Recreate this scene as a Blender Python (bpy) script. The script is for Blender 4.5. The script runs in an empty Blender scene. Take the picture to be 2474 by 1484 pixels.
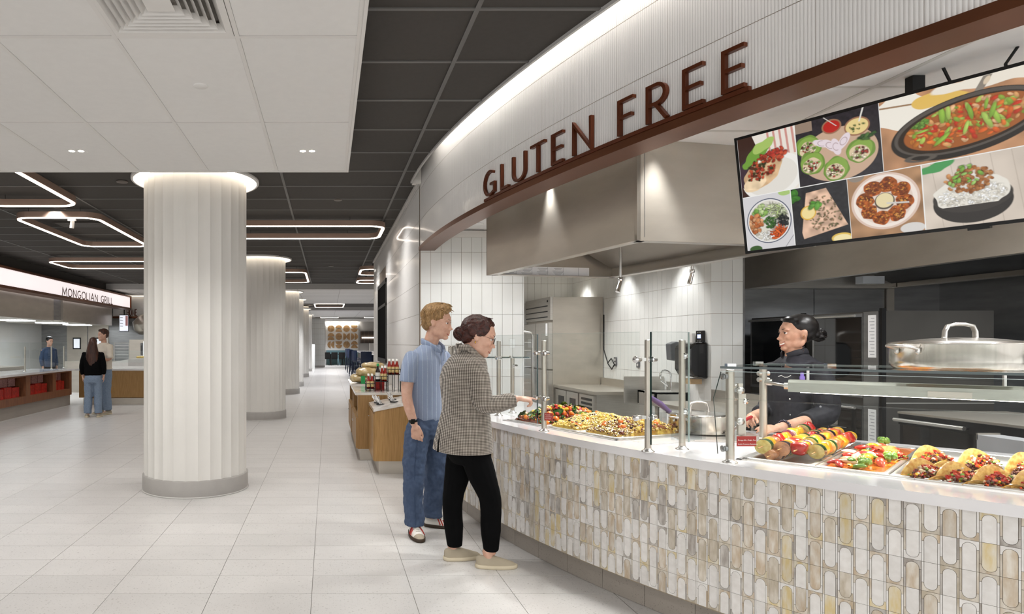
import bpy, bmesh, math, random
import numpy as np
from mathutils import Vector, Matrix, noise as mnoise
random.seed(7)
SC = bpy.context.scene
COL = SC.collection
PI = math.pi
# ---------------------------------------------------------------- camera
cd = bpy.data.cameras.new('camera'); cam = bpy.data.objects.new('camera', cd); COL.objects.link(cam)
cam.location = (0, 0, 1.49); cam.rotation_euler = (PI/2, 0, 0)
cd.sensor_width = 36; cd.lens = 36*1560/2474; cd.shift_x = 0.17987; cd.shift_y = 0.03557
cd.clip_start = 0.05; cd.clip_end = 200
SC.camera = cam
# ---------------------------------------------------------------- world, exposure
w = bpy.data.worlds.new('world'); SC.world = w; w.use_nodes = True
bg = w.node_tree.nodes['Background']; bg.inputs[0].default_value = (1.0, 0.995, 0.985, 1); bg.inputs[1].default_value = 1.6
vs = SC.view_settings
vs.view_transform = 'Standard'; vs.look = 'None'; vs.gamma = 1; vs.exposure = 0.15; vs.use_curve_mapping = False

def lamp(name, kind, loc, power, col=(1, .95, .88), size=.1, rot=(0, 0, 0), spot=1.9, sy=None, blend=.6):
    d = bpy.data.lights.new(name, kind); d.energy = power; d.color = col
    if kind == 'AREA':
        d.size = size
        if sy: d.shape = 'RECTANGLE'; d.size_y = sy
    else: d.shadow_soft_size = size
    if kind == 'SPOT': d.spot_size = spot; d.spot_blend = blend
    o = bpy.data.objects.new(name, d); COL.objects.link(o); o.location = loc; o.rotation_euler = rot
    return o

# lamps: recessed downlights of the hall, kitchen, hoods, and fill spots added for brightness
SP = 1.0
def down(x, y, z, p, spot=2.3, size=.06, col=(1, .985, .965), rot=(0, 0, 0), blend=.7):
    lamp('downlight_and_fill_lamp', 'SPOT', (x, y, z), p*SP, col, size, rot, spot, blend=blend)
for x, y in ((-.16, 5.06), (-1.97, 5.06), (-3.78, 5.06), (-.16, 1.2), (-2.6, 1.2), (-5.2, 1.2), (-5.6, 5.06)): down(x, y, 2.985, 95)
for y in (8.0, 11.2, 15.6, 17.8): down(-.05, y, 3.165, 80); down(-3.4, y, 3.165, 80); down(-5.3, y+.6, 3.165, 80)
for y in (21, 26, 31.5, 36, 43): down(.1, y, 3.0, 300 if y < 30 else 520, col=(.93, .95, 1)); down(-3.4, y, 3.0, 120)
for y in (18, 25, 33): down(3.6, y, 3.0, 240, col=(.93, .95, 1))
# kitchen, cooler
KC = (1, .995, .985)
for x, y in ((.42, 7.9), (.42, 10.2), (.42, 12.4)): down(x, y, 3.165, 45, 2.6)  # not kitchen: fill spots added to brighten the corridor tile wall
for x, y in ((3.72, 9.9), (3.72, 8.55), (3.72, 7.15)): down(x, y, 2.66, 45, 1.5, .03, KC)
for x, y in ((3.6, 3.4), (4.4, 2.2), (3.0, 1.6), (2.35, 9.3), (2.3, 7.6), (5.6, 3.3)): down(x, y, 2.66, 70, 2.4, .05, KC)
for x, y in ((1.95, 5.3), (2.3, 4.3)): down(x, y, 2.25, 70, 2.2, .05, KC)
down(5.3, 6.45, 2.3, 80, 2.4, .05, (.9, .95, 1)); down(3.9, 4.0, 2.66, 45, 2.6, .05, KC); down(5.3, 4.6, 2.3, 45, 2.4, .05, (.95, .97, 1))
for k in range(4): down(2.56+.23*k, 3.4-.215*k, 1.226, 9, 2.7, .03, (1, .96, .9))            # heat lamp elements
down(1.62, 4.75, 2.66, 60, 1.1, .04, KC, rot=(-.03, .03, 0)); down(1.95, 3.75, 2.66, 60, 1.1, .04, KC); down(2.3, 2.9, 2.66, 50, 1.4, .04, KC)

for x, y, p in ((1.5, 6.15, 34), (1.55, 5.4, 25), (3.1, 7.9, 55), (3.4, 5.6, 50), (2.9, 4.5, 25)): down(x, y, 2.66, p, 2.5, .06, KC)  # first near the recessed end-wall light, the rest fill added to brighten the kitchen
# ---------------------------------------------------------------- colour and materials
def lin(c):
    if isinstance(c, str): c = [int(c[i:i+2], 16)/255 for i in (0, 2, 4)]
    return tuple(x/12.92 if x <= .04045 else ((x+.055)/1.055)**2.4 for x in c)
MATS = {}
def mat(name, col='cccccc', rough=.5, metal=0, coat=0, var=0, vs=8, bump=0, bs=40, emit=None, es=1, trans=0, ior=1.45, col2=None, aniso=None, alpha=1, sheen=0, stretch=(1, 1, 1), rnd=0, spec=None):
    if name in MATS: return MATS[name]
    m = bpy.data.materials.new(name); m.use_nodes = True; MATS[name] = m
    nt = m.node_tree; N = nt.nodes; L = nt.links; b = N['Principled BSDF']
    c = lin(col)
    b.inputs['Base Color'].default_value = (*c, 1); b.inputs['Roughness'].default_value = rough
    b.inputs['Metallic'].default_value = metal; b.inputs['Coat Weight'].default_value = coat; b.inputs['Coat Roughness'].default_value = .05
    b.inputs['IOR'].default_value = ior; b.inputs['Transmission Weight'].default_value = trans; b.inputs['Alpha'].default_value = alpha
    if spec is not None: b.inputs['Specular IOR Level'].default_value = spec
    if sheen: b.inputs['Sheen Weight'].default_value = sheen
    if emit: b.inputs['Emission Color'].default_value = (*lin(emit), 1); b.inputs['Emission Strength'].default_value = es
    tc = N.new('ShaderNodeTexCoord'); mp = N.new('ShaderNodeMapping'); L.new(tc.outputs['Object'], mp.inputs[0]); mp.inputs['Scale'].default_value = stretch
    if var or col2:
        n = N.new('ShaderNodeTexNoise'); n.inputs['Scale'].default_value = vs; n.inputs['Detail'].default_value = 4; L.new(mp.outputs[0], n.inputs['Vector'])
        r = N.new('ShaderNodeValToRGB'); L.new(n.outputs[0], r.inputs[0])
        a = c; d = lin(col2) if col2 else tuple(min(1, x*(1+var)) for x in c)
        if not col2: a = tuple(x*(1-var) for x in c)
        r.color_ramp.elements[0].color = (*a, 1); r.color_ramp.elements[1].color = (*d, 1)
        r.color_ramp.elements[0].position = .35; r.color_ramp.elements[1].position = .65
        out = r.outputs[0]
        if rnd:
            oi = N.new('ShaderNodeObjectInfo'); mr = N.new('ShaderNodeMapRange'); L.new(oi.outputs['Random'], mr.inputs[0])
            mr.inputs[3].default_value = 1-rnd; mr.inputs[4].default_value = 1+rnd*.5
            hv = N.new('ShaderNodeHueSaturation'); L.new(out, hv.inputs['Color']); L.new(mr.outputs[0], hv.inputs['Value']); out = hv.outputs[0]
            va = N.new('ShaderNodeVectorMath'); va.operation = 'ADD'
            ms = N.new('ShaderNodeVectorMath'); ms.operation = 'SCALE'; ms.inputs['Scale'].default_value = 30
            cb = N.new('ShaderNodeCombineXYZ'); L.new(oi.outputs['Random'], cb.inputs[0]); L.new(oi.outputs['Random'], cb.inputs[2])
            L.new(cb.outputs[0], ms.inputs[0]); L.new(mp.outputs[0], va.inputs[0]); L.new(ms.outputs[0], va.inputs[1]); L.new(va.outputs[0], n.inputs['Vector'])
        L.new(out, b.inputs['Base Color'])
    if bump:
        n2 = N.new('ShaderNodeTexNoise'); n2.inputs['Scale'].default_value = bs; n2.inputs['Detail'].default_value = 3; L.new(mp.outputs[0], n2.inputs['Vector'])
        bp = N.new('ShaderNodeBump'); bp.inputs['Strength'].default_value = bump; bp.inputs['Distance'].default_value = .01
        L.new(n2.outputs[0], bp.inputs['Height']); L.new(bp.outputs[0], b.inputs['Normal'])
    return m

# ---------------------------------------------------------------- mesh builder
class MB:
    def __init__(s): s.v = []; s.f = []; s.m = []; s.sm = []
    def add(s, vs, fs, mi=0, smooth=False):
        k = len(s.v); s.v += [tuple(p) for p in vs]
        s.f += [tuple(i+k for i in f) for f in fs]; s.m += [mi]*len(fs); s.sm += [smooth]*len(fs)
        return s
    def box(s, x0, x1, y0, y1, z0, z1, mi=0):
        if x0 > x1: x0, x1 = x1, x0
        if y0 > y1: y0, y1 = y1, y0
        return s.add([(x0,y0,z0),(x1,y0,z0),(x1,y1,z0),(x0,y1,z0),(x0,y0,z1),(x1,y0,z1),(x1,y1,z1),(x0,y1,z1)],
              [(3,2,1,0),(4,5,6,7),(0,1,5,4),(1,2,6,5),(2,3,7,6),(3,0,4,7)], mi)
    def obox(s, c, ax, ay, az, mi=0):     # centre and three half-axis vectors
        c = Vector(c); ax = Vector(ax); ay = Vector(ay); az = Vector(az)
        vs = [c+i*ax+j*ay+k*az for k in (-1, 1) for (i, j) in ((-1,-1),(1,-1),(1,1),(-1,1))]
        return s.add(vs, [(3,2,1,0),(4,5,6,7),(0,1,5,4),(1,2,6,5),(2,3,7,6),(3,0,4,7)], mi)
    def cyl(s, p0, p1, r, n=16, r1=None, mi=0, caps=True, smooth=True):
        p0 = Vector(p0); p1 = Vector(p1); r1 = r if r1 is None else r1
        d = (p1-p0).normalized(); a = d.orthogonal().normalized(); b = d.cross(a)
        vs = []
        for p, q in ((p0, r), (p1, r1)):
            vs += [p+q*(math.cos(t)*a+math.sin(t)*b) for t in (2*PI*i/n for i in range(n))]
        s.add(vs, [(i, (i+1)%n, n+(i+1)%n, n+i) for i in range(n)], mi, smooth)
        if caps: s.add(vs[:n], [tuple(reversed(range(n)))], mi); s.add(vs[n:], [tuple(range(n))], mi)
        return s
    def lathe(s, prof, c=(0,0,0), n=32, mi=0, smooth=True, ax=None):
        c = Vector(c); vs = []
        R = Matrix.Identity(3) if ax is None else Vector((0,0,1)).rotation_difference(Vector(ax)).to_matrix()
        for (r, z) in prof:
            for i in range(n):
                t = 2*PI*i/n; vs.append(c+R@Vector((r*math.cos(t), r*math.sin(t), z)))
        fs = []
        for j in range(len(prof)-1):
            for i in range(n):
                a = j*n+i; b = j*n+(i+1)%n
                fs.append((a, b, b+n, a+n))
        return s.add(vs, fs, mi, smooth)
    def tube(s, path, r, n=8, mi=0, closed=False, caps=True, sq=None):
        P = [Vector(p) for p in path]; m = len(P); up = None; vs = []
        rr = r if isinstance(r, (list, tuple)) else [r]*m
        for i, p in enumerate(P):
            if closed: d = (P[(i+1)%m]-P[i-1]).normalized()
            else: d = (P[min(i+1, m-1)]-P[max(i-1, 0)]).normalized()
            if up is None: up = Vector((0,0,1)) if abs(d.z) < .9 else Vector((1,0,0))
            a = (up-up.dot(d)*d).normalized(); up = a; b = d.cross(a)
            q = sq or (1, 1)
            vs += [p+rr[i]*(q[0]*math.cos(t)*a+q[1]*math.sin(t)*b) for t in (2*PI*(k+.5)/n for k in range(n))]
        fs = []
        for j in range(m if closed else m-1):
            for i in range(n):
                a = j*n+i; b = j*n+(i+1)%n; c = (j+1)%m*n
                fs.append((a, b, c+(i+1)%n, c+i))
        s.add(vs, fs, mi, n > 5)
        if caps and not closed:
            s.add(vs[:n], [tuple(reversed(range(n)))], mi); s.add(vs[-n:], [tuple(range(n))], mi)
        return s
    def prism(s, poly, o, u, v, wv, mi=0):   # 2D polygon (ccw seen against w) in frame o,u,v extruded by wv
        o = Vector(o); u = Vector(u); v = Vector(v); wv = Vector(wv); n = len(poly)
        a = [o+x*u+y*v for x, y in poly]; b = [p+wv for p in a]
        return s.add(a+b, [tuple(reversed(range(n))), tuple(range(n, 2*n))]+[(i, (i+1)%n, n+(i+1)%n, n+i) for i in range(n)], mi)
    def grid(s, fn, nu, nv, mi=0, smooth=True, cu=False, cv=False):
        vs = [fn(i/(nu if cu else nu-1), j/(nv if cv else nv-1)) for j in range(nv) for i in range(nu)]
        fs = []
        for j in range(nv if cv else nv-1):
            for i in range(nu if cu else nu-1):
                a = j*nu+i; b = j*nu+(i+1)%nu; k = (j+1)%nv*nu
                fs.append((a, b, k+(i+1)%nu, k+i))
        return s.add(vs, fs, mi, smooth)
    def ell(s, c, r, n=12, m=8, mi=0, R=None, jit=0):
        c = Vector(c); vs = []; fs = []
        for j in range(m+1):
            ph = PI*j/m
            for i in range(n):
                t = 2*PI*i/n; k = 1+jit*(random.random()-.5)
                p = Vector((r[0]*math.sin(ph)*math.cos(t)*k, r[1]*math.sin(ph)*math.sin(t)*k, r[2]*math.cos(ph)*k))
                if j in (0, m): p = Vector((0, 0, r[2]*math.cos(ph)))
                vs.append(c+(R@p if R else p))
        for j in range(m):
            for i in range(n): fs.append((j*n+i, (j+1)*n+i, (j+1)*n+(i+1)%n, j*n+(i+1)%n))
        return s.add(vs, fs, mi, True)
    def mesh(s, name, mats, origin=(0, 0, 0)):
        me = bpy.data.meshes.new(name); ox, oy, oz = origin
        me.from_pydata([(x-ox, y-oy, z-oz) for x, y, z in s.v], [], s.f)
        for m in (mats if isinstance(mats, (list, tuple)) else [mats]): me.materials.append(m)
        me.polygons.foreach_set('material_index', s.m); me.polygons.foreach_set('use_smooth', s.sm); me.update()
        return me
    def build(s, name, mats, parent=None, origin=None, local=False, bevel=0, weld=False):
        if local: origin = (0, 0, 0)
        elif origin is None: origin = tuple(parent['wl']) if parent else (0, 0, 0)
        me = s.mesh(name, mats, origin)
        o = bpy.data.objects.new(name, me); COL.objects.link(o)
        if parent is None: o.location = origin
        else: o.parent = parent
        o['wl'] = list(origin)
        if weld:
            md = o.modifiers.new('weld', 'WELD'); md.merge_threshold = 1e-4
        if bevel:
            md = o.modifiers.new('bevel', 'BEVEL'); md.width = bevel; md.segments = 2; md.limit_method = 'ANGLE'; md.angle_limit = .6
        return o
def child(me, parent, loc, rz=0, name=None):      # object from shared mesh, child of parent with world translation = loc
    o = bpy.data.objects.new(name or me.name, me); COL.objects.link(o); o.parent = parent
    pl = parent.location
    o.location = (loc[0]-pl[0], loc[1]-pl[1], loc[2]-pl[2]); o.rotation_euler = (0, 0, rz)
    return o
def thing(name, label, cat, loc=(0, 0, 0), rz=0, group=None):
    o = bpy.data.objects.new(name, None); COL.objects.link(o); o.empty_display_size = .1
    o.location = loc; o.rotation_euler = (0, 0, rz); o['wl'] = list(loc); tag(o, label, cat, group)
    return o
def tag(o, label=None, cat=None, group=None, kind=None):
    if label: o['label'] = label
    if cat: o['category'] = cat
    if group: o['group'] = group
    if kind: o['kind'] = kind
    return o
def struct(o): o['kind'] = 'structure'; return o
def copy_tree(o, parent=None):
    c = o.copy(); COL.objects.link(c); c.parent = parent
    for ch in o.children: copy_tree(ch, c)
    return c
def arc(cx, cy, r, s, off=0):      # point on a plan curve: s metres along from the tangent point (towards the camera)
    if s < 0: return (cx-r-off, cy-s)
    t = s/r; return (cx-(r+off)*math.cos(t), cy-(r+off)*math.sin(t))
FA = (12.357, 6.668, 11.387)        # fascia front circle
CA = (7.143, 6.279, 6.033)          # counter front circle
def fa(s, off=0): return arc(*FA, s, off)
def ca(s, off=0): return arc(*CA, s, off)
def arcband(mb, A, s0, s1, o0, o1, z0, z1, n=60, mi=0):   # solid band along a plan curve between two offsets and heights
    ring = []
    for i in range(n+1):
        s = s0+(s1-s0)*i/n; p = arc(*A, s, o0); q = arc(*A, s, o1)
        ring.append([(p[0], p[1], z0), (q[0], q[1], z0), (q[0], q[1], z1), (p[0], p[1], z1)])
    vs = [p for r in ring for p in r]; fs = []
    for i in range(n):
        a = 4*i; b = a+4
        fs += [(a, a+1, b+1, b), (a+1, a+2, b+2, b+1), (a+2, a+3, b+3, b+2), (a+3, a, b, b+3)]
    fs += [(3, 2, 1, 0), (4*n, 4*n+1, 4*n+2, 4*n+3)]
    return mb.add(vs, fs, mi)
# ---------------------------------------------------------------- shared materials
def floor_mat(name, base, sp1, sp2, rnd=.05):
    m = mat(name, base, .32, var=.03, vs=3, rnd=rnd); nt = m.node_tree; N = nt.nodes; L = nt.links; b = N['Principled BSDF']
    tc = N.new('ShaderNodeTexCoord'); src = b.inputs['Base Color'].links[0].from_socket
    ge = N.new('ShaderNodeNewGeometry')
    mp = N.new('ShaderNodeMapping'); mp.inputs['Scale'].default_value = (1, 1.7, 1.5); L.new(ge.outputs['Position'], mp.inputs[0])
    for sc, col, th, seed in ((40, sp1, .19, 0), (80, sp2, .24, 5)):
        vo = N.new('ShaderNodeTexVoronoi'); vo.inputs['Scale'].default_value = sc; vo.inputs['Randomness'].default_value = 1; L.new(mp.outputs[0], vo.inputs['Vector'])
        no = N.new('ShaderNodeTexNoise'); no.inputs['Scale'].default_value = 14+seed; no.inputs['Detail'].default_value = 2; L.new(mp.outputs[0], no.inputs['Vector'])
        mt = N.new('ShaderNodeMath'); mt.operation = 'MULTIPLY'; L.new(no.outputs[0], mt.inputs[0]); mt.inputs[1].default_value = th*2
        lt = N.new('ShaderNodeMath'); lt.operation = 'LESS_THAN'; L.new(vo.outputs['Distance'], lt.inputs[0]); L.new(mt.outputs[0], lt.inputs[1])
        sx = N.new('ShaderNodeSeparateColor'); L.new(vo.outputs['Color'], sx.inputs[0])
        g = N.new('ShaderNodeMath'); g.operation = 'GREATER_THAN'; L.new(sx.outputs[0], g.inputs[0]); g.inputs[1].default_value = .45
        mm = N.new('ShaderNodeMath'); mm.operation = 'MULTIPLY'; L.new(lt.outputs[0], mm.inputs[0]); L.new(g.outputs[0], mm.inputs[1])
        m3 = N.new('ShaderNodeMath'); m3.operation = 'MULTIPLY'; L.new(mm.outputs[0], m3.inputs[0]); m3.inputs[1].default_value = .55
        mx = N.new('ShaderNodeMix'); mx.data_type = 'RGBA'; L.new(m3.outputs[0], mx.inputs[0]); L.new(src, mx.inputs[6]); mx.inputs[7].default_value = (*lin(col), 1); src = mx.outputs[2]
    L.new(src, b.inputs['Base Color'])
    return m
M_floor = floor_mat('terrazzo floor tile', 'ccc9c6', '86827d', 'a3a09b')
M_toe = floor_mat('terrazzo plinth tile', '9c948b', '6c655f', '7d766f')
M_grout = mat('floor grout', '8f8b85', .8, var=.05)
M_tgrout = mat('wall grout', '94877a', .8, var=.05)
M_wtile = mat('white glazed tile', 'dfe0dd', .12, coat=.5, var=.012, vs=3, rnd=.03)
M_wfin = mat('white fluted glazed tile', 'dad8d6', .16, coat=.5, var=.01, vs=4, rnd=.02)
M_dark = mat('charcoal acoustic ceiling tile', '3f3b37', .85, var=.04, vs=30, rnd=.05)
M_darkbar = mat('charcoal ceiling grid bar', '5d5b58', .5, var=.02)
M_white = mat('white acoustic ceiling tile', 'd6d4d1', .9, var=.012, vs=20, rnd=.015)
M_whitebar = mat('white ceiling grid bar', 'd0cdc9', .5, var=.01)
M_col = mat('white plaster column', 'dcd9d3', .45, var=.015, vs=2)
M_base = mat('grey rubber base', 'a29e99', .5, var=.03)
M_wall = mat('white painted wall', 'dddad5', .7, var=.015, vs=2)
M_copper = mat('copper brown metal', '69402a', .36, metal=.75, var=.06, vs=5, stretch=(1, 1, .3))
M_letter = mat('brown letter metal', '5a2a12', .35, metal=.3, var=.05, vs=10)
M_led = mat('warm led diffuser', 'ffffff', .5, emit='fff0e0', es=7)
M_led2 = mat('cove led strip', 'ffffff', .5, emit='fffaf2', es=36)
M_glow = mat('warm cove light', 'ffffff', .5, emit='fff0dc', es=3.6)
M_bronze = mat('rose bronze light housing', 'a58b7c', .4, metal=.5, var=.04)
M_steel = mat('brushed stainless steel', 'c2beb7', .32, metal=.85, var=.05, vs=6, stretch=(1, 1, 14), bump=.015, bs=60)
M_steelh = mat('stainless hood steel', 'bcb5aa', .33, metal=.72, var=.05, vs=3, stretch=(1, 1, 3))
M_steeld = mat('dark stainless cladding', '8f8f8f', .33, metal=.7, var=.12, vs=2.5, stretch=(1, 1, 6))
M_steelp = mat('satin steel', 'd8d6d2', .33, metal=1, var=.02)
M_chrome = mat('chrome', 'e6e6e6', .05, metal=1, var=.01)
M_black = mat('black plastic', '0d0d0e', .35, var=.2)
M_blackm = mat('matte black metal', '101010', .5, var=.2)
M_dglass = mat('dark oven glass', '0b0c0e', .05, var=.1, coat=1)
M_quartz = mat('white quartz worktop', 'e2e0e0', .12, coat=.3, col2='d2d0d2', vs=1.7)
M_marble = mat('white marble top', 'e6e2dc', .14, coat=.3, col2='c9c2ba', vs=6)
M_oak = mat('oak veneer', 'a98250', .42, col2='93703f', vs=9, stretch=(14, 14, .6))
M_walnut = mat('walnut veneer', '8a5a3c', .42, col2='6f4530', vs=7, stretch=(10, 10, .6))
def glass_mat(name, tint):
    m = bpy.data.materials.new(name); m.use_nodes = True; N = m.node_tree.nodes; L = m.node_tree.links
    N.remove(N['Principled BSDF']); out = N['Material Output']
    t = N.new('ShaderNodeBsdfTransparent'); t.inputs[0].default_value = (*tint, 1)
    g = N.new('ShaderNodeBsdfGlossy'); g.inputs['Roughness'].default_value = .01
    f = N.new('ShaderNodeFresnel'); f.inputs[0].default_value = 1.45
    nz = N.new('ShaderNodeTexNoise'); nz.inputs['Scale'].default_value = 2
    mr = N.new('ShaderNodeMapRange'); L.new(nz.outputs[0], mr.inputs[0]); mr.inputs[3].default_value = .8; mr.inputs[4].default_value = 1
    mu = N.new('ShaderNodeMath'); mu.operation = 'MULTIPLY'; L.new(f.outputs[0], mu.inputs[0]); L.new(mr.outputs[0], mu.inputs[1])
    ge = N.new('ShaderNodeNewGeometry'); sb = N.new('ShaderNodeMath'); sb.operation = 'SUBTRACT'; sb.inputs[0].default_value = 1; L.new(ge.outputs['Backfacing'], sb.inputs[1])
    m2 = N.new('ShaderNodeMath'); m2.operation = 'MULTIPLY'; L.new(mu.outputs[0], m2.inputs[0]); L.new(sb.outputs[0], m2.inputs[1])
    x = N.new('ShaderNodeMixShader'); L.new(m2.outputs[0], x.inputs[0]); L.new(t.outputs[0], x.inputs[1]); L.new(g.outputs[0], x.inputs[2]); L.new(x.outputs[0], out.inputs[0])
    return m
M_glass = glass_mat('clear glass', (.97, .985, .98))
M_gedge = mat('dark green glass edge', '10302e', .1, var=.1, coat=1)
M_gedgel = mat('pale glass edge', 'b9c9c6', .1, var=.05, coat=1)
M_walls2 = mat('grey painted wall', 'b9b7b4', .7, var=.015, vs=2)
# ================================================================ SHELL
# ---- floor: slab, near tiles one by one, the rest joined
fl = struct(MB().box(-16, 7, -3, 50, -.12, -.004).build('floor', M_grout))
TX0, TY0, TW, TD, G = -.095, 3.846, .600, .3002, .0035
tm = MB().box(-(TW-G)/2, (TW-G)/2, -(TD-G)/2, (TD-G)/2, -.004, 0).mesh('floor_tile', M_floor)
far = MB()
for i in range(-26, 12):
    for j in range(-22, 154):
        cx = TX0+TW*(i+.5); cy = TY0+TD*(j+.5)
        if -1 <= j <= 13 and -1.0 < (cx+.25)/cy*1.25+.12 and -4.6 < cx < (1.9 if cy < 4.5 else 1.4):
            child(tm, fl, (cx, cy, 0), name='floor_tile')
        else:
            far.add([(cx-TW/2+G/2, cy-TD/2+G/2, 0), (cx+TW/2-G/2, cy-TD/2+G/2, 0), (cx+TW/2-G/2, cy+TD/2-G/2, 0), (cx-TW/2+G/2, cy+TD/2-G/2, 0)], [(0, 1, 2, 3)])
tag(far.build('far_floor_tiles', M_floor, fl), kind='stuff')

# ---- white ceiling cloud in front
ZC = 3.0
cl = struct(MB().box(-8.3, -1.046, -1.5, 5.665, ZC+.006, ZC+.05).box(-.464, .175, -1.5, 5.665, ZC+.006, ZC+.05).box(-1.046, -.464, -1.5, 2.575, ZC+.006, ZC+.05).box(-1.046, -.464, 3.168, 5.665, ZC+.006, ZC+.05).build('ceiling_cloud', M_whitebar))
cx1, cy1 = .159, 5.65
wt = MB().box(-.29, .29, -.6025, .6025, -.004, .004).mesh('ceiling_tile', M_white)
for i in range(14):
    for j in range(6):
        x = cx1-.604*(i+.5); y = cy1-1.2365*(j+.5)
        if i == 1 and j == 2:
            # diffuser cell: half tile behind it
            MB().box(x-.29, x+.29, y-.6025, y-.016, ZC-.001, ZC+.007).build('ceiling_tile', M_white, cl); continue
        child(wt, cl, (x, y, ZC+.003), name='ceiling_tile')
for i in range(15):
    x = cx1-.604*i-(.006 if i == 0 else 0); MB().box(x-.011, x+.011, -1.5, cy1, ZC-.0035, ZC+.006).build('ceiling_grid_bar', M_whitebar, cl)
for j in range(6):
    y = cy1-1.2365*j-(.006 if j == 0 else 0); MB().box(-8.3, cx1, y-.011, y+.011, ZC-.003, ZC+.006).build('ceiling_grid_bar', M_whitebar, cl)
MB().box(-8.3, .181, 5.65, 5.67, ZC-.008, ZC+.06).build('edge_trim', M_whitebar, cl)
MB().box(.163, .181, -1.5, 5.65, ZC-.008, ZC+.06).build('edge_trim', M_whitebar, cl)

# ---- charcoal ceiling
ZD = 3.18
dc = struct(MB().box(-12, .97, 1, 18.36, ZD+.16, ZD+.2).build('ceiling', M_dark))
DX, DY, DW, DD = .757, 3.271, 1.221, .6135
def lipx(y):
    cxx, cyy, r = FA; r = r+.10
    return cxx-r if y > cyy else cxx-math.sqrt(max(0, r*r-(y-cyy)**2))
def rimx(y): return lipx(y) if y < 6.78 else .955
for i in range(-11, 1):
    for j in range(-5, 25):
        x0 = DX+DW*i+.012; x1 = x0+DW-.024; y0 = DY+DD*j+.012; y1 = min(y0+DD-.024, 18.36)
        if i == 0: pass
        n = 6; L = []; ok = x0 < rimx(y0)-.01
        if not ok: continue
        for k in range(n+1):
            y = y0+(y1-y0)*k/n; L.append((min(x1, rimx(y)), y))
        L = [p for p in L if p[0] > x0+.01]
        if len(L) < 2: continue
        poly = [(x0, L[0][1])]+L+[(x0, L[-1][1])]
        cx, cy = (x0+x1)/2, (y0+y1)/2
        if y1 > 12.9 or x1 < -6:
            continue
        m_ = MB().prism(poly, (0, 0, ZD+.008), (1, 0, 0), (0, 1, 0), (0, 0, .012)); m_.build('ceiling_tile', M_dark, dc)
fs = MB()
for i in range(-11, 1):
    for j in range(-5, 25):
        x0 = DX+DW*i+.012; x1 = min(x0+DW-.024, .955); y0 = DY+DD*j+.012; y1 = min(y0+DD-.024, 18.35)
        if (y1 > 12.9 or x1 < -6) and x0 < .9: fs.box(x0, x1, y0, y1, ZD+.008, ZD+.02)
tag(fs.build('far_ceiling_tiles', M_dark, dc), kind='stuff')
for i in range(-10, 1):
    x = DX+DW*i; yy0 = 1
    while x > rimx(yy0)-.02 and yy0 < 7: yy0 += .05
    MB().box(x-.013, x+.013, yy0, 18.36, ZD, ZD+.012).build('ceiling_grid_bar', M_darkbar, dc)
for j in range(-3, 25):
    y = DY+DD*j; MB().box(-12, rimx(y)-.005, y-.012, y+.012, ZD+.001, ZD+.012).build('ceiling_grid_bar', M_darkbar, dc)
# soffit steps beyond and the white / dark bands
ZW = 3.03
def band(y0, y1, dark, y_next):
    o = MB()
    if dark:
        o.box(-12, 7, y0, y1, ZD, ZD+.1); ob = o.build('ceiling', M_dark)
    else:
        o.box(-12, 7, y0, y1, ZW, ZD+.1); ob = o.build('ceiling', M_white)
        g = MB()
        for k in range(-9, 6): g.box(.35+1.22*k-.008, .35+1.22*k+.008, y0, y1, ZW-.003, ZW+.002)
        y = y0+.4
        while y < y1: g.box(-12, 7, y-.012, y+.012, ZW-.002, ZW+.002); y += .61
        tag(g.build('ceiling_grid', mat('shadow grey grid', 'a9a6a2', .6, var=.02), ob), kind='stuff')
    struct(ob)
band(18.36, 24.97, 0, 0); band(24.97, 29.96, 1, 0); band(29.96, 38.1, 0, 0); band(38.1, 41, 1, 0); band(41, 47, 0, 0)
struct(MB().box(.985, 7, 13.4, 18.36, ZD+.005, ZD+.1).build('ceiling', M_dark))
for y in (18.35, 29.95): struct(MB().box(-12, 7, y-.02, y, ZW-.005, ZD+.1).build('trim_1', M_walls2))
for y in (24.97, 38.1): struct(MB().box(-12, 7, y, y+.02, ZW, ZD+.1).build('trim_2', M_walls2))

# ---- fluted tile courses (corridor wall and curved fascia)
ROWZ = [2.46-.33*k for k in range(8)]            # horizontal joints
def flute(mb, path, z0, z1, pitch=.0135, d=.0022):
    # path(s)-> (point, outward normal); s in metres; ribs are vertical half rounds
    pass
def fluted_course(A, s0, s1, z0, z1, off=0, pitch=.0136, d=.0026):
    n = max(1, int(round((s1-s0)/pitch))); vs = []; fs = []
    for i in range(n*4+1):
        s = s0+(s1-s0)*i/(n*4); k = (i % 4)/4; o = off+d*(0, .8, 1, .8)[i % 4]
        x, y = arc(*A, s, o); vs += [(x, y, z0+.0015), (x, y, z1-.0015)]
    for i in range(n*4): fs.append((2*i, 2*i+2, 2*i+3, 2*i+1))
    mb = MB(); mb.add(vs, fs, 0, False); return mb
def fluted_wall(yA, yB, x, z0, z1):
    return fluted_course((x+50, yB+0, 50), -(yB-yA)*0, 0.01, z0, z1)
wr = struct(MB().box(.975, 1.1, 6.86, 13.4, 0, ZD).build('wall_right', M_tgrout))
zr = sorted([z for z in [ROWZ[0]+.33, ROWZ[0]+.66]+ROWZ if z < ZD])
zz = [0]+[z for z in zr if z > .1]+[ZD]
def win(y, z): return 10.75 < y < 12.25 and 1.18 < z < 2.57
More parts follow.
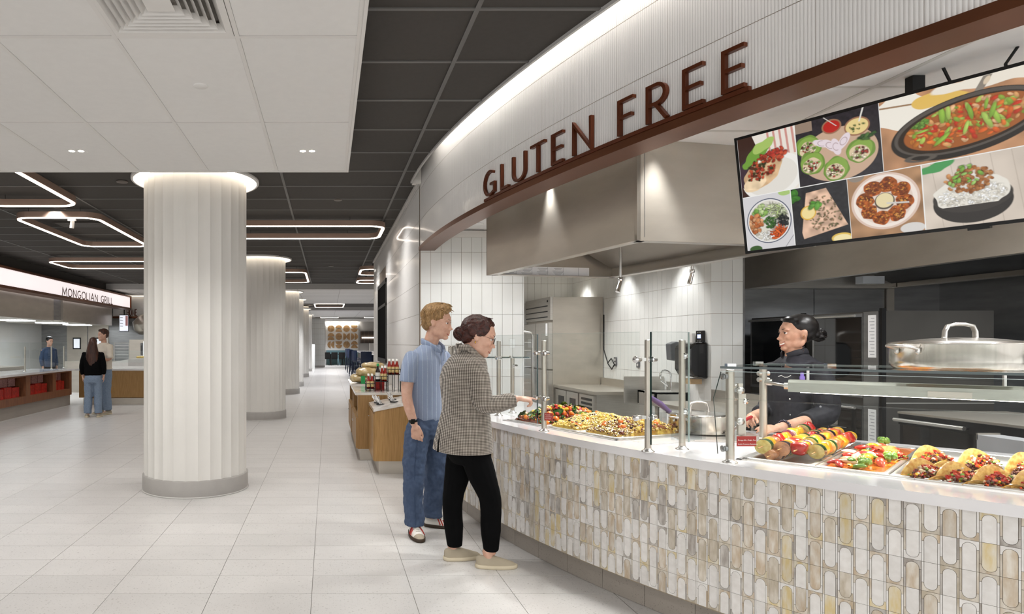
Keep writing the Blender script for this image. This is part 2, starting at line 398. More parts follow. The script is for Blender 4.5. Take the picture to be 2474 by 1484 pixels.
for k in range(len(zz)-1):
    y = 6.86
    while y < 13.39:
        y2 = min(13.4, y+.327)
        if not (y > 10.6 and y2 < 12.4 and zz[k+1] > 1.2 and zz[k] < 2.55):
            n = 24; vs = []; fs = []
            for i in range(n*4+1):
                yy = y+.001+(y2-y-.002)*i/(n*4); o = .004+.0026*(0, .8, 1, .8)[i % 4]
                vs += [(.975-o, yy, zz[k]+.0015), (.975-o, yy, zz[k+1]-.0015)]
            for i in range(n*4): fs.append((2*i, 2*i+1, 2*i+3, 2*i+2))
            MB().add(vs, fs, 0, False).build('wall_tile', M_wfin, wr)
        y = y2
# ceiling edge trim along the corridor wall
struct(MB().box(.93, .975, 6.8, 13.4, ZD-.02, ZD+.02).box(.95, .962, 6.8, 13.4, ZD-.035, ZD).build('trim_3', M_walls2))
# window in corridor wall
w1 = MB()
for a, b, c, d in ((10.62, 10.7, 1.18, 2.57), (12.3, 12.38, 1.18, 2.57), (10.62, 12.38, 2.5, 2.57), (10.62, 12.38, 1.16, 1.23), (10.62, 12.38, 2.12, 2.17)):
    w1.box(.955, .99, a, b, c, d)
wo = struct(w1.build('window_1', M_blackm))
MB().box(.966, .974, 10.7, 12.3, 1.23, 2.5).build('pane', mat('dark window glass', '050506', .7, var=.1, spec=.02), wo)
# wall end return at Y 13.4
struct(MB().box(.955, 1.1, 13.4, 13.42, 0, ZD).build('trim_4', M_wall))

# curved fascia
FZ0 = 2.515
fs_ = tag(thing('curved_fascia', 'long curved white fluted tile bulkhead above the serving counter', 'bulkhead', (1.2, 4, 2.5)))
b_ = MB(); arcband(b_, FA, -.2, 6.8, -.165, -.012, FZ0-.01, 3.42, 90); b_.build('backing', M_tgrout, fs_)
for k, (z0, z1) in enumerate(((FZ0, 2.79), (2.79, 3.12), (3.12, 3.42))):
    s = -.2
    while s < 6.75:
        fluted_course(FA, s+.0005, s+.3265, z0, z1, -.012).build('wall_tile', M_wfin, fs_); s += .327
bt = MB(); arcband(bt, FA, -.19, 6.8, -.165, .004, 2.475, FZ0, 110); bt.build('copper_band', M_copper, fs_)
arcs_ = MB(); arcband(arcs_, FA, 1.97, 4.16, .004, .012, FZ0+.003, FZ0+.018, 60)
# cove: ceiling lip, slot and strip light
lp = MB(); arcband(lp, FA, -.1, 6.8, .088, .104, ZD-.012, ZD+.14, 90); struct(lp.build('trim_5', M_walls2))
ct = MB(); arcband(ct, FA, -.1, 6.8, -.012, .1, ZD+.24, ZD+.26, 90); ct.build('cove_top', M_wall, fs_)
st = MB(); arcband(st, FA, -.05, 6.75, .03, .075, ZD+.225, ZD+.238, 90)
tag(st.build('cove_strip_light', M_led2), 'bright white strip light glowing in the cove above the curved tiled bulkhead', 'light')
MB().box(.89, .975, 6.74, 6.84, ZD-.015, ZD+.2).build('end_cap', M_wall, fs_)

# ---- white tiled walls of the kitchen (individual tiles)
TWM = {}
def tiled(name, p0, u, length, z0, z1, pitch, nrm, thick=.12, start=0, skip=None, top=None):
    u = Vector((*u, 0)); nv = Vector((*nrm, 0)); p0 = Vector((*p0, 0)); top = top or z1
    c = p0+u*length/2-nv*(thick/2+.006)
    b = MB().obox((c.x, c.y, (z0+top)/2), u*length/2, nv*thick/2, (0, 0, (top-z0)/2))
    o = struct(b.build(name, M_tgrout))
    rows = sorted([z0]+[z for z in [2.46+.33*k for k in range(-8, 3)] if z0+.04 < z < z1-.02]+[z1])
    rz = math.atan2(u.y, u.x); s = start
    while s < length-.005:
        s2 = min(length, s+pitch)
        for a, bb in zip(rows, rows[1:]):
            wd = s2-s; h = bb-a
            if skip and skip((s+s2)/2, (a+bb)/2): continue
            key = (round(wd, 3), round(h, 3))
            if key not in TWM: TWM[key] = MB().box(-wd/2+.0016, wd/2-.0016, -.004, .004, -h/2+.0016, h/2-.0016).mesh('wall_tile', M_wtile)
            q = p0+u*(s+s2)/2
            child(TWM[key], o, (q.x-nv.x*.003, q.y-nv.y*.003, (a+bb)/2), rz, 'wall_tile')
        s = s2
    return o
tiled('wall_end', (.985, 6.86), (1, 0), 1.1, 0, 2.617, .1085, (0, -1), .3)
struct(MB().box(.985, 2.09, 6.86, 7.2, 2.617, 2.69).build('trim_6', M_wall))
struct(MB().box(.985, 1.1, 6.84, 6.86, 0, .01).build('trim_7', M_walls2))
tiled('wall_back', (2.6, 10.5), (1, 0), 1.38, 0, 2.68, .1085, (0, -1), skip=None)
tiled('wall_kitchen_right', (3.975, 10.5), (0, -1), 3.81, 0, 2.68, .1085, (-1, 0), .2)
tiled('wall_kitchen_front', (3.975, 6.69), (1, 0), .33, 0, 2.68, .1085, (0, -1), .2)
struct(MB().box(.985, 2.6, 10.5, 10.62, 0, 2.68).build('wall_back', M_wall))
# stainless clad recess behind the ovens
ws = struct(MB().box(4.3, 7, 7.3, 7.42, 0, 2.68).build('wall_steel', M_steeld))
for a, b in ((4.31, 5.48), (5.49, 6.28), (6.38, 6.99)):
    MB().box(a, b, 7.285, 7.3, 0, 2.67).build('cladding_panel', M_steeld, ws)
MB().box(6.29, 6.37, 7.26, 7.3, 0, 2.67).build('cladding_strip', M_steelh, ws)
struct(MB().box(4.3, 4.32, 6.69, 7.3, 0, 2.68).build('wall_steel_side', M_steeld))
struct(MB().box(6.9, 7, 0, 7.3, 0, 2.9).build('wall_far_right', M_steeld))
# kitchen ceiling
def fbx(y): return 12.357-math.sqrt(max(0, 11.215**2-(y-6.668)**2)) if y < 6.668 else 1.142
L = [(fbx(.3+6.5*k/40), .3+6.5*k/40) for k in range(41)]
kc = struct(MB().prism([(7, .3), (7, 10.6), (1.142, 10.6)]+L[::-1], (0, 0, 2.705), (1, 0, 0), (0, 1, 0), (0, 0, .045)).build('ceiling_kitchen', M_whitebar))
for i in range(-3, 8):
    for j in range(-5, 13):
        x0 = 2.577+.61*i; y0 = 3.045+.63*j
        if y0 > 10.3 or x0+.6 < fbx(y0+.6): continue
        L = [(max(x0+.012, fbx(y0+.012+.606*k/6)), y0+.012+.606*k/6) for k in range(7)]
        L = [p for p in L if p[0] < x0+.59]
        if len(L) < 2: continue
        MB().prism([(x0+.598, L[0][1]), (x0+.598, L[-1][1])]+L[::-1], (0, 0, 2.7), (1, 0, 0), (0, 1, 0), (0, 0, .007)).build('ceiling_tile', M_white, kc)
def ybk(x):
    y = 10.5
    while y > .5 and fbx(y-.05) < x-.02: y -= .05
    return y
for i in range(-2, 8): MB().box(2.577+.61*i-.012, 2.577+.61*i+.012, ybk(2.577+.61*i), 10.5, 2.698, 2.706).build('ceiling_grid_bar', mat('grid bar grey', 'bdbab4', .5, var=.01), kc)
for j in range(-4, 12): MB().box(fbx(3.045+.63*j)+.01, 6.9, 3.045+.63*j-.012, 3.045+.63*j+.012, 2.6985, 2.706).build('ceiling_grid_bar', MATS['grid bar grey'], kc)
# outer walls that close the big room
struct(MB().box(-12.2, -12, -3, 47, 0, 3.4).build('wall_left', M_wall))
struct(MB().box(-12, -.18, 40.4, 40.6, 0, 3.05).build('wall_far_left', M_tgrout))
struct(MB().box(-.3, 7, 45.7, 45.9, 0, 3.1).build('wall_far_end', M_walls2))
struct(MB().box(6.8, 7, 13.4, 46, 0, 3.1).build('wall_dining_right', M_wall))
struct(MB().box(1.1, 6.9, 13.4, 13.5, 0, 3.3).build('wall_dining_near', M_wall))
ft = MB()
for i in range(14):
    for k in range(9): ft.box(-1.02+i*.06+.002, -1.02+(i+1)*.06-.002, 40.37, 40.4, .1+k*.33+.003, .1+(k+1)*.33-.003)
tag(ft.build('far_wall_tiles', M_wtile, bpy.data.objects['wall_far_left']), kind='stuff')
struct(MB().box(-1.2, -.18, 40.33, 40.4, 0, .1).build('baseboard_far', M_base))
struct(MB().box(-1.1, -.75, 37.2, 40.4, 0, 1.45).build('wall_low', M_wtile))

# ---- columns
def column(x, y, flutes=28, label='', ceil=ZD, ring=True, R=.524):
    t = thing('fluted_column', label, 'column', (x, y, 0), group=None)
    n = flutes*6; vs = []; fs = []
    for z in (.16, ceil+.1):
        for i in range(n):
            a = 2*PI*(i+.3)/n; k = (i % 6)/6; r = R-.012*(1-(2*k-1)**2)
            vs.append((x+r*math.cos(a), y+r*math.sin(a), z))
    for i in range(n): fs.append((i, (i+1)%n, n+(i+1)%n, n+i))
    fs.append(tuple(reversed(range(n))))
    MB().add(vs, fs).build('shaft', M_col, t)
    MB().lathe([(R+.006, 0), (R+.012, .0), (R+.014, .012), (R+.014, .155), (R+.005, .163), (R-.03, .165)], (x, y, 0), 72).build('base', M_base, t)
    MB().lathe([(R+.014, 0), (R+.022, .002), (R+.014, .012)], (x, y, 0), 72).build('floor_seal', mat('pale sealant', 'c8c5c0', .4, var=.02), t)
    if ring:
        z = ceil-.022
        rr = thing('column_ring_light', 'glowing ring light around the top of '+label.replace('white fluted ', '').replace(' down the aisle',''), 'light', (x, y, z))
        MB().lathe([(.628, 0), (.645, 0), (.652, .008), (.652, .05), (.628, .05), (.628, 0)], (x, y, z), 72).build('rim', M_whitebar, rr)
        MB().lathe([(.628, .02), (R-.01, .02)], (x, y, z), 72).build('glow', M_glow, rr)
CP = [(6.72, 'the large white fluted column nearest the camera', ZD), (12.95, 'the second white fluted column along the aisle', ZD),
      (19.2, 'the third white fluted column down the aisle', ZW), (22.5, 'the fourth white column seen as a narrow strip', ZW),
      (28.7, 'the fifth pale fluted column far down the aisle', ZW), (34.6, 'the farthest narrow white fluted column', ZW)]
for y, lab, zc in CP: column(-1.372, y, 28, lab, zc)
# ================================================================ SERVING COUNTER
ctr = thing('serving_counter', 'long curved serving counter clad in pale capsule mosaic with a white stone top', 'counter', (1.9, 3.6, 0))
S0, S1 = -.55, 4.98
ZT = .895
b = MB(); arcband(b, CA, S0, S1, -.055, -.012, .145, .85, 120); b.build('backing', mat('mosaic grout', 'a3957f', .8, var=.06), ctr)
# plinth tiles
b = MB(); arcband(b, CA, S0, S1, -.12, -.085, 0, .15, 120); b.build('plinth_backing', M_grout, ctr)
s = S0
while s < S1:
    b = MB(); arcband(b, CA, s+.0015, min(S1, s+.2985), -.088, -.075, .002, .146, 8); b.build('plinth_tile', M_toe, ctr); s += .30
# worktop: follows the front arc, straight back edge, with well openings left as one slab and trims on top
n = 60; front = [ca(S0+(S1-S0)*i/n, .012) for i in range(n+1)]
bk = [(4.46, 2.6), (3.74, 3.42), (3.06, 4.2), (2.66, 4.62), (2.3, 5.2), (2.09, 5.9), (2.09, 6.82)]
back = [(3.9, 1.5)]+bk
LF = Vector((1.40, 4.97)); La_ = Vector((.36, -.933)); Lb_ = Vector((.933, .36))         # left food well
RF = Vector((2.14, 3.30)); Ra = Vector((.66, -.752)); Rb = Vector((.752, .66))            # right food well
def well(F, a, b_, w_, d, m_=0): return [F+a*-m_+b_*-m_, F+a*(w_+m_)+b_*-m_, F+a*(w_+m_)+b_*(d+m_), F+a*-m_+b_*(d+m_)]
LWD = (1.06, .64); RWD = (1.02, 1.09)
holes = [[tuple(p) for p in well(LF, La_, Lb_, *LWD, -.004)], [tuple(p) for p in well(RF, Ra, Rb, *RWD, -.004)]]
from mathutils.geometry import tessellate_polygon
loops = [[Vector((x, y, 0)) for x, y in lp] for lp in [front+back]+holes]
flat = [p for lp in loops for p in lp]; tris = tessellate_polygon(loops); mb = MB(); N_ = len(flat)
tf = []
for q in tris:
    a_, b_, c_ = [flat[i] for i in q]
    tf.append(tuple(q) if (b_-a_).cross(c_-a_).z > 0 else tuple(reversed(q)))
fs = tf+[tuple(i+N_ for i in reversed(f)) for f in tf]; k = 0
for lp in loops:
    m_ = len(lp)
    for i in range(m_): fs.append((k+i, k+(i+1) % m_, N_+k+(i+1) % m_, N_+k+i))
    k += m_
mb.add([(p.x, p.y, ZT) for p in flat]+[(p.x, p.y, .85) for p in flat], fs)
mb.build('worktop', M_quartz, ctr)
mb = MB()
for p, q in zip(bk, bk[1:]):
    P = Vector((p[0]-.05, p[1]-.04, 0)); Q = Vector((q[0]-.05, q[1]-.04, 0)); d = (Q-P); c = (P+Q)/2
    mb.obox((c.x, c.y, .42), d/2, Vector((d.y, -d.x, 0)).normalized()*.02, (0, 0, .43))
mb.build('rear_panel', M_steel, ctr)
for (F, a, b_, (w_, d)) in ((LF, La_, Lb_, LWD), (RF, Ra, Rb, RWD)):
    for (p, u, L, inw) in ((F, a, w_, b_), (F, b_, d, a), (F+a*w_, b_, d, -a), (F+b_*d, a, w_, -b_)):
        for (o0, o1, h) in ((-.038, -.012, .004), (-.014, .004, .009)):
            c = p+u*L/2+inw*(o0+o1)/2
            MB().obox((c.x, c.y, ZT+h/2-.0005), (*(u*(L/2-o0)), 0), (*(inw*(o1-o0)/2), 0), (0, 0, h/2+.0005)).build('well_trim', M_steelp, ctr)
# ---- mosaic pieces
CW, CH = .0547, .1165
def stone(name, a, b_): return mat(name, a, .3, col2=b_, vs=42, stretch=(1, .7, .3), rnd=.12)
MS = [mat('mosaic white marble', 'e2dfdb', .25, col2='d8d4cf', vs=30, rnd=.06), stone('mosaic beige marble', 'd2cabd', 'b3a793'),
      stone('mosaic grey marble', 'c4bfb8', '9a928a'), stone('mosaic gold marble', 'cdb988', 'd6cfbf'), stone('mosaic warm marble', 'd6cfc3', 'bba88f')]
ga = .0007; hw = .0193; ap = .0095; at = hw
def cap_poly(sh=0):      # capsule half, arch up, cell centred at origin
    zt = CH/2-ap; zb = -CH/2+ga
    return [(-hw, zb), (hw, zb)]+[(hw*math.cos(t), zt-hw+hw*math.sin(t)) for t in (PI*i/10 for i in range(11))]
def flip(p): return [(x, -z) for x, z in reversed(p)]
def spandrel():          # piece above the arch: two halves as one ring piece
    zt = CH/2-ga; W = CW/2-ga; zc = CH/2-ap-hw; r = hw+2*ga; zb = zc-.004
    arcp = [(r*math.cos(t), zc+r*math.sin(t)) for t in (PI*i/10 for i in range(11))]
    return [(-W, zb), (-r, zb)]+arcp[::-1]+[(r, zb), (W, zb), (W, zt), (-W, zt)]
def sliver(sg):
    W = CW/2-ga; r = hw+2*ga; zt = CH/2-ap-hw-.004-2*ga; zb = -CH/2+ga
    a, b_ = (r, W) if sg > 0 else (-W, -r)
    return [(a, zb), (b_, zb), (b_, zt), (a, zt)]
T = .006
def mk(poly, name, m): return MB().prism(poly, (0, 0, 0), (1, 0, 0), (0, 0, 1), (0, T, 0)).mesh(name, m)
CAPM = {(u, k): mk(cap_poly() if u else flip(cap_poly()), 'capsule_tile', MS[k]) for u in (0, 1) for k in range(5)}
SPM = {(u, k): mk(spandrel() if u else flip(spandrel()), 'corner_tile', MS[k]) for u in (0, 1) for k in range(5)}
rc = random.Random(11); stuff = MB(); ncap = 0; nsp = 0
s_first = 2.637-.0547*58
cols = int((S1-s_first)/CW)
for ci in range(cols):
    s = s_first+ci*CW
    if s < S0+.03 or s > S1-.03: continue
    x, y = ca(s, -.0115); x2, y2 = ca(s+.01, -.0115); rz = math.atan2(y2-y, x2-x)
    t = Vector((math.cos(rz), math.sin(rz), 0)); nrm = Vector((-t.y, t.x, 0))
    prevc = 0
    for j in range(6):
        z = .8505-CH*(j+.5); up = (ci+j) % 2 == 0
        if up or rc.random() < .35: prevc = 0 if rc.random() < .52 else rc.choice((1, 1, 2, 3, 4, 4))
        kc_ = prevc; ks = rc.choice((0, 1, 1, 2, 3, 4, 4, 0)); O = (x, y, z)
        # face normal must point to the customer side
        rz2 = rz+PI
        if s > 2.22 and ncap < 300:
            child(CAPM[(up, kc_)], ctr, O, rz2, 'capsule_tile'); ncap += 1
        else: stuff.prism(cap_poly() if up else flip(cap_poly()), O, -t, (0, 0, 1), -nrm*T, kc_)
        if s > 2.22 and nsp < 300:
            child(SPM[(up, ks)], ctr, O, rz2, 'corner_tile'); nsp += 1
        else: stuff.prism(spandrel() if up else flip(spandrel()), O, -t, (0, 0, 1), -nrm*T, ks)
        for sg in (-1, 1):
            k2 = rc.choice((0, 0, 0, 1, 2, 4)); p = sliver(sg)
            stuff.prism(p if up else flip(p), O, -t, (0, 0, 1), -nrm*T, k2)
tag(stuff.build('small_mosaic_pieces', MS, ctr), kind='stuff')
# ================================================================ LETTER SIGNS (stroke letters)
def arcp(cx, cy, rx, ry, a0, a1, n=14):
    return [(cx+rx*math.cos(math.radians(a0+(a1-a0)*i/n)), cy+ry*math.sin(math.radians(a0+(a1-a0)*i/n))) for i in range(n+1)]
GLY = {  # unit box 0..1 x 0..1
 'G': [arcp(.55, .5, .5, .47, 55, 305)+[(.93, .12), (.93, .45), (.6, .45)]],
 'L': [[(.08, .98), (.08, .03), (.95, .03)]],
 'U': [[(.08, .98), (.08, .35)]+arcp(.5, .35, .42, .32, 180, 360)+[(.92, .98)]],
 'T': [[(.02, .96), (.98, .96)], [(.5, .95), (.5, 0)]],
 'E': [[(.95, .96), (.08, .96), (.08, .03), (.95, .03)], [(.1, .5), (.85, .5)]],
 'N': [[(.08, 0), (.08, .97), (.92, .03), (.92, 1)]],
 'F': [[(.95, .96), (.08, .96), (.08, 0)], [(.1, .5), (.85, .5)]],
 'R': [[(.08, 0), (.08, .96), (.45, .96)]+arcp(.5, .71, .4, .25, 90, -90)+[(.1, .46)], [(.45, .46), (.95, 0)]],
 'M': [[(.02, 0), (.14, .97), (.5, .2), (.86, .97), (.98, 0)]],
 'O': [arcp(.5, .5, .46, .48, 90, 450, 24)],
 'I': [[(.5, 1), (.5, 0)]],
 'A': [[(.02, 0), (.5, .98), (.98, 0)], [(.2, .35), (.8, .35)]],
 'H': [[(.08, 0), (.08, 1)], [(.92, 0), (.92, 1)], [(.08, .5), (.92, .5)]],
}
def ribbon(mb, path, wd, fmap, d0, d1):
    n = len(path); P = [Vector(p) for p in path]; A = []; B = []
    closed = (P[0]-P[-1]).length < 1e-4
    for i in range(n):
        a = P[max(i-1, 0)] if not closed else P[(i-1) % (n-1)]; b = P[min(i+1, n-1)] if not closed else P[(i+1) % (n-1)]
        d1_ = (P[i]-a).normalized() if (P[i]-a).length > 1e-6 else (b-P[i]).normalized()
        d2_ = (b-P[i]).normalized() if (b-P[i]).length > 1e-6 else d1_
        n1 = Vector((-d1_.y, d1_.x)); n2 = Vector((-d2_.y, d2_.x)); m = (n1+n2)
        m = m.normalized() if m.length > .2 else n1
        k = min(2.2, 1/max(.3, m.dot(n1)))
        A.append(P[i]+m*wd*k/2); B.append(P[i]-m*wd*k/2)
    vs = []
    for a, b in zip(A, B): vs += [fmap(a.x, a.y, d1), fmap(b.x, b.y, d1), fmap(b.x, b.y, d0), fmap(a.x, a.y, d0)]
    fs = []
    for i in range(n-1):
        q = 4*i; r = q+4
        for k in range(4): fs.append((q+k, q+(k+1)%4, r+(k+1)%4, r+k))
    fs += [(3, 2, 1, 0), (4*n-4, 4*n-3, 4*n-2, 4*n-1)]
    mb.add(vs, fs)
def letter(ch, fmap, u0, u1, z0, z1, wd, d0, d1):
    mb = MB()
    for p in GLY[ch]: ribbon(mb, [(u0+(u1-u0)*x, z0+wd/2+(z1-z0-wd)*y) for x, y in p], wd, fmap, d0, d1)
    return mb
sign = thing('sign', 'brown metal GLUTEN FREE letters standing on the copper edge of the curved bulkhead', 'sign', (1.35, 3.7, 2.53))
def fmap(s, z, d): x, y = fa(s, d); return (x, y, z)
for ch, a, b in [('G', 1.98, 2.176), ('L', 2.253, 2.38), ('U', 2.414, 2.601), ('T', 2.646, 2.818), ('E', 2.874, 3.0), ('N', 3.069, 3.249), ('F', 3.43, 3.549), ('R', 3.615, 3.749), ('E', 3.824, 3.942), ('E', 4.017, 4.132)]:
    a += .005; b -= .004
    letter(ch, fmap, a, b, 2.532, 2.727, .017, -.006, .016).build('letter', M_letter, sign)
mb = MB(); arcband(mb, FA, 1.99, 4.14, -.006, .012, FZ0+.001, 2.534, 60); mb.build('base_bar', M_letter, sign)

# ================================================================ CEILING FITTINGS
def rring(name, label, cx, cy, hx, hy, z=3.06, r=.22, group=None):
    t = thing(name, label, 'light', (cx, cy, z), group='rounded rectangle ring lights under the charcoal ceiling')
    def path(ix, rr, n=8):
        P = []
        for (sx, sy, a0) in ((1, 1, 0), (-1, 1, 90), (-1, -1, 180), (1, -1, 270)):
            for k in range(n+1):
                a = math.radians(a0+90*k/n); P.append((cx+sx*(hx-ix-rr)+rr*math.cos(a), cy+sy*(hy-ix-rr)+rr*math.sin(a)))
        return P
    def ringm(i0, i1, z0, z1):
        A = path(i0, r-i0); B = path(i1, r-i1); n = len(A); vs = []
        for a, b in zip(A, B): vs += [(*a, z0), (*b, z0), (*b, z1), (*a, z1)]
        return MB().add(vs, [(4*i+k, 4*i+(k+1)%4, 4*((i+1)%n)+(k+1)%4, 4*((i+1)%n)+k) for i in range(n) for k in range(4)])
    ringm(-.004, .052, z+.004, z+.075).build('housing', M_bronze, t)
    ringm(.006, .042, z-.006, z+.005).build('diffuser', M_led, t)
    for sx in (-.6, .6):
        for sy in (-1, 1):
            MB().cyl((cx+sx*hx, cy+sy*(hy-.024), z+.07), (cx+sx*hx, cy+sy*(hy-.024), ZD+.01), .003, 6).build('hanger', M_blackm, t)
    return t
rring('ring_light', 'glowing rounded ring light just right of the nearest column, lying across the aisle', -.43, 9.16, 1.21, .54)
rring('ring_light', 'glowing ring light left of the nearest column, lying along the hall', -3.42, 9.27, .54, 1.22)
rring('ring_light', 'glowing ring light at the upper left edge, its far corner only in view', -3.36, 6.2, .54, 1.2)
rring('ring_light', 'glowing ring light hanging above the grill sign at left', -4.2, 12.95, 1.21, .6)
rring('ring_light', 'glowing ring light right of the second column, its rounded end in view', -1.02, 15.45, .55, 1.22)
rring('ring_light', 'nearer of the two ring lights ending at the glossy tiled wall', 1.9, 14.25, 1.21, .6)
rring('ring_light', 'farther of the two ring lights ending at the glossy tiled wall', 1.94, 16.45, 1.21, .45)
rring('ring_light', 'distant whole ring light in the second charcoal ceiling band', .06, 26.9, .62, 1.3)
rring('ring_light', 'farthest ring light before the wall of round wooden shapes', .1, 38.9, .55, .7)
rring('ring_light', 'distant ring light at the right edge of the second charcoal band', 2.9, 27.2, .8, 1.2)
rring('ring_light', 'farthest ring light toward the right, beside the dining area', 3.0, 38.8, .8, .7)
# square air diffuser
df = thing('air_diffuser', 'square white ceiling air diffuser with nested louvres', 'vent', (-.755, 2.87, 2.99))
dcx, dcy = -.755, 2.872
def sqring(h0, h1, z0, z1):
    A = [(-h0, -h0), (h0, -h0), (h0, h0), (-h0, h0)]; B = [(x*h1/h0, y*h1/h0) for x, y in A]
    vs = []
    for a, b in zip(A, B): vs += [(dcx+a[0], dcy+a[1], z0), (dcx+b[0], dcy+b[1], z1), (dcx+b[0], dcy+b[1], z1+.002), (dcx+a[0], dcy+a[1], z0+.002)]
    return MB().add(vs, [(4*i+k, 4*((i+1)%4)+k, 4*((i+1)%4)+(k+1)%4, 4*i+(k+1)%4) for i in range(4) for k in range(4)])
sqring(.295, .262, ZC-.003, ZC-.002).build('frame', M_whitebar, df)
for k in range(6):
    h = .262-.033*k; sqring(h, h-.0265, ZC-.002+.0, ZC+.03).build('louvre', M_whitebar, df)
MB().add([(dcx-.062, dcy-.062, ZC-.002), (dcx+.062, dcy-.062, ZC-.002), (dcx+.062, dcy+.062, ZC-.002), (dcx-.062, dcy+.062, ZC-.002), (dcx, dcy, ZC+.012)], [(0, 1, 4), (1, 2, 4), (2, 3, 4), (3, 0, 4), (3, 2, 1, 0)]).build('centre_plate', M_whitebar, df)
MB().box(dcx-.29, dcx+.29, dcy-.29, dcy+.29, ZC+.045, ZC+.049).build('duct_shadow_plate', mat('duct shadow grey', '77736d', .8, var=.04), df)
def disc(x, y, z, r, label, name='ceiling_speaker', m=None, cat='speaker'):
    tag(MB().lathe([(0, -.006), (r*.93, -.006), (r, -.003), (r, .004)], (x, y, z), 40).build(name, m or M_whitebar), label, cat)
disc(-.745, 3.78, ZC-.001, .043, 'flat white disc sprinkler cover in the middle of the white ceiling', 'sprinkler_cover', M_white, 'sprinkler')
for x, lab in ((-1.97, 'twin recessed downlight near the left edge of the white ceiling'), (-.16, 'twin recessed downlight near the right corner of the white ceiling')):
    t = thing('twin_downlight', lab, 'light', (x, 5.06, ZC))
    MB().box(x-.078, x+.078, 5.03, 5.1, ZC-.003, ZC+.002).build('trim_plate', M_white, t)
    for dx in (-.036, .036):
        MB().lathe([(.0, -.0045), (.02, -.0045), (.024, -.003)], (x+dx, 5.06, ZC), 20).build('lens', mat('downlight lens', 'ffffff', .4, emit='fff4e6', es=9), t)
disc(.12, 8.6-1.0, ZD-.001, .05, 'small dark disc in the charcoal ceiling above the aisle, nearer one', 'smoke_detector', mat('taupe plastic', '5d554e', .5, var=.05), 'detector')
disc(.07, 14.1, ZD-.001, .06, 'small dark disc in the charcoal ceiling above the aisle, farther one', 'smoke_detector', MATS['taupe plastic'], 'detector')
disc(-2.15, 6.75, ZD-.001, .06, 'small dark disc in the charcoal ceiling left of the nearest column', 'smoke_detector', MATS['taupe plastic'], 'detector')
for x, y, lab in ((1.5, 6.53, 'round white ceiling disc behind the left end of the copper band'), (2.05, 3.3, 'round white ceiling disc behind the copper band near the menu screen')):
    disc(x, y, 2.698, .075, lab, 'ceiling_disc', M_white, 'downlight')
# linear vent in the dark ceiling at left
t = thing('ceiling_vent', 'dark slotted air vent in the charcoal ceiling inside the left ring light', 'vent', (-3.5, 9.2, ZD))
MB().box(-3.85, -3.0, 9.0, 9.4, ZD-.004, ZD+.002).build('frame', M_dark, t)
for k in range(7): MB().box(-3.82, -3.03, 9.03+k*.05, 9.05+k*.05, ZD-.007, ZD-.003).build('slat', M_darkbar, t)
t = thing('track_spotlight', 'small white spotlight hanging on the left ring light', 'light', (-3.22, 8.12, 2.98))
MB().box(-3.27, -3.17, 8.11, 8.14, 3.03, 3.055).build('mount', M_whitebar, t)
MB().cyl((-3.21, 8.12, 3.03), (-3.22, 8.12, 2.94), .026, 14).build('head', M_whitebar, t)
# kitchen supply vent
t = thing('ceiling_vent', 'slotted supply vent in the white kitchen ceiling above the menu screen', 'vent', (3.06, 2.9, 2.7))
for k in range(4): MB().box(3.0, 3.6, 2.82+k*.06, 2.84+k*.06, 2.69, 2.701).build('slat', M_blackm if k % 2 else M_whitebar, t)
# ================================================================ SNEEZE GUARDS
def post(x, y, top, label, r=.017, clamps=(), name='guard_post'):
    t = thing(name, label, 'post', (x, y, ZT))
    MB().cyl((x, y, ZT+.012), (x, y, top), r, 20).build('tube', M_steelh, t)
    MB().lathe([(0.034, 0), (.034, .004), (.022, .01), (.019, .016), (r, .02)], (x, y, ZT), 24).build('foot', M_steelp, t)
    MB().lathe([(r, 0), (r-.002, .003), (0, .004)], (x, y, top), 20).build('cap', M_steelp, t)
    for (z, dx, dy, n) in clamps:     # n standoff heads, spaced along (dx, dy)
        L = math.hypot(dx, dy); ux, uy = dx/L, dy/L
        for sg in ((-1, 1) if n == 2 else (1,)):
            cx, cy = x+ux*.045*sg*1.0, y+uy*.045*sg
            nx, ny = -.78, -.62
            MB().cyl((cx-nx*.0, cy-ny*.0, z), (cx+nx*.05, cy+ny*.05, z), .012, 16).build('standoff', M_steelp, t)
            MB().lathe([(0, .055), (.016, .055), (.018, .052), (.018, .047), (.012, .045)], (cx, cy, z), 18, ax=(nx, ny, 0)).build('disc_clamp', M_chrome, t)
        if n == 2: MB().obox((x, y, z), (ux*.045, uy*.045, 0), (-uy*.008, ux*.008, 0), (0, 0, .009)).build('cross_arm', M_steelp, t)
    return t
P0 = (1.409, 5.324); P1 = (1.446+.02, 4.378); P2 = (1.749+.01, 3.548); P3 = (1.992, 3.63)
GN = 'round steel posts of the tall glass guard'
post(*P0, 1.507, 'tall steel guard post beyond the pointing hand, leftmost on the counter', clamps=[(1.37, .1, -1, 1), (1.05, .1, -1, 1)])
post(*P1, 1.507, 'tall steel guard post in front of the roasted vegetable pan', clamps=[(1.425, .35, -.94, 2), (1.12, .35, -.94, 2)])
post(*P2, 1.507, 'tall steel guard post at the front corner of the food wells, with dark glass edge', clamps=[(1.402, 1, .1, 2), (1.085, 1, .1, 2)])
post(*P3, 1.507, 'tall steel guard post right of the stew pan, in front of the lidded pot', clamps=[(1.42, .9, .4, 1), (1.11, .9, .4, 1)])
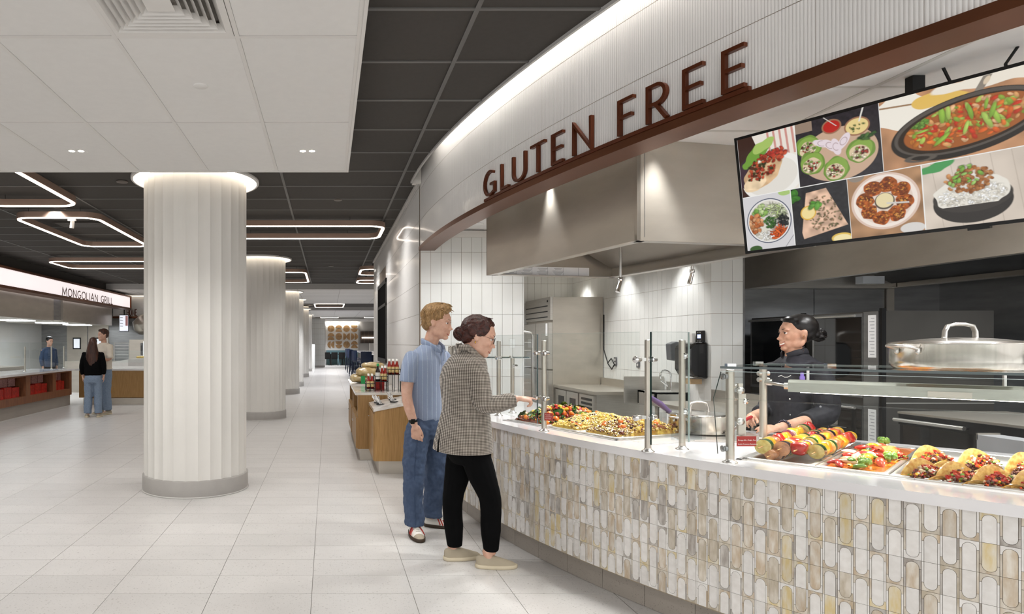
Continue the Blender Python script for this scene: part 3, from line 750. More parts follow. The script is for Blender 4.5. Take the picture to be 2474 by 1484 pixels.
def pane(name, label, p, q, z0, z1, th=.005, ends=(1, 1)):
    t = thing(name, label, 'glass', ((p[0]+q[0])/2, (p[1]+q[1])/2, z0))
    d = Vector((q[0]-p[0], q[1]-p[1], 0)); n = Vector((d.y, -d.x, 0)).normalized()*th; c = ((p[0]+q[0])/2, (p[1]+q[1])/2, (z0+z1)/2)
    MB().obox(c, d/2, n, (0, 0, (z1-z0)/2)).build('pane', M_glass, t)
    u = d.normalized()
    for e, pp, sg in ((ends[0], p, -1), (ends[1], q, 1)):
        if e: MB().obox((pp[0]+u.x*.001*sg, pp[1]+u.y*.001*sg, c[2]), u*.0008, n*1.02, (0, 0, (z1-z0)/2)).build('edge', M_gedge if e == 1 else M_gedgel, t)
    MB().obox((c[0], c[1], z1+.0006), d/2, n*.9, (0, 0, .0006)).build('top_edge', M_gedgel, t)
    return t
def off(p, k): return (p[0]-.78*k, p[1]-.62*k)
pane('glass_guard', 'clear glass guard panel left of the roasted vegetable pan', (1.30, 5.55), (1.428, 4.40), .945, 1.552)
pane('glass_guard', 'clear glass guard panel between the two front posts', (1.437, 4.345), (1.715, 3.56), .945, 1.552, ends=(0, 0))
pane('glass_guard', 'clear glass end panel before the lidded pot, seen edge on at its front', (1.752, 3.50), (2.012, 3.60), .94, 1.552, ends=(1, 2))
# left low guard (far end of the counter)
t1 = post(1.584, 5.54, 1.362, 'short steel post of the far shelf guard, beside the tiled wall', clamps=[(1.30, .9, .4, 1)])
t = thing('glass_shelf_guard', 'small glass shelf guard at the far end of the counter', 'glass', (1.4, 5.7, 1.37))
MB().obox((1.46, 5.66, 1.370), (.24, -.14, 0), (.1, .17, 0), (0, 0, .005)).build('shelf', M_glass, t)
MB().obox((1.455, 5.50, 1.370), (.26, -.004, 0), (0, .002, 0), (0, 0, .0055)).build('edge', M_gedge, t)
MB().obox((1.18, 5.58, 1.31), (.1, 0, .03), (.0, .2, 0), (-.001, 0, .004)).build('slanted_pane', M_glass, t)
MB().cyl((1.56, 5.49, 1.366), (1.56, 5.49, 1.385), .016, 12).build('clamp', M_steelp, t)
# right shelf guard: long glass shelf, bent front glass
A0 = Vector((1.955, 3.215, 0)); AD = Vector((.70, -.714, 0)).normalized(); AN = Vector((-.714, -.70, 0)).normalized()
t = thing('glass_shelf_guard', 'long glass shelf guard with bent front glass over the skewers, curry and tacos', 'glass', (2.3, 2.9, 1.37))
Lg = 1.45; B0 = Vector((2.46, 3.67, 0)); dep = (B0-A0)
c = A0+AD*Lg/2+dep/2
MB().obox((c.x, c.y, 1.371), AD*Lg/2, dep/2, (0, 0, .005)).build('shelf', M_glass, t)
for k, m in ((0, M_gedge), (1, M_gedgel)):
    c = A0+dep*k+AD*Lg/2; MB().obox((c.x, c.y, 1.371), AD*Lg/2, AN*.0015, (0, 0, .0055)).build('shelf_edge', m, t)
c = A0+dep/2; MB().obox((c.x, c.y, 1.371), AD*.0012, dep/2, (0, 0, .0055)).build('shelf_edge', M_gedge, t)
prof = [(-.01, 1.35), (.115, 1.225), (.045, .945)]
for (a, za), (b, zb) in zip(prof, prof[1:]):
    p = A0+AN*a; q = A0+AN*b
    vs = [(*p.xy, za), (*q.xy, zb), (*(q+AD*Lg).xy, zb), (*(p+AD*Lg).xy, za)]; n3 = (Vector(vs[1])-Vector(vs[0])).cross(AD).normalized()*.006
    vs += [tuple(Vector(v)-n3) for v in vs]
    MB().add(vs, [(0, 1, 2, 3), (7, 6, 5, 4), (0, 3, 7, 4), (1, 5, 6, 2), (0, 4, 5, 1), (3, 2, 6, 7)]).build('front_pane', M_glass, t)
    e = [Vector(v) for v in (vs[0], vs[1], vs[5], vs[4])]; ee = e+[v-AD*.002 for v in e]
    MB().add([tuple(v) for v in ee], [(0, 1, 2, 3), (7, 6, 5, 4), (0, 4, 5, 1), (1, 5, 6, 2), (2, 6, 7, 3), (3, 7, 4, 0)]).build('pane_edge', M_gedge, t)
c = A0+AN*-.01+AD*Lg/2; MB().obox((c.x, c.y, 1.351), AD*Lg/2, AN*.003, (0, 0, .001)).build('pane_edge', M_gedgel, t)
P4 = (2.007, 3.222); P5 = (2.462, 3.65)
p4 = post(*P4, 1.357, 'steel post at the left end of the shelf guard, with hinged bracket', r=.019)
p5 = post(*P5, 1.364, 'steel post behind the skewers holding the heat lamp rod', r=.019)
for z in (1.325, .965): MB().cyl((P4[0]-.03, P4[1]+.0, z), (P4[0]-.016, P4[1], z), .014, 14).lathe([(0, .02), (.016, .02), (.016, .014)], (P4[0]-.02, P4[1], z), 16, ax=(-1, 0, 0)).build('knob', M_steeld, p4)
for z in (1.275, 1.215): MB().cyl((P4[0]+.015, P4[1], z), (P4[0]+.05, P4[1]+.02, z), .011, 12).build('bracket_arm', M_steelp, p4)
MB().obox((P4[0]+.055, P4[1]+.01, 1.16), (.011, 0, 0), (0, .008, 0), (0, 0, .13)).build('bracket_plate', M_steelh, p4)
MB().obox((P4[0]+.085, P4[1]+.03, 1.12), (.009, 0, 0), (0, .008, 0), (0, 0, .115)).build('bracket_plate', M_steelh, p4)
for z in (1.255, 1.10): MB().lathe([(0, .012), (.017, .012), (.018, 0)], (P4[0]+.05, P4[1], z), 18, ax=(0, -1, 0)).build('disc_clamp', M_steelp, p4)
MB().lathe([(0, .01), (.014, .01), (.014, -.01)], (P4[0]+.085, P4[1]+.018, 1.2), 18, ax=(0, -1, 0)).build('disc_clamp', M_chrome, p4)
for z in (1.32, 1.285, .95):
    MB().cyl((P5[0]-.03, P5[1], z), (P5[0]+.03, P5[1], z), .013, 14).build('clamp', M_steelp, p5)
for p in (A0+dep*.12+AD*.02, A0+dep*.93, A0+AD*.36+dep*.62):
    o = MB().box(p.x-.022, p.x+.022, p.y-.012, p.y+.012, 1.376, 1.388).build('shelf_clamp', M_chrome, t)
# heat lamp
HA = Vector((2.48, 3.47, 1.262)); HD = Vector((.70, -.66, 0)).normalized(); HN = Vector((-HD.y*-1, -HD.x*-1, 0)); HN = Vector((-.686, -.727, 0)).normalized()
t = thing('heat_lamp', 'long stainless heat lamp bar running above the food pans', 'heater', tuple(HA))
L = 1.25; cs = [(-.045, -.03), (-.045, .02), (-.03, .034), (.03, .034), (.05, .02), (.05, -.03)]
MB().prism([(a, b) for a, b in cs], HA, -HN, (0, 0, 1), HD*L).build('housing', mat('satin lamp housing', 'a5a59c', .35, metal=.85, var=.04, vs=4, stretch=(4, 4, 20)), t)
MB().cyl(HA+HN*.0-HD*.002, HA-HD*.004, .013, 20).build('end_plug', M_black, t)
MB().cyl(HA-HD*.002+HN*.02, Vector((P5[0], P5[1], 1.272)), .008, 12).build('rod', M_steelp, t)
MB().cyl(HA-HD*.02+HN*.015, HA+HN*.015, .018, 16).build('collar', M_steelp, t)
MB().cyl((P5[0]+.03, P5[1]-.03, 1.272), (P5[0]+.01, P5[1]-.01, 1.272), .018, 16).build('collar', M_steelp, t)
for k in (.08, .8): 
    q = HA+HD*k; MB().box(q.x-.006, q.x+.006, q.y-.004, q.y+.004, q.z+.03, 1.366).build('hanger', M_steelp, t)
lp_ = HA+HD*.62+HN*.052; MB().obox((lp_.x, lp_.y, 1.250), HD*.075, HN*.0008, (0, 0, .014)).build('caution_plate', M_steelh, t)
q = HA+HD*.6; MB().obox((q.x, q.y, 1.231), HD*.55, HN*.012, (0, 0, .003)).build('element', mat('heat element glow', 'ffffff', .5, emit='fff2dd', es=14), t)
# red warning cards
def card(x, y, z, dx, dy, w_, h, label):
    u = Vector((dx, dy, 0)).normalized(); n = Vector((u.y, -u.x, 0))
    if n.y > 0: n = -n
    o = thing('warning_card', label, 'sign', (x, y, z))
    MB().obox((x, y, z), u*w_/2, n*.0012, (0, 0, h/2)).build('card', mat('red card', '9c1d14', .4, var=.05), o)
    return o, u, n
M_txt = mat('white print', 'efe4df', .5, var=.02)
def textm(s, size, loc, u, n, m, parent, name='lettering', ext=.0002, align='LEFT'):
    cu = bpy.data.curves.new(name, 'FONT'); cu.body = s; cu.size = size; cu.extrude = ext; cu.align_x = align; cu.resolution_u = 2
    o = bpy.data.objects.new(name, cu); 
    dg = None
    COL.objects.link(o); bpy.context.view_layer.update()
    me = bpy.data.meshes.new_from_object(o.evaluated_get(bpy.context.evaluated_depsgraph_get()))
    bpy.data.objects.remove(o); bpy.data.curves.remove(cu)
    me.materials.clear(); me.materials.append(m); me.name = name
    u = Vector(u).normalized(); n = Vector(n).normalized(); v = n.cross(u)
    R = Matrix((u, v, n)).transposed().to_4x4(); wl = Vector(parent['wl']) if parent else Vector((0, 0, 0))
    R.translation = Vector(loc)-wl
    me.transform(R)
    ob = bpy.data.objects.new(name, me); COL.objects.link(ob); ob.parent = parent; ob['wl'] = list(wl)
    return ob
o, u, n = card(2.075, 3.2, 1.005, 1, .02, .098, .05, 'small red warning card on the post beside the skewers')
for k, s in enumerate(('Energy-silk a Single- flex', 'Inside Presence Ramations')):
    textm(s, .0092, (2.075-.044, 3.197, 1.008-.02*k), u, n, M_txt, o)
o, u, n = card(1.483, 4.335, .997, 1, .0, .056, .05, 'small red warning card at the foot of the post by the roasted vegetables')
for k, s in enumerate(('Potentially', 'sources from', 'Your meals')):
    textm(s, .008, (1.483-.024, 4.332, 1.008-.013*k), u, n, M_txt, o)
# ================================================================ KITCHEN
HZ = 2.1
# hood 1 (angled)
Bc = Vector((1.825, 3.81, 0)); e1 = Vector((-.197, .980, 0)).normalized(); e2 = Vector((.980, .197, 0)).normalized()
t = thing('exhaust_hood', 'angled stainless exhaust hood over the left of the kitchen', 'hood', (2.2, 4.9, HZ))
def hoodbox(t, o, a, La, b, Lb, z0, z1, m, lip=.035):
    for (p, u, L, inw, nm) in ((o, a, La, b, 'side_panel'), (o, b, Lb, a, 'side_panel'), (o+a*La, b, Lb, -a, 'side_panel'), (o+b*Lb, a, La, -b, 'side_panel')):
        c = p+u*L/2+inw*.012; MB().obox((c.x, c.y, (z0+z1)/2), u*L/2, inw*.012, (0, 0, (z1-z0)/2)).build(nm, m, t)
        c = p+u*L/2+inw*.04; MB().obox((c.x, c.y, z0+.004), u*(L/2-.001), inw*.038, (0, 0, .004)).build('bottom_lip', M_steel, t)
    c = o+a*La/2+b*Lb/2; MB().obox((c.x, c.y, z1-.1), a*(La/2-.02), b*(Lb/2-.02), (0, 0, .01)).build('top_panel', M_steelh, t)
La, Lb = 2.03, 1.27
hoodbox(t, Bc, e1, La, e2, Lb, HZ, 2.699, M_steelh)
c = Bc+e2*.05; MB().obox((c.x-e1.x*.001, c.y-e1.y*.001, (HZ+2.7)/2), e2*.0012, e1*.001, (0, 0, .28)).build('corner_seam', M_steeld, t)
# sloping filter bank inside
p = [Bc+e1*.08+e2*.1, Bc+e1*(La-.08)+e2*.1]
q0 = Bc+e1*.08+e2*.55; q1 = Bc+e1*(La-.08)+e2*.55
MB().add([(*p[0].xy, HZ+.1), (*p[1].xy, HZ+.1), (*q1.xy, HZ+.42), (*q0.xy, HZ+.42)], [(0, 1, 2, 3), (3, 2, 1, 0)]).build('baffle_panel', M_steel, t)
q2 = Bc+e1*.08+e2*1.2; q3 = Bc+e1*(La-.08)+e2*1.2
MB().add([(*q0.xy, HZ+.42), (*q1.xy, HZ+.42), (*q3.xy, HZ+.08), (*q2.xy, HZ+.08)], [(0, 1, 2, 3), (3, 2, 1, 0)]).build('baffle_panel', M_steelh, t)
# notice strip on the far inner end (plain notices, codes left out)
np_ = Bc+e1*(La-.035)
nt_ = thing('notice_strip', 'white strip of printed notices inside the angled exhaust hood', 'notice', (np_.x, np_.y, HZ))
c = np_+e2*.58; MB().obox((c.x, c.y, HZ+.045), e2*.42, e1*.002, (0, 0, .042)).build('paper', mat('notice paper', 'f4f4f6', .6, var=.01), nt_)
M_gp = mat('grey print', 'a9a9ae', .6, var=.05)
for k in range(4):
    for j in range(6):
        c = np_+e2*(.22+.155*k)-e1*.0025; MB().obox((c.x, c.y, HZ+.073-.011*j), e2*(.03+.035*((j*7+k*3) % 4)/4), e1*.0005, (0, 0, .0016)).build('print_line', M_gp, nt_)
for k in range(5):
    c = np_+e2*(.27+.155*k)-e1*.0025; MB().obox((c.x, c.y, HZ+.045), e2*.0012, e1*.0005, (0, 0, .04)).build('divider', M_gp, nt_)
# sprinkler droppers under the hood
for (x, y, z0, z1, lab) in ((2.285, 5.04, 1.975, 2.5, 'left fire nozzle dropper under the angled hood'), (2.90, 5.14, 2.05, 2.5, 'right fire nozzle dropper under the angled hood')):
    d = thing('fire_nozzle', lab, 'nozzle', (x, y, z0))
    MB().cyl((x, y, z0+.03), (x, y, z1), .011, 12).build('pipe', M_steelp, d)
    MB().lathe([(0, .03), (.018, .03), (.019, .005), (.012, 0), (0, 0)], (x, y, z0), 14).build('elbow', M_chrome, d)
    MB().cyl((x, y, z0), (x-.03, y-.015, z0-.085), .013, 12, r1=.017).build('nozzle_head', M_chrome, d)
# hood 2 (right)
t = thing('exhaust_hood', 'long stainless exhaust hood over the ovens at right', 'hood', (5.4, 5, HZ))
hoodbox(t, Vector((4.66, 2.2, 0)), Vector((0, 1, 0)), 5.07, Vector((1, 0, 0)), 1.62, HZ, 2.699, M_steelh)
MB().add([(4.75, 2.3, HZ+.1), (4.75, 7.2, HZ+.1), (5.3, 7.2, HZ+.45), (5.3, 2.3, HZ+.45)], [(0, 1, 2, 3), (3, 2, 1, 0)]).build('baffle_panel', M_steel, t)
MB().add([(6.2, 2.3, HZ+.05), (6.2, 7.2, HZ+.05), (5.3, 7.2, HZ+.45), (5.3, 2.3, HZ+.45)], [(0, 1, 2, 3), (3, 2, 1, 0)]).build('baffle_panel', M_steeld, t)
MB().box(4.7, 6.25, 7.1, 7.24, HZ, HZ+.5).build('end_plate', M_steel, t)
MB().box(5.72, 5.95, 6.9, 7.0, HZ+.03, HZ+.11).build('lamp_box', mat('hood lamp glass', 'c9ccd0', .1, var=.05), t)
MB().cyl((5.9, 6.9, HZ+.3), (5.8, 6.85, HZ+.15), .03, 14).build('pipe', M_steelp, t)
# reach in fridge
t = thing('reach_in_fridge', 'tall stainless two door fridge against the tiled wall', 'fridge', (3.6, 9.9, 0))
MB().box(3.24, 3.965, 9.3, 10.45, .12, 2.16).build('body', M_steelh, t, bevel=.004)
MB().box(3.205, 3.24, 9.3, 10.45, 1.83, 2.165).build('top_panel', M_steel, t)
for k in range(3): MB().box(3.2, 3.206, 9.42, 10.42, 1.87+k*.08, 1.885+k*.08).build('grille_slot', M_black, t)
MB().box(3.2, 3.206, 9.4, 9.44, 2.09, 2.12).build('thermometer', M_black, t)
for a, b in ((9.31, 9.87), (9.89, 10.44)):
    for z0, z1 in ((.16, 1.1), (1.12, 1.79)):
        d = MB().box(3.18, 3.24, a, b, z0, z1).build('door', M_steel, t)
        MB().cyl((3.15, a+.06, z0+(.25 if z1 > 1.2 else .7)), (3.15, a+.06, z0+(.45 if z1 > 1.2 else .9)), .01, 10).build('handle', M_steelp, d)
MB().box(3.176, 3.18, 9.35, 9.42, 1.6, 1.78).build('door_label', mat('paper label', 'f0f0f0', .6, var=.02), t)
for x in (3.3, 3.9): MB().cyl((x, 9.36, 0), (x, 9.36, .12), .02, 10).build('foot', M_steeld, t)
tag(MB().tube([(3.95, 9.24, 1.9), (3.95, 9.24, 1.4), (3.95, 9.1, 1.2), (3.95, 8.98, 1.13), (3.95, 8.9, 1.2), (3.95, 9.0, 1.28), (3.95, 9.1, 1.22)], .008, 8).build('power_cord', M_black), 'black power cord looping beside the tall fridge', 'cord')
# rolling rack edge left of fridge
t = thing('rolling_rack', 'aluminium rolling tray rack edge visible beside the tiled end wall', 'rack', (2.4, 8.2, 0))
for y in (7.95, 8.5):
    MB().tube([(2.52, y, .0), (2.52, y, 1.58), (2.50, y, 1.62), (2.40, y, 1.64), (2.05, y, 1.64), (1.97, y, 1.6), (1.95, y, 0)], .013, 8).build('upright', M_steelp, t)
for k in range(14): MB().box(1.96, 2.515, 7.96, 8.49, .2+k*.1, .207+k*.1).build('tray', M_steelp, t)
# worktop fridge
t = thing('worktop_fridge', 'low stainless worktop fridge with splashback, in front of the tall fridge', 'fridge', (3.6, 8.6, 0))
MB().box(3.3, 3.95, 7.93, 9.27, .12, .86).build('body', M_steel, t)
MB().box(3.25, 3.965, 7.9, 9.28, .86, .9).build('worktop', M_steelh, t, bevel=.004)
MB().box(3.93, 3.965, 7.9, 9.28, .9, 1.0).build('splashback', M_steelh, t)
for a, b in ((8.42, 8.82), (8.84, 9.25)):
    d = MB().box(3.26, 3.3, a, b, .2, .84).build('door', M_steel, t)
    MB().prism([(a+.08, .6), (a+.28, .6), (a+.28, .76), (a+.08, .76)], (3.256, 0, 0), (0, 1, 0), (0, 0, 1), (.004, 0, 0)).build('handle_recess', M_black, d)
MB().box(3.27, 3.3, 7.95, 8.4, .2, .84).build('compressor_panel', M_steel, t)
for k in range(3): MB().box(3.266, 3.271, 8.0, 8.33, .66+.055*k, .69+.055*k).build('louvre', M_black, t)
MB().box(3.264, 3.268, 8.43, 8.52, .68, .84).build('label', MATS['paper label'], t)
# steel side splash and hand sink
t = thing('hand_sink', 'wall hung steel hand sink with gooseneck tap and side splash', 'sink', (3.75, 7.35, .9))
MB().box(3.5, 3.965, 7.62, 7.64, .78, 1.10).build('side_splash', M_steel, t)
MB().box(3.60, 3.965, 7.1, 7.5, .93, .95).box(3.60, 3.62, 7.1, 7.5, .80, .95).box(3.6, 3.965, 7.1, 7.12, .78, .95).box(3.6, 3.965, 7.48, 7.5, .78, .95).box(3.93, 3.965, 7.1, 7.5, .75, 1.05).build('basin', M_steelp, t)
MB().lathe([(.0, -.12), (.12, -.11), (.17, -.04), (.185, 0)], (3.77, 7.3, .93), 24).build('bowl', M_steelp, t)
MB().tube([(3.88, 7.3, .95), (3.88, 7.3, 1.13)]+[(3.88-.06+.06*math.cos(a), 7.3+.02*math.sin(a), 1.13+.055*math.sin(a)) for a in [PI*k/8 for k in range(9)]]+[(3.76, 7.3, 1.09)], .011, 10).build('tap', M_chrome, t)
MB().cyl((3.9, 7.4, 1.0), (3.84, 7.44, 1.06), .012, 8).build('tap_lever', M_chrome, t)
# dispensers etc on the wall
t = thing('soap_dispenser', 'grey wall soap dispenser left of the black towel dispenser', 'dispenser', (3.9, 7.3, 1.4))
MB().prism([(0, 0), (.115, .02), (.125, .2), (.06, .225), (0, .22)], (3.968, 7.24, 1.285), (-1, 0, 0), (0, 0, 1), (0, .11, 0)).build('body', mat('grey plastic', '5b5c5e', .35, var=.05), t, bevel=.008)
MB().box(3.85, 3.856, 7.27, 7.3, 1.42, 1.45).build('indicator', M_whitebar, t)
t = thing('towel_dispenser', 'large black paper towel dispenser on the tiled wall', 'dispenser', (3.87, 6.9, 1.3))
MB().prism([(0, 0), (.16, .03), (.2, .1), (.2, .33), (.14, .385), (0, .39)], (3.968, 6.73, 1.115), (-1, 0, 0), (0, 0, 1), (0, .3, 0)).build('housing', mat('glossy black plastic', '0a0a0b', .15, var=.2, coat=.6), t, bevel=.02)
MB().box(3.82, 3.94, 6.8, 6.96, 1.06, 1.115).build('paper_towel', mat('brown paper', 'b49a78', .8, var=.05), t)
t = thing('wall_controller', 'black wall controller with small lit screen above the towel dispenser', 'controller', (3.96, 6.85, 1.56))
MB().box(3.945, 3.968, 6.79, 6.92, 1.5, 1.625).build('plate', M_black, t)
MB().box(3.942, 3.946, 6.83, 6.89, 1.545, 1.585).build('screen', mat('lit controller screen', 'aab4d8', .4, emit='b9c4ee', es=1.1), t)
for z in (1.605, 1.515):
    for y in (6.84, 6.88): MB().cyl((3.946, y, z), (3.942, y, z), .004, 8).build('button', M_whitebar, t)
t = thing('wall_hook_tag', 'small white fitting on the tiled wall beside the black controller', 'fitting', (3.96, 7.02, 1.54))
MB().box(3.94, 3.968, 6.98, 7.06, 1.5, 1.6).build('body', M_whitebar, t)
MB().cyl((3.93, 7.02, 1.5), (3.93, 7.02, 1.47), .012, 10).build('nozzle', M_steelp, t)
for y, lab in ((8.9, 'wall outlet nearer the fridge'), (8.25, 'wall outlet nearer the sink')):
    t = thing('wall_outlet', 'grey double '+lab, 'outlet', (3.965, y, 1.24))
    MB().box(3.958, 3.968, y-.036, y+.036, 1.18, 1.30).build('plate', mat('outlet grey', '77767a', .3, metal=.6, var=.03), t)
    for z in (1.215, 1.265): MB().cyl((3.958, y, z), (3.955, y, z), .017, 14).build('socket', M_whitebar, t)
# steel prep table behind the counter
t = thing('steel_table', 'stainless prep table standing along the tiled wall behind the pots', 'table', (3.65, 5.8, 0))
MB().box(3.29, 3.95, 5.0, 6.62, .86, .9).build('top', M_steelh, t, bevel=.004)
MB().box(3.93, 3.95, 5.0, 6.62, .9, 1.02).build('splashback', M_steel, t)
for x in (3.34, 3.9):
    for y in (5.06, 6.55): MB().cyl((x, y, 0), (x, y, .86), .02, 12).build('leg', M_steelh, t)
MB().box(3.33, 3.9, 5.04, 6.58, .28, .3).build('shelf', M_steel, t)
# ovens
def oven(y0, y1, x0, label, racks):
    t = thing('double_oven', label, 'oven', (x0+.4, (y0+y1)/2, 0))
    MB().box(x0+.03, x0+.95, y0, y1, .12, 1.765).build('cabinet', mat('dark oven steel', '65635f', .33, metal=.75, var=.06, vs=3), t)
    for a in (.08, .88):
        for bb in (y0+.05, y1-.05): MB().cyl((x0+a, bb, 0), (x0+a, bb, .12), .022, 10).build('foot', M_steeld, t)
    MB().box(x0+.03, x0+.95, y0-.004, y0, .985, .995).build('side_seam', M_steelp, t)
    MB().box(x0-.0, x0+.03, y0+.02, y0+.17, .14, 1.76).build('control_column', M_steeld, t)
    MB().box(x0+.005, x0+.04, y0-.012, y0+.015, .12, 1.785).build('corner_trim', M_black, t)
    for za, zb in ((.18, .95), (1.02, 1.75)):
        d = MB().box(x0+.002, x0+.03, y0+.18, y1-.02, za, zb).build('door', M_steeld, t)
        MB().box(x0-.003, x0+.003, y0+.19, y1-.05, za+.03, zb-.03).build('door_glass', M_dglass, d)
        MB().cyl((x0-.05, y0+.2, zb-.02-.0), (x0-.05, y1-.08, zb-.02), .012, 12).build('handle', M_steelp, d)
        lab = MB().box(x0-.002, x0, y0+.04, y0+.12, za+.35, zb-.02).build('printed_label', MATS['paper label'], t)
        for k in range(12): MB().box(x0-.003, x0-.002, y0+.055, y0+.09+(k*5 % 3)*.008, zb-.05-k*.028, zb-.044-k*.028).build('print_line', M_gp, lab)
    if racks:
        for k in range(3):
            z = .74-k*.1
            MB().cyl((x0-.006, y0+.34, z), (x0-.006, y1-.05, z), .004, 6).build('rack_rail', M_chrome, t)
        MB().cyl((x0-.006, y1-.06, .4), (x0-.006, y1-.06, .9), .003, 6).build('rack_rail', M_chrome, t)
oven(5.4, 6.18, 4.62, 'stacked glass door oven right of the chef, steel side toward the counter', 1)
oven(6.3, 7.08, 4.62, 'dark stacked oven behind the chef against the steel wall', 0)
# range at right
t = thing('range', 'low dark range with a steel rail handle at the right edge', 'range', (4.7, 4.4, 0))
MB().box(4.22, 5.0, 3.6, 4.75, 0, .96).build('body', M_steeld, t)
MB().box(4.19, 4.22, 3.62, 4.73, .2, .90).build('door', M_dglass, t)
MB().box(4.18, 4.22, 3.62, 4.73, .90, .975).build('control_panel', M_black, t)
MB().cyl((4.14, 4.72, .935), (4.14, 4.2, .935), .014, 14).build('handle', M_steelp, t)
for y in (4.7, 4.22): MB().cyl((4.14, y, .935), (4.19, y, .935), .012, 10).build('handle_bracket', M_black, t)
MB().box(4.2, 5.0, 3.6, 4.76, .975, .99).build('cooktop', M_steelh, t)
t = thing('ingredient_bin', 'pale grey box with a blue label at the right edge behind the tacos', 'bin', (4.1, 3.9, .5))
MB().box(3.98, 4.12, 3.5, 3.96, 0, .93).build('body', mat('pale grey plastic', 'a9a9ac', .4, var=.03), t)
MB().box(3.98, 4.12, 3.955, 3.965, .9, .94).build('lid', M_steelh, t)
MB().box(4.0, 4.1, 3.49, 3.5, .70, .73).build('blue_label', mat('blue label', '4a4aa0', .4, var=.05), t)
# ---- lidded pots
M_pot = mat('brushed pot steel', 'cfcac2', .2, metal=1, var=.08, vs=3, stretch=(14, 14, .3))
def pot(x, y, z, R, h, label, ha=0, loop=0):
    t = thing('lidded_pot', label, 'pot', (x, y, z))
    MB().lathe([(0, 0), (R*.93, 0), (R*.98, .012), (R, .035), (R, h), (R+.006, h+.004), (R+.004, h+.008), (R-.003, h), (R-.006, .03), (0, .02)], (x, y, z), 64).build('body', M_pot, t)
    MB().lathe([(R+.002, h+.006), (R-.01, h+.012), (R*.75, h+R*.07), (R*.4, h+R*.115), (0, h+R*.13)], (x, y, z), 64).build('lid', M_pot, t)
    w_ = R*.3; zt = h+R*.115
    pts = [(-w_, zt), (-w_*.98, zt+.03), (-w_*.8, zt+.055), (-w_*.3, zt+.062), (w_*.3, zt+.062), (w_*.8, zt+.055), (w_*.98, zt+.03), (w_, zt)]
    c, s = math.cos(ha), math.sin(ha)
    MB().tube([(x+a*c, y+a*s, z+b) for a, b in pts], .008, 10, sq=(1, 1.5)).build('lid_handle', M_steelp, t)
    for sg in (-1, 1):
        MB().ell((x+sg*w_*c, y+sg*w_*s, z+zt+.002), (.012, .012, .006)).build('rivet', M_steelp, t)
        # side loop handles
        cl, sl = math.cos(ha+loop), math.sin(ha+loop); px, py = x+sg*R*cl, y+sg*R*sl; tx, ty = -sl, cl; nx, ny = sg*cl, sg*sl
        pp = [(-.05, -.002, -.01), (-.048, .03, 0), (-.035, .065, .006), (0, .078, .008), (.035, .065, .006), (.048, .03, 0), (.05, -.002, -.01)]
        MB().tube([(px+a*tx+b*nx, py+a*ty+b*ny, z+h-.012+k) for a, b, k in pp], .007, 8).build('side_handle', M_steelp, t)
        for a in (-.05, .05): MB().ell((px+a*tx+.004*nx, py+a*ty+.004*ny, z+h-.03), (.01, .01, .014)).build('rivet', M_steelp, t)
    return t
pot(2.84, 2.9, 1.377, .246, .108, 'large lidded steel pot on the glass shelf at the right edge', .05)
pot(2.46, 4.28, .902, .19, .115, 'lidded steel pot on the counter left of the chef', -.1, .6)
t = thing('tray', 'flat steel tray under the lidded pot on the counter', 'tray', (2.48, 4.2, ZT))
MB().obox((2.48, 4.14, ZT+.003), (.27, -.05, 0), (.05, .27, 0), (0, 0, .002)).obox((2.49, 3.865, ZT+.006), (.27, -.05, 0), (.001, .006, 0), (0, 0, .004)).build('sheet', M_steelp, t)
t = thing('ladle', 'purple handled ladle leaning in the clear bin behind the guard post', 'ladle', (2.25, 4.5, 1.1))
MB().tube([(2.17, 4.36, 1.13), (2.25, 4.37, 1.08), (2.33, 4.38, 1.015)], [.016, .02, .013], 10).build('handle', mat('purple plastic', '6a5580', .4, var=.05), t)
MB().tube([(2.33, 4.38, 1.015), (2.42, 4.3, .99)], .006, 8).build('neck', M_steelp, t)
# clear round container right beside the pot
MC = glass_mat('clear plastic', (.9, .92, .93))
t = thing('clear_bin', 'clear plastic bin standing left of the lidded pot', 'bin', (2.22, 4.1, ZT))
MB().box(2.3, 2.33, 3.98, 4.3, ZT, 1.03).box(2.12, 2.3, 3.97, 3.99, ZT, 1.03).box(2.12, 2.3, 4.3, 4.31, ZT, 1.03).build('wall', MC, t)
# soup warmer / steel canister behind the guests
t = thing('steel_canister', 'steel canister standing at the far end of the counter behind the women', 'canister', (1.25, 6.0, ZT))
t['label'] = 'steel canister at the far counter end, showing between the two guests'
MB().lathe([(0, 0), (.1, 0), (.1, .56), (.098, .57), (0, .575)], (1.21, 5.95, ZT), 40).build('body', M_pot, t)
MB().lathe([(0, .575), (.03, .575), (.03, .6), (0, .605)], (1.21, 5.95, ZT), 20).build('knob', M_steelp, t)
# ================================================================ MENU SCREEN
SB = Vector((2.27, 3.51, 1.976)); SU = Vector((.486, -.874, 0)).normalized()
SH = Vector((2.175, 3.456, 2.587))-SB; SHt = SH.length; SV = (SH-SU*SH.dot(SU)).normalized(); SN = SU.cross(SV)   # SN faces the guests
if SN.x > 0: SN = -SN
SWd = 1.13
t = thing('menu_screen', 'large tilted menu screen showing seven food pictures', 'screen', tuple(SB))
def sp(u, v, d=0): return tuple(SB+SU*u+SV*v+SN*d)
def sbox(u0, u1, v0, v1, d0, d1, nm, m): 
    vs = [sp(u, v, d) for d in (d0, d1) for (u, v) in ((u0, v0), (u1, v0), (u1, v1), (u0, v1))]
    return MB().add(vs, [(3, 2, 1, 0), (4, 5, 6, 7), (0, 1, 5, 4), (1, 2, 6, 5), (2, 3, 7, 6), (3, 0, 4, 7)]).build(nm, m, t)
sbox(0, SWd, 0, SHt, -.035, 0, 'frame', M_black)
sbox(.25, SWd-.25, .12, SHt-.12, -.06, -.035, 'rear_housing', M_blackm)
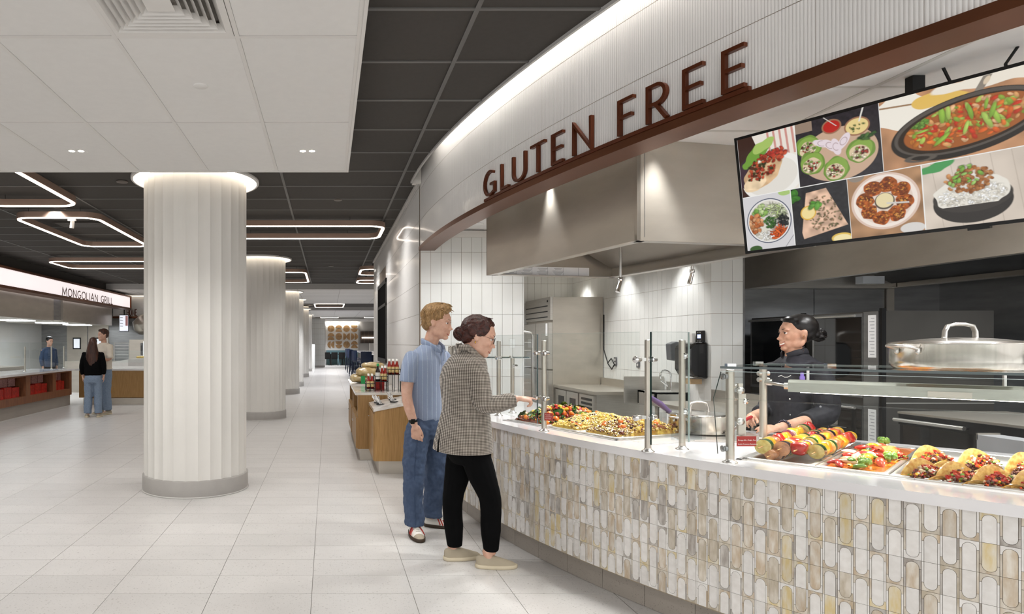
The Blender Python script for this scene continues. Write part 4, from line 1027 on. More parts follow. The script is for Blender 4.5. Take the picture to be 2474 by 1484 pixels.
sbox(SWd*.79, SWd*.85, -.01, .0, -.03, 0, 'sensor', M_black)
# picture raster, painted as vertex colours on a flat grid
NX, NY = 560, 310
U, V = np.meshgrid(np.linspace(0, 16/9, NX), np.linspace(1, 0, NY))     # u in picture heights, v downwards from the top = 0
V = 1-V
yy = V                          # 0 at top
def h2(a): return np.array(lin(a))
rng = np.random.default_rng(3)
def nz(scale, seed=0):            # smooth value noise
    r = np.random.default_rng(seed); g = r.random((int(scale)+3, int(scale*1.8)+4))
    x = U*scale; y = yy*scale; xi = x.astype(int); yi = y.astype(int); fx = x-xi; fy = y-yi
    fx = fx*fx*(3-2*fx); fy = fy*fy*(3-2*fy)
    return (g[yi, xi]*(1-fx)+g[yi, xi+1]*fx)*(1-fy)+(g[yi+1, xi]*(1-fx)+g[yi+1, xi+1]*fx)*fy
IMG = np.zeros((NY, NX, 3)); IMG[:] = h2('202020')
def put(mask, c, a=1):
    c = h2(c) if isinstance(c, str) else c
    m = (mask*a)[..., None]; IMG[:] = IMG*(1-m)+c*m
def soft(d, w_=.004): return np.clip(.5-d/w_, 0, 1)
def ell(cx, cy, rx, ry, rot=0):
    c, s = math.cos(rot), math.sin(rot); x = (U-cx)*c+(yy-cy)*s; y = -(U-cx)*s+(yy-cy)*c
    return (np.hypot(x/rx, y/ry)-1)*min(rx, ry)
def blob(cx, cy, rx, ry, rot=0, amp=.15, sc=20, seed=1): return ell(cx, cy, rx, ry, rot)+(nz(sc, seed)-.5)*amp*min(rx, ry)*2
def rect(x0, y0, x1, y1): return ((U >= x0) & (U < x1) & (yy >= y0) & (yy < y1)).astype(float)
def scatter(region, n, rx, ry, cols, seed, clip, k=.3):
    r = np.random.default_rng(seed)
    cx, cy, Rx, Ry, rot = region
    for _ in range(n):
        a = r.random()*2*PI; q = math.sqrt(r.random()); px = q*Rx*math.cos(a); py = q*Ry*math.sin(a)
        x = cx+px*math.cos(rot)-py*math.sin(rot); y = cy+px*math.sin(rot)+py*math.cos(rot)
        s = .7+.6*r.random(); th = r.random()*PI; b = r.random()
        col = h2(cols[r.integers(len(cols))])*(1-k/2+k*b)
        bx = [int(max(0, (x-.06)/(16/9)*NX)), int(min(NX, (x+.06)/(16/9)*NX)), int(max(0, (y-.06)*NY)), int(min(NY, (y+.06)*NY))]
        if bx[1] <= bx[0] or bx[3] <= bx[2]: continue
        sl = (slice(bx[2], bx[3]), slice(bx[0], bx[1]))
        c_, s_ = math.cos(th), math.sin(th); X = (U[sl]-x)*c_+(yy[sl]-y)*s_; Y = -(U[sl]-x)*s_+(yy[sl]-y)*c_
        d = (np.hypot(X/(rx*s), Y/(ry*s))-1)*min(rx, ry)
        dk = soft(d-.0035)*clip[sl]; m = dk[..., None]*(.35 if n < 145 else .1); IMG[sl] = IMG[sl]*(1-m)
        m = (soft(d)*clip[sl])[..., None]; hl = np.clip(1.15-np.hypot(X/(rx*s)+.3, Y/(ry*s)+.3)*.35, .6, 1.3)[..., None]
        IMG[sl] = IMG[sl]*(1-m)+col*hl*m
def mul(mask, n, a): IMG[:] = IMG*(1+(mask*(n-.5)*a)[..., None])
# picture grid (heights): top row y 0-.52, bottom row .52-1
R1 = (0, 0, .44, .52); R2 = (.44, 0, .99, .52); R3 = (.99, 0, 1.78, .52)
Q1 = (0, .52, .37, 1); Q2 = (.37, .52, .76, 1); Q3 = (.76, .52, 1.2, 1); Q4 = (1.2, .52, 1.78, 1)
# 1 chicken with salsa
m = rect(*R1); put(m, '3a231c'); 
put(m*soft(-(U-.12-.3*yy)), 'e9e1d6'); 
for k in range(5): put(m*soft(abs(U-.24-.045*k-.05*yy)-.008)*(yy < .22), 'c4746a', .8)
put(m*soft(ell(.25, .38, .24, .19, -.25)), 'efece6'); put(m*soft(ell(.24, .38, .20, .155, -.25)), 'e2ddd4')
put(m*soft(blob(.05, .3, .06, .14, .2)), '3c2a35'); put(m*soft(blob(.13, .17, .13, .06, -.7, .3)), '6f9b3a'); put(m*soft(blob(.2, .1, .1, .04, -.5, .3)), 'a5c065')
ch = soft(blob(.19, .33, .2, .1, -.75, .25, 12, 4))*m; put(ch, 'd9b48a'); put(soft(blob(.11, .42, .09, .06, -.4, .2))*m, 'ecd2ad'); mul(ch, nz(30, 9), .5)
scatter((.19, .27, .16, .09, -.7), 110, .014, .01, ['a63a25', '8f2c1b', 'c2512f', '5b2b18', '3b3a1a'], 5, m)
scatter((.3, .19, .07, .05, 0), 24, .016, .012, ['b2372a', 'c95236'], 6, m)
# 2 green wraps
m = rect(*R2); put(m, '2b272c'); mul(m, nz(60, 2), .6); put(m*soft(ell(.72, .31, .25, .21)), 'c7a78e'); put(rect(.44, 0, .56, .08), '94806f')
for (x, y, r) in ((.69, .085, .055), (.85, .13, .07)):
    put(m*soft(ell(x, y, r+.01, r*.9+.008)), '9a6e54'); put(m*soft(ell(x, y, r, r*.85)), 'b6231c' if x < .75 else 'e6cf8e')
scatter((.85, .13, .05, .04, 0), 12, .006, .004, ['4b6b2b'], 8, m)
put(m*soft(abs((U-.66)+(yy-.02)*-.9)-.004)*(yy < .09), 'cfc9c2'); put(m*soft(abs((U-.88)+(yy-.05)*.3)-.005)*(yy < .1), 'e3dfd8')
for (x, y, rot) in ((.53, .2, -1.0), (.545, .34, -.35), (.70, .42, .15), (.86, .32, .75)):
    put(m*soft(blob(x, y, .085, .095, rot, .1)), '6f8f3c'); put(m*soft(blob(x, y, .075, .08, rot, .1, 15, 3)), '86a64a')
    f = soft(blob(x-.008, y+.02, .06, .058, rot))*m; put(f, 'ddc7a4'); scatter((x-.008, y+.02, .055, .05, 0), 42, .009, .007, ['a33327', 'e9dcc0', '7b9a45', '5f2620', 'f2e6c9'], int(x*100), f)
for (x, y, rot) in ((.62, .2, .5), (.67, .23, .9), (.71, .25, 1.35), (.76, .22, 2.1)):
    put(m*soft(blob(x, y, .068, .028, rot, .1)), 'e4d6dc'); put(m*soft(abs(ell(x, y, .03, .02, rot))-.002), 'b09a9c')
scatter((.91, .22, .05, .02, 0), 16, .018, .009, ['4d7038', '35552a'], 12, m)
# 3 skillet
m = rect(*R3); put(m, 'b98a66'); mul(m, nz(14, 12), .5); put(m*soft(blob(1.12, .12, .2, .13, 0, .5, 8)), 'efe9dd'); put(m*soft(abs((yy-.05)-(U-1.0)*.12)-.006), '9a7a5c')
put(m*soft(blob(1.35, .08, .16, .05, .1, .5, 9)), 'e2bb62'); put(m*soft(blob(1.6, .03, .3, .05, 0, .4, 9)), 'ece4d6')
put(m*soft(abs((U-1.48)-(.16-yy)*.55)-.022)*(yy > .0)*(yy < .2), '8c8378'); put(m*soft(ell(1.56, .035, .014, .028, .5)), 'd9c7ae')
put(m*soft(ell(1.44, .30, .40, .205, -.14)), '2b2622'); put(m*soft(ell(1.44, .285, .38, .185, -.14)), '57504a'); put(m*soft(ell(1.44, .29, .36, .165, -.14)), '30251c')
put(m*soft(abs(ell(1.2, .47, .07, .022, .05))-.006), '5d564f')
sk = soft(ell(1.45, .285, .335, .15, -.14))*m; put(sk, 'a05c2c')
scatter((1.45, .28, .31, .13, -.14), 240, .02, .011, ['d4622a', 'c23b21', 'd9a066', '88a53c', 'e07a34', 'b9702f', 'a9bf57', 'e0b183'], 21, sk)
scatter((1.42, .28, .26, .1, -.14), 14, .05, .012, ['98bb4c', 'b0cd63', '8ab043'], 22, sk); scatter((1.2, .22, .05, .04, 0), 40, .012, .01, ['5e8a35', '7aa548'], 23, sk)
# 4 bowl
m = rect(*Q1); put(m, 'd4d2d4'); put(m*soft(ell(.19, .755, .172, .195)), '3c4660'); put(m*soft(ell(.19, .755, .165, .187)), 'e9e6e2'); bw = soft(ell(.19, .755, .155, .175))*m; put(bw, 'dcd8cc')
scatter((.13, .67, .05, .07, .6), 34, .017, .016, ['8fb65e', 'c5d99a', '6c9a45'], 31, bw); scatter((.26, .68, .07, .06, .6), 70, .022, .004, ['d9e2b8', 'c3d68f', 'e9ecd0'], 32, bw)
scatter((.09, .77, .06, .08, 0), 42, .02, .014, ['d08a58', 'b9683a', 'e0a97c'], 33, bw); scatter((.2, .77, .045, .05, 0), 70, .008, .007, ['355f2a', '4c7d37'], 34, bw)
scatter((.3, .77, .04, .05, 0), 40, .018, .004, ['23262a', '3a3f40'], 35, bw); scatter((.26, .87, .055, .06, 0), 40, .035, .006, ['e2662a', 'cf5220'], 36, bw)
scatter((.14, .89, .08, .05, 0), 150, .006, .004, ['efece2', 'ffffff', 'cfc9ba'], 37, bw); put(m*soft(ell(.33, .53, .05, .03)), 'a9c678'); put(m*soft(ell(.07, .99, .05, .03)), '3a5a2c'); put(m*soft(abs((U-.35)+(yy-.93)*.7)-.003)*(yy > .87), '8b8b90')
# 5 salmon
m = rect(*Q2); put(m, '2a2a2d'); mul(m, nz(50, 41), .7)
x0, y0 = .56, .77; A_ = (U-.56)+(yy-.77)*.35
px = [(.48, .575), (.62, .56), (.745, .88), (.44, .955), (.43, .90)]
inside = np.ones_like(U)
for (a, b), (c, d) in zip(px, px[1:]+px[:1]): inside *= soft(-((c-a)*(yy-b)-(d-b)*(U-a))/math.hypot(c-a, d-b)-.0)
sm = inside*m; put(sm, 'd9b49a'); mul(sm, nz(26, 42), .7); put(sm*soft(-(yy-.93+(U-.6)*.28)), 'c98a70')
scatter((.6, .75, .14, .15, .3), 130, .007, .004, ['5f5b36', '7d7a50', '8f6f4a'], 43, sm)
put(m*soft(ell(.485, .74, .055, .06, .3)), 'dfb24a'); put(m*soft(ell(.485, .74, .046, .05, .3)), 'f0dc9a'); put(m*soft(ell(.7, .98, .07, .04)), 'e0bd5a'); put(m*soft(ell(.7, .985, .058, .032)), 'f2e3ac')
scatter((.54, .68, .035, .02, 0), 9, .026, .015, ['4e8a32', '67a043'], 44, m); scatter((.4, .6, .02, .05, 0), 6, .03, .02, ['3f7a2b'], 45, m)
# 6 patties
m = rect(*Q3); put(m, 'a98260'); mul(m, nz(16, 51), .7); put(m*soft(ell(.98, .74, .205, .215)), 'dcc3b4'); put(m*soft(ell(.98, .74, .19, .2)), 'f0e4da'); put(m*soft(ell(.98, .74, .165, .175)), 'e2d0c2')
for k in range(8):
    a = 2*PI*k/8+.2; x, y = .98+.118*math.cos(a), .74+.125*math.sin(a); f = soft(blob(x, y, .054, .056, 0, .15, 30, k))*m; put(f, 'a4541f'); mul(f, nz(60, 60+k), 1.3)
    scatter((x, y, .045, .045, 0), 34, .008, .006, ['c8742c', '8a3f16', 'e09a4a', '7a3212'], 70+k, f)
put(m*soft(ell(.98, .74, .06, .064)), '5b5048'); put(m*soft(ell(.98, .735, .052, .055)), 'e6d6aa'); put(m*soft(abs((yy-.76)-(U-1.0)*.12)-.006)*(U > .99)*(U < 1.12), 'cfcac4')
put(m*soft(ell(1.13, .97, .07, .04)), 'd8d4d0'); put(m*soft(ell(.82, .52, .05, .04)), '8f8377')
# 7 rice bowl
m = rect(*Q4); put(m, 'd5c8ba'); mul(m, nz(10, 81), .25)
for k in range(6): put(m*soft(abs(U-(1.25+.1*k)-(yy-.5)*.1)-.0015), 'a89a8c', .7)
put(m*soft(blob(1.3, .55, .09, .035, -.2, .4)), '4f9a5b'); put(m*soft(ell(1.45, .84, .2, .145)), '34312f'); put(m*soft(ell(1.45, .8, .2, .11)), '3f3b38')
rc_ = soft(blob(1.45, .77, .185, .125, 0, .1))*m*(yy < .86); put(rc_, 'e8e3d8'); scatter((1.45, .79, .17, .08, 0), 260, .008, .004, ['ffffff', 'f3eee2', 'cfc8ba'], 82, rc_)
scatter((1.44, .68, .12, .09, 0), 170, .012, .01, ['a2673a', 'b87a48', '8a5229', 'c68d5a'], 83, m*(yy > .53)); scatter((1.42, .65, .1, .07, 0), 22, .014, .008, ['7fae4a', '9cc56a'], 84, m*(yy > .54))
for (x0, y0, x1, y1) in (R1, R2, R3, Q1, Q2, Q3, Q4):
    for d in (U-x0, U-x1): put(((abs(d) < .0022) & (yy >= y0) & (yy < y1)).astype(float), 'f0efec')
put((abs(yy-.52) < .0025).astype(float), 'f0efec')
bz = .014; me = bpy.data.meshes.new('picture'); 
us = bz+(SWd-2*bz)*np.linspace(0, 1, NX); vs_ = bz+(SHt-2*bz)*np.linspace(1, 0, NY)
base = np.array(SB)-np.array(SB); P = us[None, :, None]*np.array(SU)+vs_[:, None, None]*np.array(SV)+np.array(SN)*.0006
me.vertices.add(NX*NY); me.vertices.foreach_set('co', P.reshape(-1)); i = np.arange(NX-1)[None, :]+NX*np.arange(NY-1)[:, None]
Fq = np.stack([i, i+NX, i+NX+1, i+1], -1).reshape(-1, 4)
me.loops.add(Fq.size); me.loops.foreach_set('vertex_index', Fq.reshape(-1)); me.polygons.add(len(Fq)); me.polygons.foreach_set('loop_start', np.arange(0, Fq.size, 4)); me.polygons.foreach_set('loop_total', np.full(len(Fq), 4)); me.update(calc_edges=True)
ca_ = me.color_attributes.new('print', 'FLOAT_COLOR', 'POINT'); ca_.data.foreach_set('color', np.concatenate([np.clip(IMG, 0, 1.2), np.ones((NY, NX, 1))], -1).reshape(-1))
mm = bpy.data.materials.new('lit menu pictures'); mm.use_nodes = True; b = mm.node_tree.nodes['Principled BSDF']; at_ = mm.node_tree.nodes.new('ShaderNodeAttribute'); at_.attribute_name = 'print'
b.inputs['Base Color'].default_value = (.01, .01, .01, 1); b.inputs['Roughness'].default_value = .2; mm.node_tree.links.new(at_.outputs['Color'], b.inputs['Emission Color']); b.inputs['Emission Strength'].default_value = .85
me.materials.append(mm); o = bpy.data.objects.new('picture', me); COL.objects.link(o); o.parent = t; o['wl'] = t['wl']
# mounts and cables
pm = SB+SU*.70+SN*-.06
MB().box(pm.x-.028, pm.x+.028, pm.y-.02, pm.y+.02, 2.3, 2.698).build('mount_post', M_blackm, t)
def cable(u, lab, k=1):
    p = SB+SU*u+SN*-.05
    pts = [(p.x-.0, p.y+.05, 2.5), (p.x+.03*k, p.y, 2.58), (p.x+.035*k, p.y, 2.63), (p.x-.0, p.y, 2.7)]
    tag(MB().tube(pts, .006, 8).build('cable', M_black), lab, 'cable')
cable(.80, 'black cable curving from the ceiling behind the screen post')
cable(1.03, 'thin black cable over the right end of the menu screen', -1.4)
# ================================================================ FOOD
rf = random.Random(5)
def P3(F, a, b, u, v, z): p = F+a*u+b*v; return Vector((p.x, p.y, z))
def food_pan(F, a, b, u0, u1, d, label, inner=.05):
    c = F+a*(u0+u1)/2+b*d/2; t = thing('food_pan', label, 'pan', (c.x, c.y, ZT))
    z0 = ZT+.010; r = .018; w_ = u1-u0
    def ring(m, z, rad):
        pts = []
        for (cu, cv, a0) in ((u1-m-rad, d-m-rad, 0), (u0+m+rad, d-m-rad, 90), (u0+m+rad, m+rad, 180), (u1-m-rad, m+rad, 270)):
            for k in range(6):
                an = math.radians(a0+18*k); pts.append(P3(F, a, b, cu+rad*math.cos(an), cv+rad*math.sin(an), z))
        return pts
    R = [ring(.001, z0-.006, .01), ring(.001, z0, .01), ring(.006, z0+.002, .012), ring(.02, z0+.002, .03), ring(.025, z0-.004, .03), ring(.035, z0-inner, .03)]
    n = len(R[0]); vs = [p for r_ in R for p in r_]; fs = [(j*n+i, j*n+(i+1) % n, (j+1)*n+(i+1) % n, (j+1)*n+i) for j in range(len(R)-1) for i in range(n)]
    fs.append(tuple(range((len(R)-1)*n, len(R)*n)))
    fs = [tuple(reversed(f)) for f in fs]
    MB().add(vs, fs, 0, True).build('pan_body', M_steelp, t)
    return t
# piece library ------------------------------------------------
def gloss(n, a, b, **k): return mat(n, a, .28, coat=.5, col2=b, vs=k.pop('vs', 40), rnd=.12, **k)
F_or = gloss('peach orange', 'f08a18', 'e0600f'); F_red = gloss('tomato red', 'c4240f', '9c1508'); F_rb = gloss('roasted brown red', '9a4a22', '5c2210')
F_ye = gloss('squash yellow', 'e9b91e', 'd99a12'); F_gr = gloss('spinach green', '2f5f14', '1c420b'); F_lg = gloss('light green', '86a83a', '4f8020')
F_wh = gloss('pale onion', 'ead9b8', 'd9b98e'); F_dk = gloss('dark raisin', '3a120a', '1c0805'); F_crm = gloss('cauliflower cream', 'e8cf72', 'd3a93c')
F_crm2 = gloss('golden cauliflower', 'dfc060', 'b8853a'); F_nut = gloss('nut brown', '8d5526', '5f3214'); F_pur = gloss('purple onion', '6b2136', '8f4a60'); F_pk = gloss('roast mushroom', 'c98f62', '8f5a38')
F_egg = gloss('eggplant skin', '241018', '120709'); F_zuc = gloss('zucchini skin', '244d16', '16330c'); F_zi = gloss('zucchini flesh', 'd3c47a', 'b59a4e')
F_curry = mat('curry sauce', 'e8892c', .2, coat=.7, col2='d96a16', vs=9, bump=.05, bs=30); F_shell = gloss('corn tortilla', 'ecc678', 'c98f42', vs=55); F_meat = gloss('minced meat', '6b2f1a', '3f180c', vs=60)
F_salm = gloss('salmon tomato', 'd9603a', 'c23f22')
def rough_ell(rx, ry, rz, j=.25, n=9, m=6, mi=0):
    b = MB(); b.ell((0, 0, 0), (rx, ry, rz), n, m, mi, jit=j); return b
def lib(nm, mb, m): return mb.mesh(nm, m)
def leafmesh(L, W):
    return MB().grid(lambda i, j: (L*(i-.5), W*(j-.5)*math.sin(PI*min(.97, max(.06, i)))**.7*1.0, .25*L*math.sin(PI*i)*.4+.12*W*abs(j-.5)*2+.004*math.sin(i*20)), 9, 5)
PZ = {'peach': [lib('peach', rough_ell(.026, .02, .018, .3, 8, 5), F_or) for _ in range(2)],
      'tomato': [lib('tomato', rough_ell(.021, .015, .012, .4, 7, 5), F_red)], 'roast': [lib('roast_chunk', rough_ell(.02, .016, .013, .35), F_rb)],
      'squash': [lib('squash', rough_ell(.02, .018, .014, .25), F_ye)], 'onion': [lib('onion_chunk', rough_ell(.02, .014, .01, .4, 7, 5), F_wh)],
      'leaf': [lib('spinach_leaf', leafmesh(.085, .045), F_gr), lib('spinach_leaf', leafmesh(.06, .035), F_lg)],
      'raisin': [lib('dried_cherry', rough_ell(.011, .009, .007, .3, 7, 5), F_dk)], 'apricot': [lib('apricot', rough_ell(.02, .016, .01, .2), F_or)],
      'nut': [lib('nut', rough_ell(.013, .01, .008, .25, 7, 5), F_nut)], 'floret': [lib('floret', rough_ell(.017, .016, .014, .55, 9, 7), F_crm)]}
def piece(me, loc, label, cat, group, rot=None, sc=1):
    o = bpy.data.objects.new(me.name.split('.')[0], me); COL.objects.link(o); o.location = loc
    o.rotation_euler = rot or (rf.uniform(-1, 1), rf.uniform(-1, 1), rf.uniform(0, 6.3)); o.scale = (sc, sc, sc*1.0)
    o['label'] = label; o['category'] = cat; o['group'] = group; return o
def mound_z(u, v, w_, d, H, ex=.8):
    a = max(0, 1-(2*u/w_-1)**2); b = max(0, 1-(2*v/d-1)**2); return H*(a*b)**ex
def mound(name, F, a, b, u0, w_, d, H, mats, label, cat, z0=ZT, grain=.006, weights=None, dens=1):
    mb = MB()
    def fn(i, j):
        e = i in (0, 1) or j in (0, 1); u = .024+(w_-.048)*i; v = .026+(d-.052)*j; return P3(F, a, b, u0+u, v, z0-.012 if e else z0+mound_z(u, v, w_, d, H)+.003*mnoise.noise((u*60, v*60, 3)))
    mb.grid(fn, 24, 36)
    nn = int(w_*d/(grain*grain*3.0)*dens)
    for _ in range(nn):
        u = rf.uniform(.025, w_-.025); v = rf.uniform(.03, d-.03); z = z0+mound_z(u, v, w_, d, H)+grain*.25; g = grain*rf.uniform(.7, 1.5)
        c = P3(F, a, b, u0+u, v, z); mi = rf.choices(range(len(mats)), weights)[0]
        q = [c+Vector((rf.uniform(.7, 1)*g*x, rf.uniform(.7, 1)*g*y, rf.uniform(.6, 1)*g*z_)) for x, y, z_ in ((1, 0, 0), (0, 1, 0), (-1, 0, 0), (0, -1, 0), (0, 0, 1), (0, 0, -.6))]
        mb.add(q, [(0, 1, 4), (1, 2, 4), (2, 3, 4), (3, 0, 4), (1, 0, 5), (2, 1, 5), (3, 2, 5), (0, 3, 5)], mi, True)
    return tag(mb.build(name, mats), label, cat, None, 'stuff')
# left well: three pans
US = [(0, .40, 'left food pan heaped with roasted vegetables and greens'), (.40, .725, 'middle food pan heaped with golden cauliflower rice'), (.725, 1.06, 'food pan at the well corner heaped with nutty cauliflower mix')]
for u0, u1, lab in US: food_pan(LF, La_, Lb_, u0+.003, u1-.003, .64, lab)
mound('vegetable_bed', LF, La_, Lb_, 0, .40, .64, .105, [F_rb, F_gr, F_red, F_ye], 'bed of chopped roasted vegetables and greens in the left pan', 'vegetables', grain=.011, weights=[3, 4, 2, 1], dens=1.4)
mound('cauliflower_rice', LF, La_, Lb_, .40, .325, .64, .10, [F_crm, F_crm2, F_wh, F_nut], 'heap of yellow cauliflower rice in the middle pan', 'side dish', grain=.0075, weights=[7, 3, 1.5, .5], dens=1.6)
mound('cauliflower_mix', LF, La_, Lb_, .725, .335, .64, .10, [F_crm2, F_nut, F_rb, F_wh, F_crm], 'heap of browned cauliflower, nuts and fruit in the corner pan', 'side dish', grain=.009, weights=[4, 2, 2, 1.5, 4], dens=1.5)
def strew(keys, n, F, a, b, u0, w_, d, H, gname, lift, labs, zb=ZT, sc=(.8, 1.2)):
    for _ in range(n):
        k = rf.choice(keys); u = rf.uniform(.035, w_-.035); v = rf.uniform(.04, d-.04); z = zb+mound_z(u, v, w_, d, H)+lift*rf.uniform(.4, 1.1)
        pos = ('front', 'middle', 'back')[min(2, int(3*v/d))]+' '+('left', 'centre', 'right')[min(2, int(3*u/w_))]
        piece(rf.choice(PZ[k]), P3(F, a, b, u0+u, v, z), labs[k][0]+', toward the '+pos, labs[k][1], gname+', '+labs[k][1], sc=rf.uniform(*sc))
strew(['peach', 'tomato', 'roast', 'roast', 'squash', 'onion', 'leaf', 'leaf', 'leaf', 'peach', 'tomato'], 150, LF, La_, Lb_, 0, .40, .64, .105, 'roasted vegetables in the left pan', .014,
      {'peach': ('orange peach chunk on the roasted vegetable heap', 'peach'), 'tomato': ('red tomato chunk on the roasted vegetable heap', 'tomato'), 'roast': ('brown roasted chunk on the vegetable heap', 'vegetable'),
       'squash': ('yellow squash chunk on the roasted vegetable heap', 'squash'), 'onion': ('pale onion chunk on the roasted vegetable heap', 'onion'), 'leaf': ('green spinach leaf on the roasted vegetable heap', 'leaf')}, sc=(.8, 1.25))
strew(['raisin', 'raisin', 'raisin', 'floret', 'apricot'], 55, LF, La_, Lb_, .40, .325, .64, .10, 'toppings on the cauliflower rice', .005,
      {'raisin': ('dark dried cherry on the yellow cauliflower rice', 'cherry'), 'floret': ('small cauliflower floret on the yellow rice heap', 'floret'), 'apricot': ('orange apricot piece on the yellow cauliflower rice', 'apricot')}, sc=(.6, 1.1))
strew(['raisin', 'nut', 'nut', 'floret', 'floret', 'apricot', 'roast'], 110, LF, La_, Lb_, .725, .335, .64, .10, 'toppings on the nutty mix', .007,
      {'raisin': ('dark dried cherry on the nutty cauliflower heap', 'cherry'), 'floret': ('browned floret on the nutty cauliflower heap', 'floret'), 'apricot': ('orange apricot piece on the nutty cauliflower heap', 'apricot'),
       'nut': ('brown nut on the nutty cauliflower heap', 'nut'), 'roast': ('dark roasted chunk on the nutty cauliflower heap', 'vegetable')}, sc=(.7, 1.15))
# right well: skewers, curry, tacos
food_pan(RF, Ra, Rb, .0, .283, 1.09, 'food pan holding the grilled vegetable skewers')
food_pan(RF, Ra, Rb, .286, .552, 1.09, 'food pan filled with orange vegetable curry')
food_pan(RF, Ra, Rb, .556, 1.018, 1.09, 'food pan holding the filled tacos at the right edge')
# skewers: chunk meshes with their axis along local x
def slice_mesh(nm, skin, flesh, r=.037, h=.017):
    b = MB(); b.lathe([(r, -h), (r+.001, 0), (r, h)], (0, 0, 0), 18, 0, True, (1, 0, 0))
    b.lathe([(0, -h-.003), (r*.8, -h-.002), (r, -h)], (0, 0, 0), 18, 1, True, (1, 0, 0)); b.lathe([(r, h), (r*.8, h+.002), (0, h+.003)], (0, 0, 0), 18, 1, True, (1, 0, 0)); return b.mesh(nm, [skin, flesh])
def cube_mesh(nm, m, sx=.03, sy=.033):
    b = MB()
    def fn(i, j):
        t = 2*PI*i; p = PI*j; c = lambda x: math.copysign(abs(x)**.55, x)
        return (sx*c(math.cos(p)), sy*c(math.sin(p))*c(math.cos(t))*(1+.12*math.sin(3*t)), sy*c(math.sin(p))*c(math.sin(t)))
    b.grid(fn, 14, 9, cu=True); return b.mesh(nm, m)
def onion_mesh():
    b = MB()
    for k in range(4):
        x = -.022+.014*k; b.lathe([(0, -.004), (.03-.002*k, -.003), (.036-.002*k, 0), (.033-.002*k, .006), (0, .007)], (x, 0, 0), 14, k % 2, True, (1, 0, 0))
    return b.mesh('onion_chunk', [F_pur, F_wh])
SK = {'z': slice_mesh('zucchini_slice', F_zuc, F_zi), 'e': slice_mesh('eggplant_slice', F_egg, F_pk, .038, .02), 's': slice_mesh('squash_slice', F_ye, F_zi, .034, .016), 'r': cube_mesh('red_pepper_chunk', F_red),
      'y': cube_mesh('yellow_pepper_chunk', F_ye), 'o': onion_mesh(), 'm': cube_mesh('mushroom_chunk', F_pk, .026, .03), 't': cube_mesh('tomato_chunk', F_salm, .028, .032), 'g': cube_mesh('orange_pepper_chunk', F_or, .027, .03)}
M_stick = mat('bamboo stick', 'c99a62', .6, col2='a97a48', vs=30)
def skewer(u, seq, z, v0, v1, lab, tilt=0.0, zend=0):
    p0 = P3(RF, Ra, Rb, u, v0, z); p1 = P3(RF, Ra, Rb, u+tilt, v1, z+zend); d = p1-p0; L = d.length
    t = thing('vegetable_skewer', lab, 'skewer', tuple(p0), 0, 'grilled vegetable skewers in the pan')
    MB().cyl(p0-d.normalized()*.0, p1, .0032, 8).build('stick', M_stick, t)
    n = len(seq); R = d.normalized().to_track_quat('X', 'Z')
    for i, k in enumerate(seq):
        q = p0+d*((i+.5)/n*.86+.055); o = bpy.data.objects.new(SK[k].name, SK[k]); COL.objects.link(o); o.parent = t; o.location = q-p0+Vector((rf.uniform(-.004, .004), 0, rf.uniform(-.003, .004)))
        o.rotation_mode = 'QUATERNION'; s = L*.86/n/.062; o.rotation_quaternion = R @ Matrix.Rotation(rf.uniform(0, 6), 3, 'X').to_quaternion(); o.scale = (s*rf.uniform(.95, 1.05), rf.uniform(.94, 1.06), rf.uniform(.94, 1.06))
skewer(.045, 'zezmrygoyrmzs'[0:0]+'zsmrygoyymzr', .957, .02, 1.10, 'backmost vegetable skewer, starting with a thick zucchini slice', .0, .02)
skewer(.118, 'esmrgyzmrezts', .952, .06, 1.11, 'vegetable skewer starting with a large dark eggplant slice')
skewer(.19, 'rryozyegyeyts'[1:], .957, .04, 1.08, 'vegetable skewer starting with a shiny red pepper chunk', 0, .012)
skewer(.25, 'zsgzmgytrs', .945, .10, 1.10, 'frontmost vegetable skewer along the curry pan, squash end')
skewer(.08, 'meezsrmozsyr', .915, .03, 1.05, 'lowest vegetable skewer lying under the others')
# curry
mb = MB(); mb.grid(lambda i, j: P3(RF, Ra, Rb, .286+.027+.212*i, .03+1.03*j, ZT+.004+.002*mnoise.noise((i*6, j*20, 1))), 16, 50)
tag(mb.build('curry', F_curry), 'orange curry sauce filling the middle right pan', 'curry', None, 'stuff')
def wedge(nm, m, L, w_, h, m2=None):
    b = MB()
    def fn(i, j):
        t = 2*PI*i; x = -L+2*L*j; r = math.sin(PI*min(.98, max(.03, j)))**.6
        return (x, w_*r*math.cos(t), h*r*math.sin(t)+.35*L*(1-(x/L)**2)*.5)
    b.grid(fn, 10, 9, cu=True); return b.mesh(nm, m)
CW_ = [('red_pepper_strip', F_red, 'red pepper strip'), ('orange_pepper_strip', F_salm, 'orange pepper strip'), ('zucchini_wedge', F_zuc, 'dark green zucchini wedge'), ('squash_wedge', F_ye, 'yellow squash wedge'),
       ('potato_wedge', F_wh, 'pale potato wedge'), ('pea_pod', F_lg, 'light green pod'), ('tomato_wedge', F_salm, 'tomato wedge')]
CM = [wedge(n_, m_, rf.uniform(.035, .055), .02, .014) for n_, m_, _ in CW_]+[]
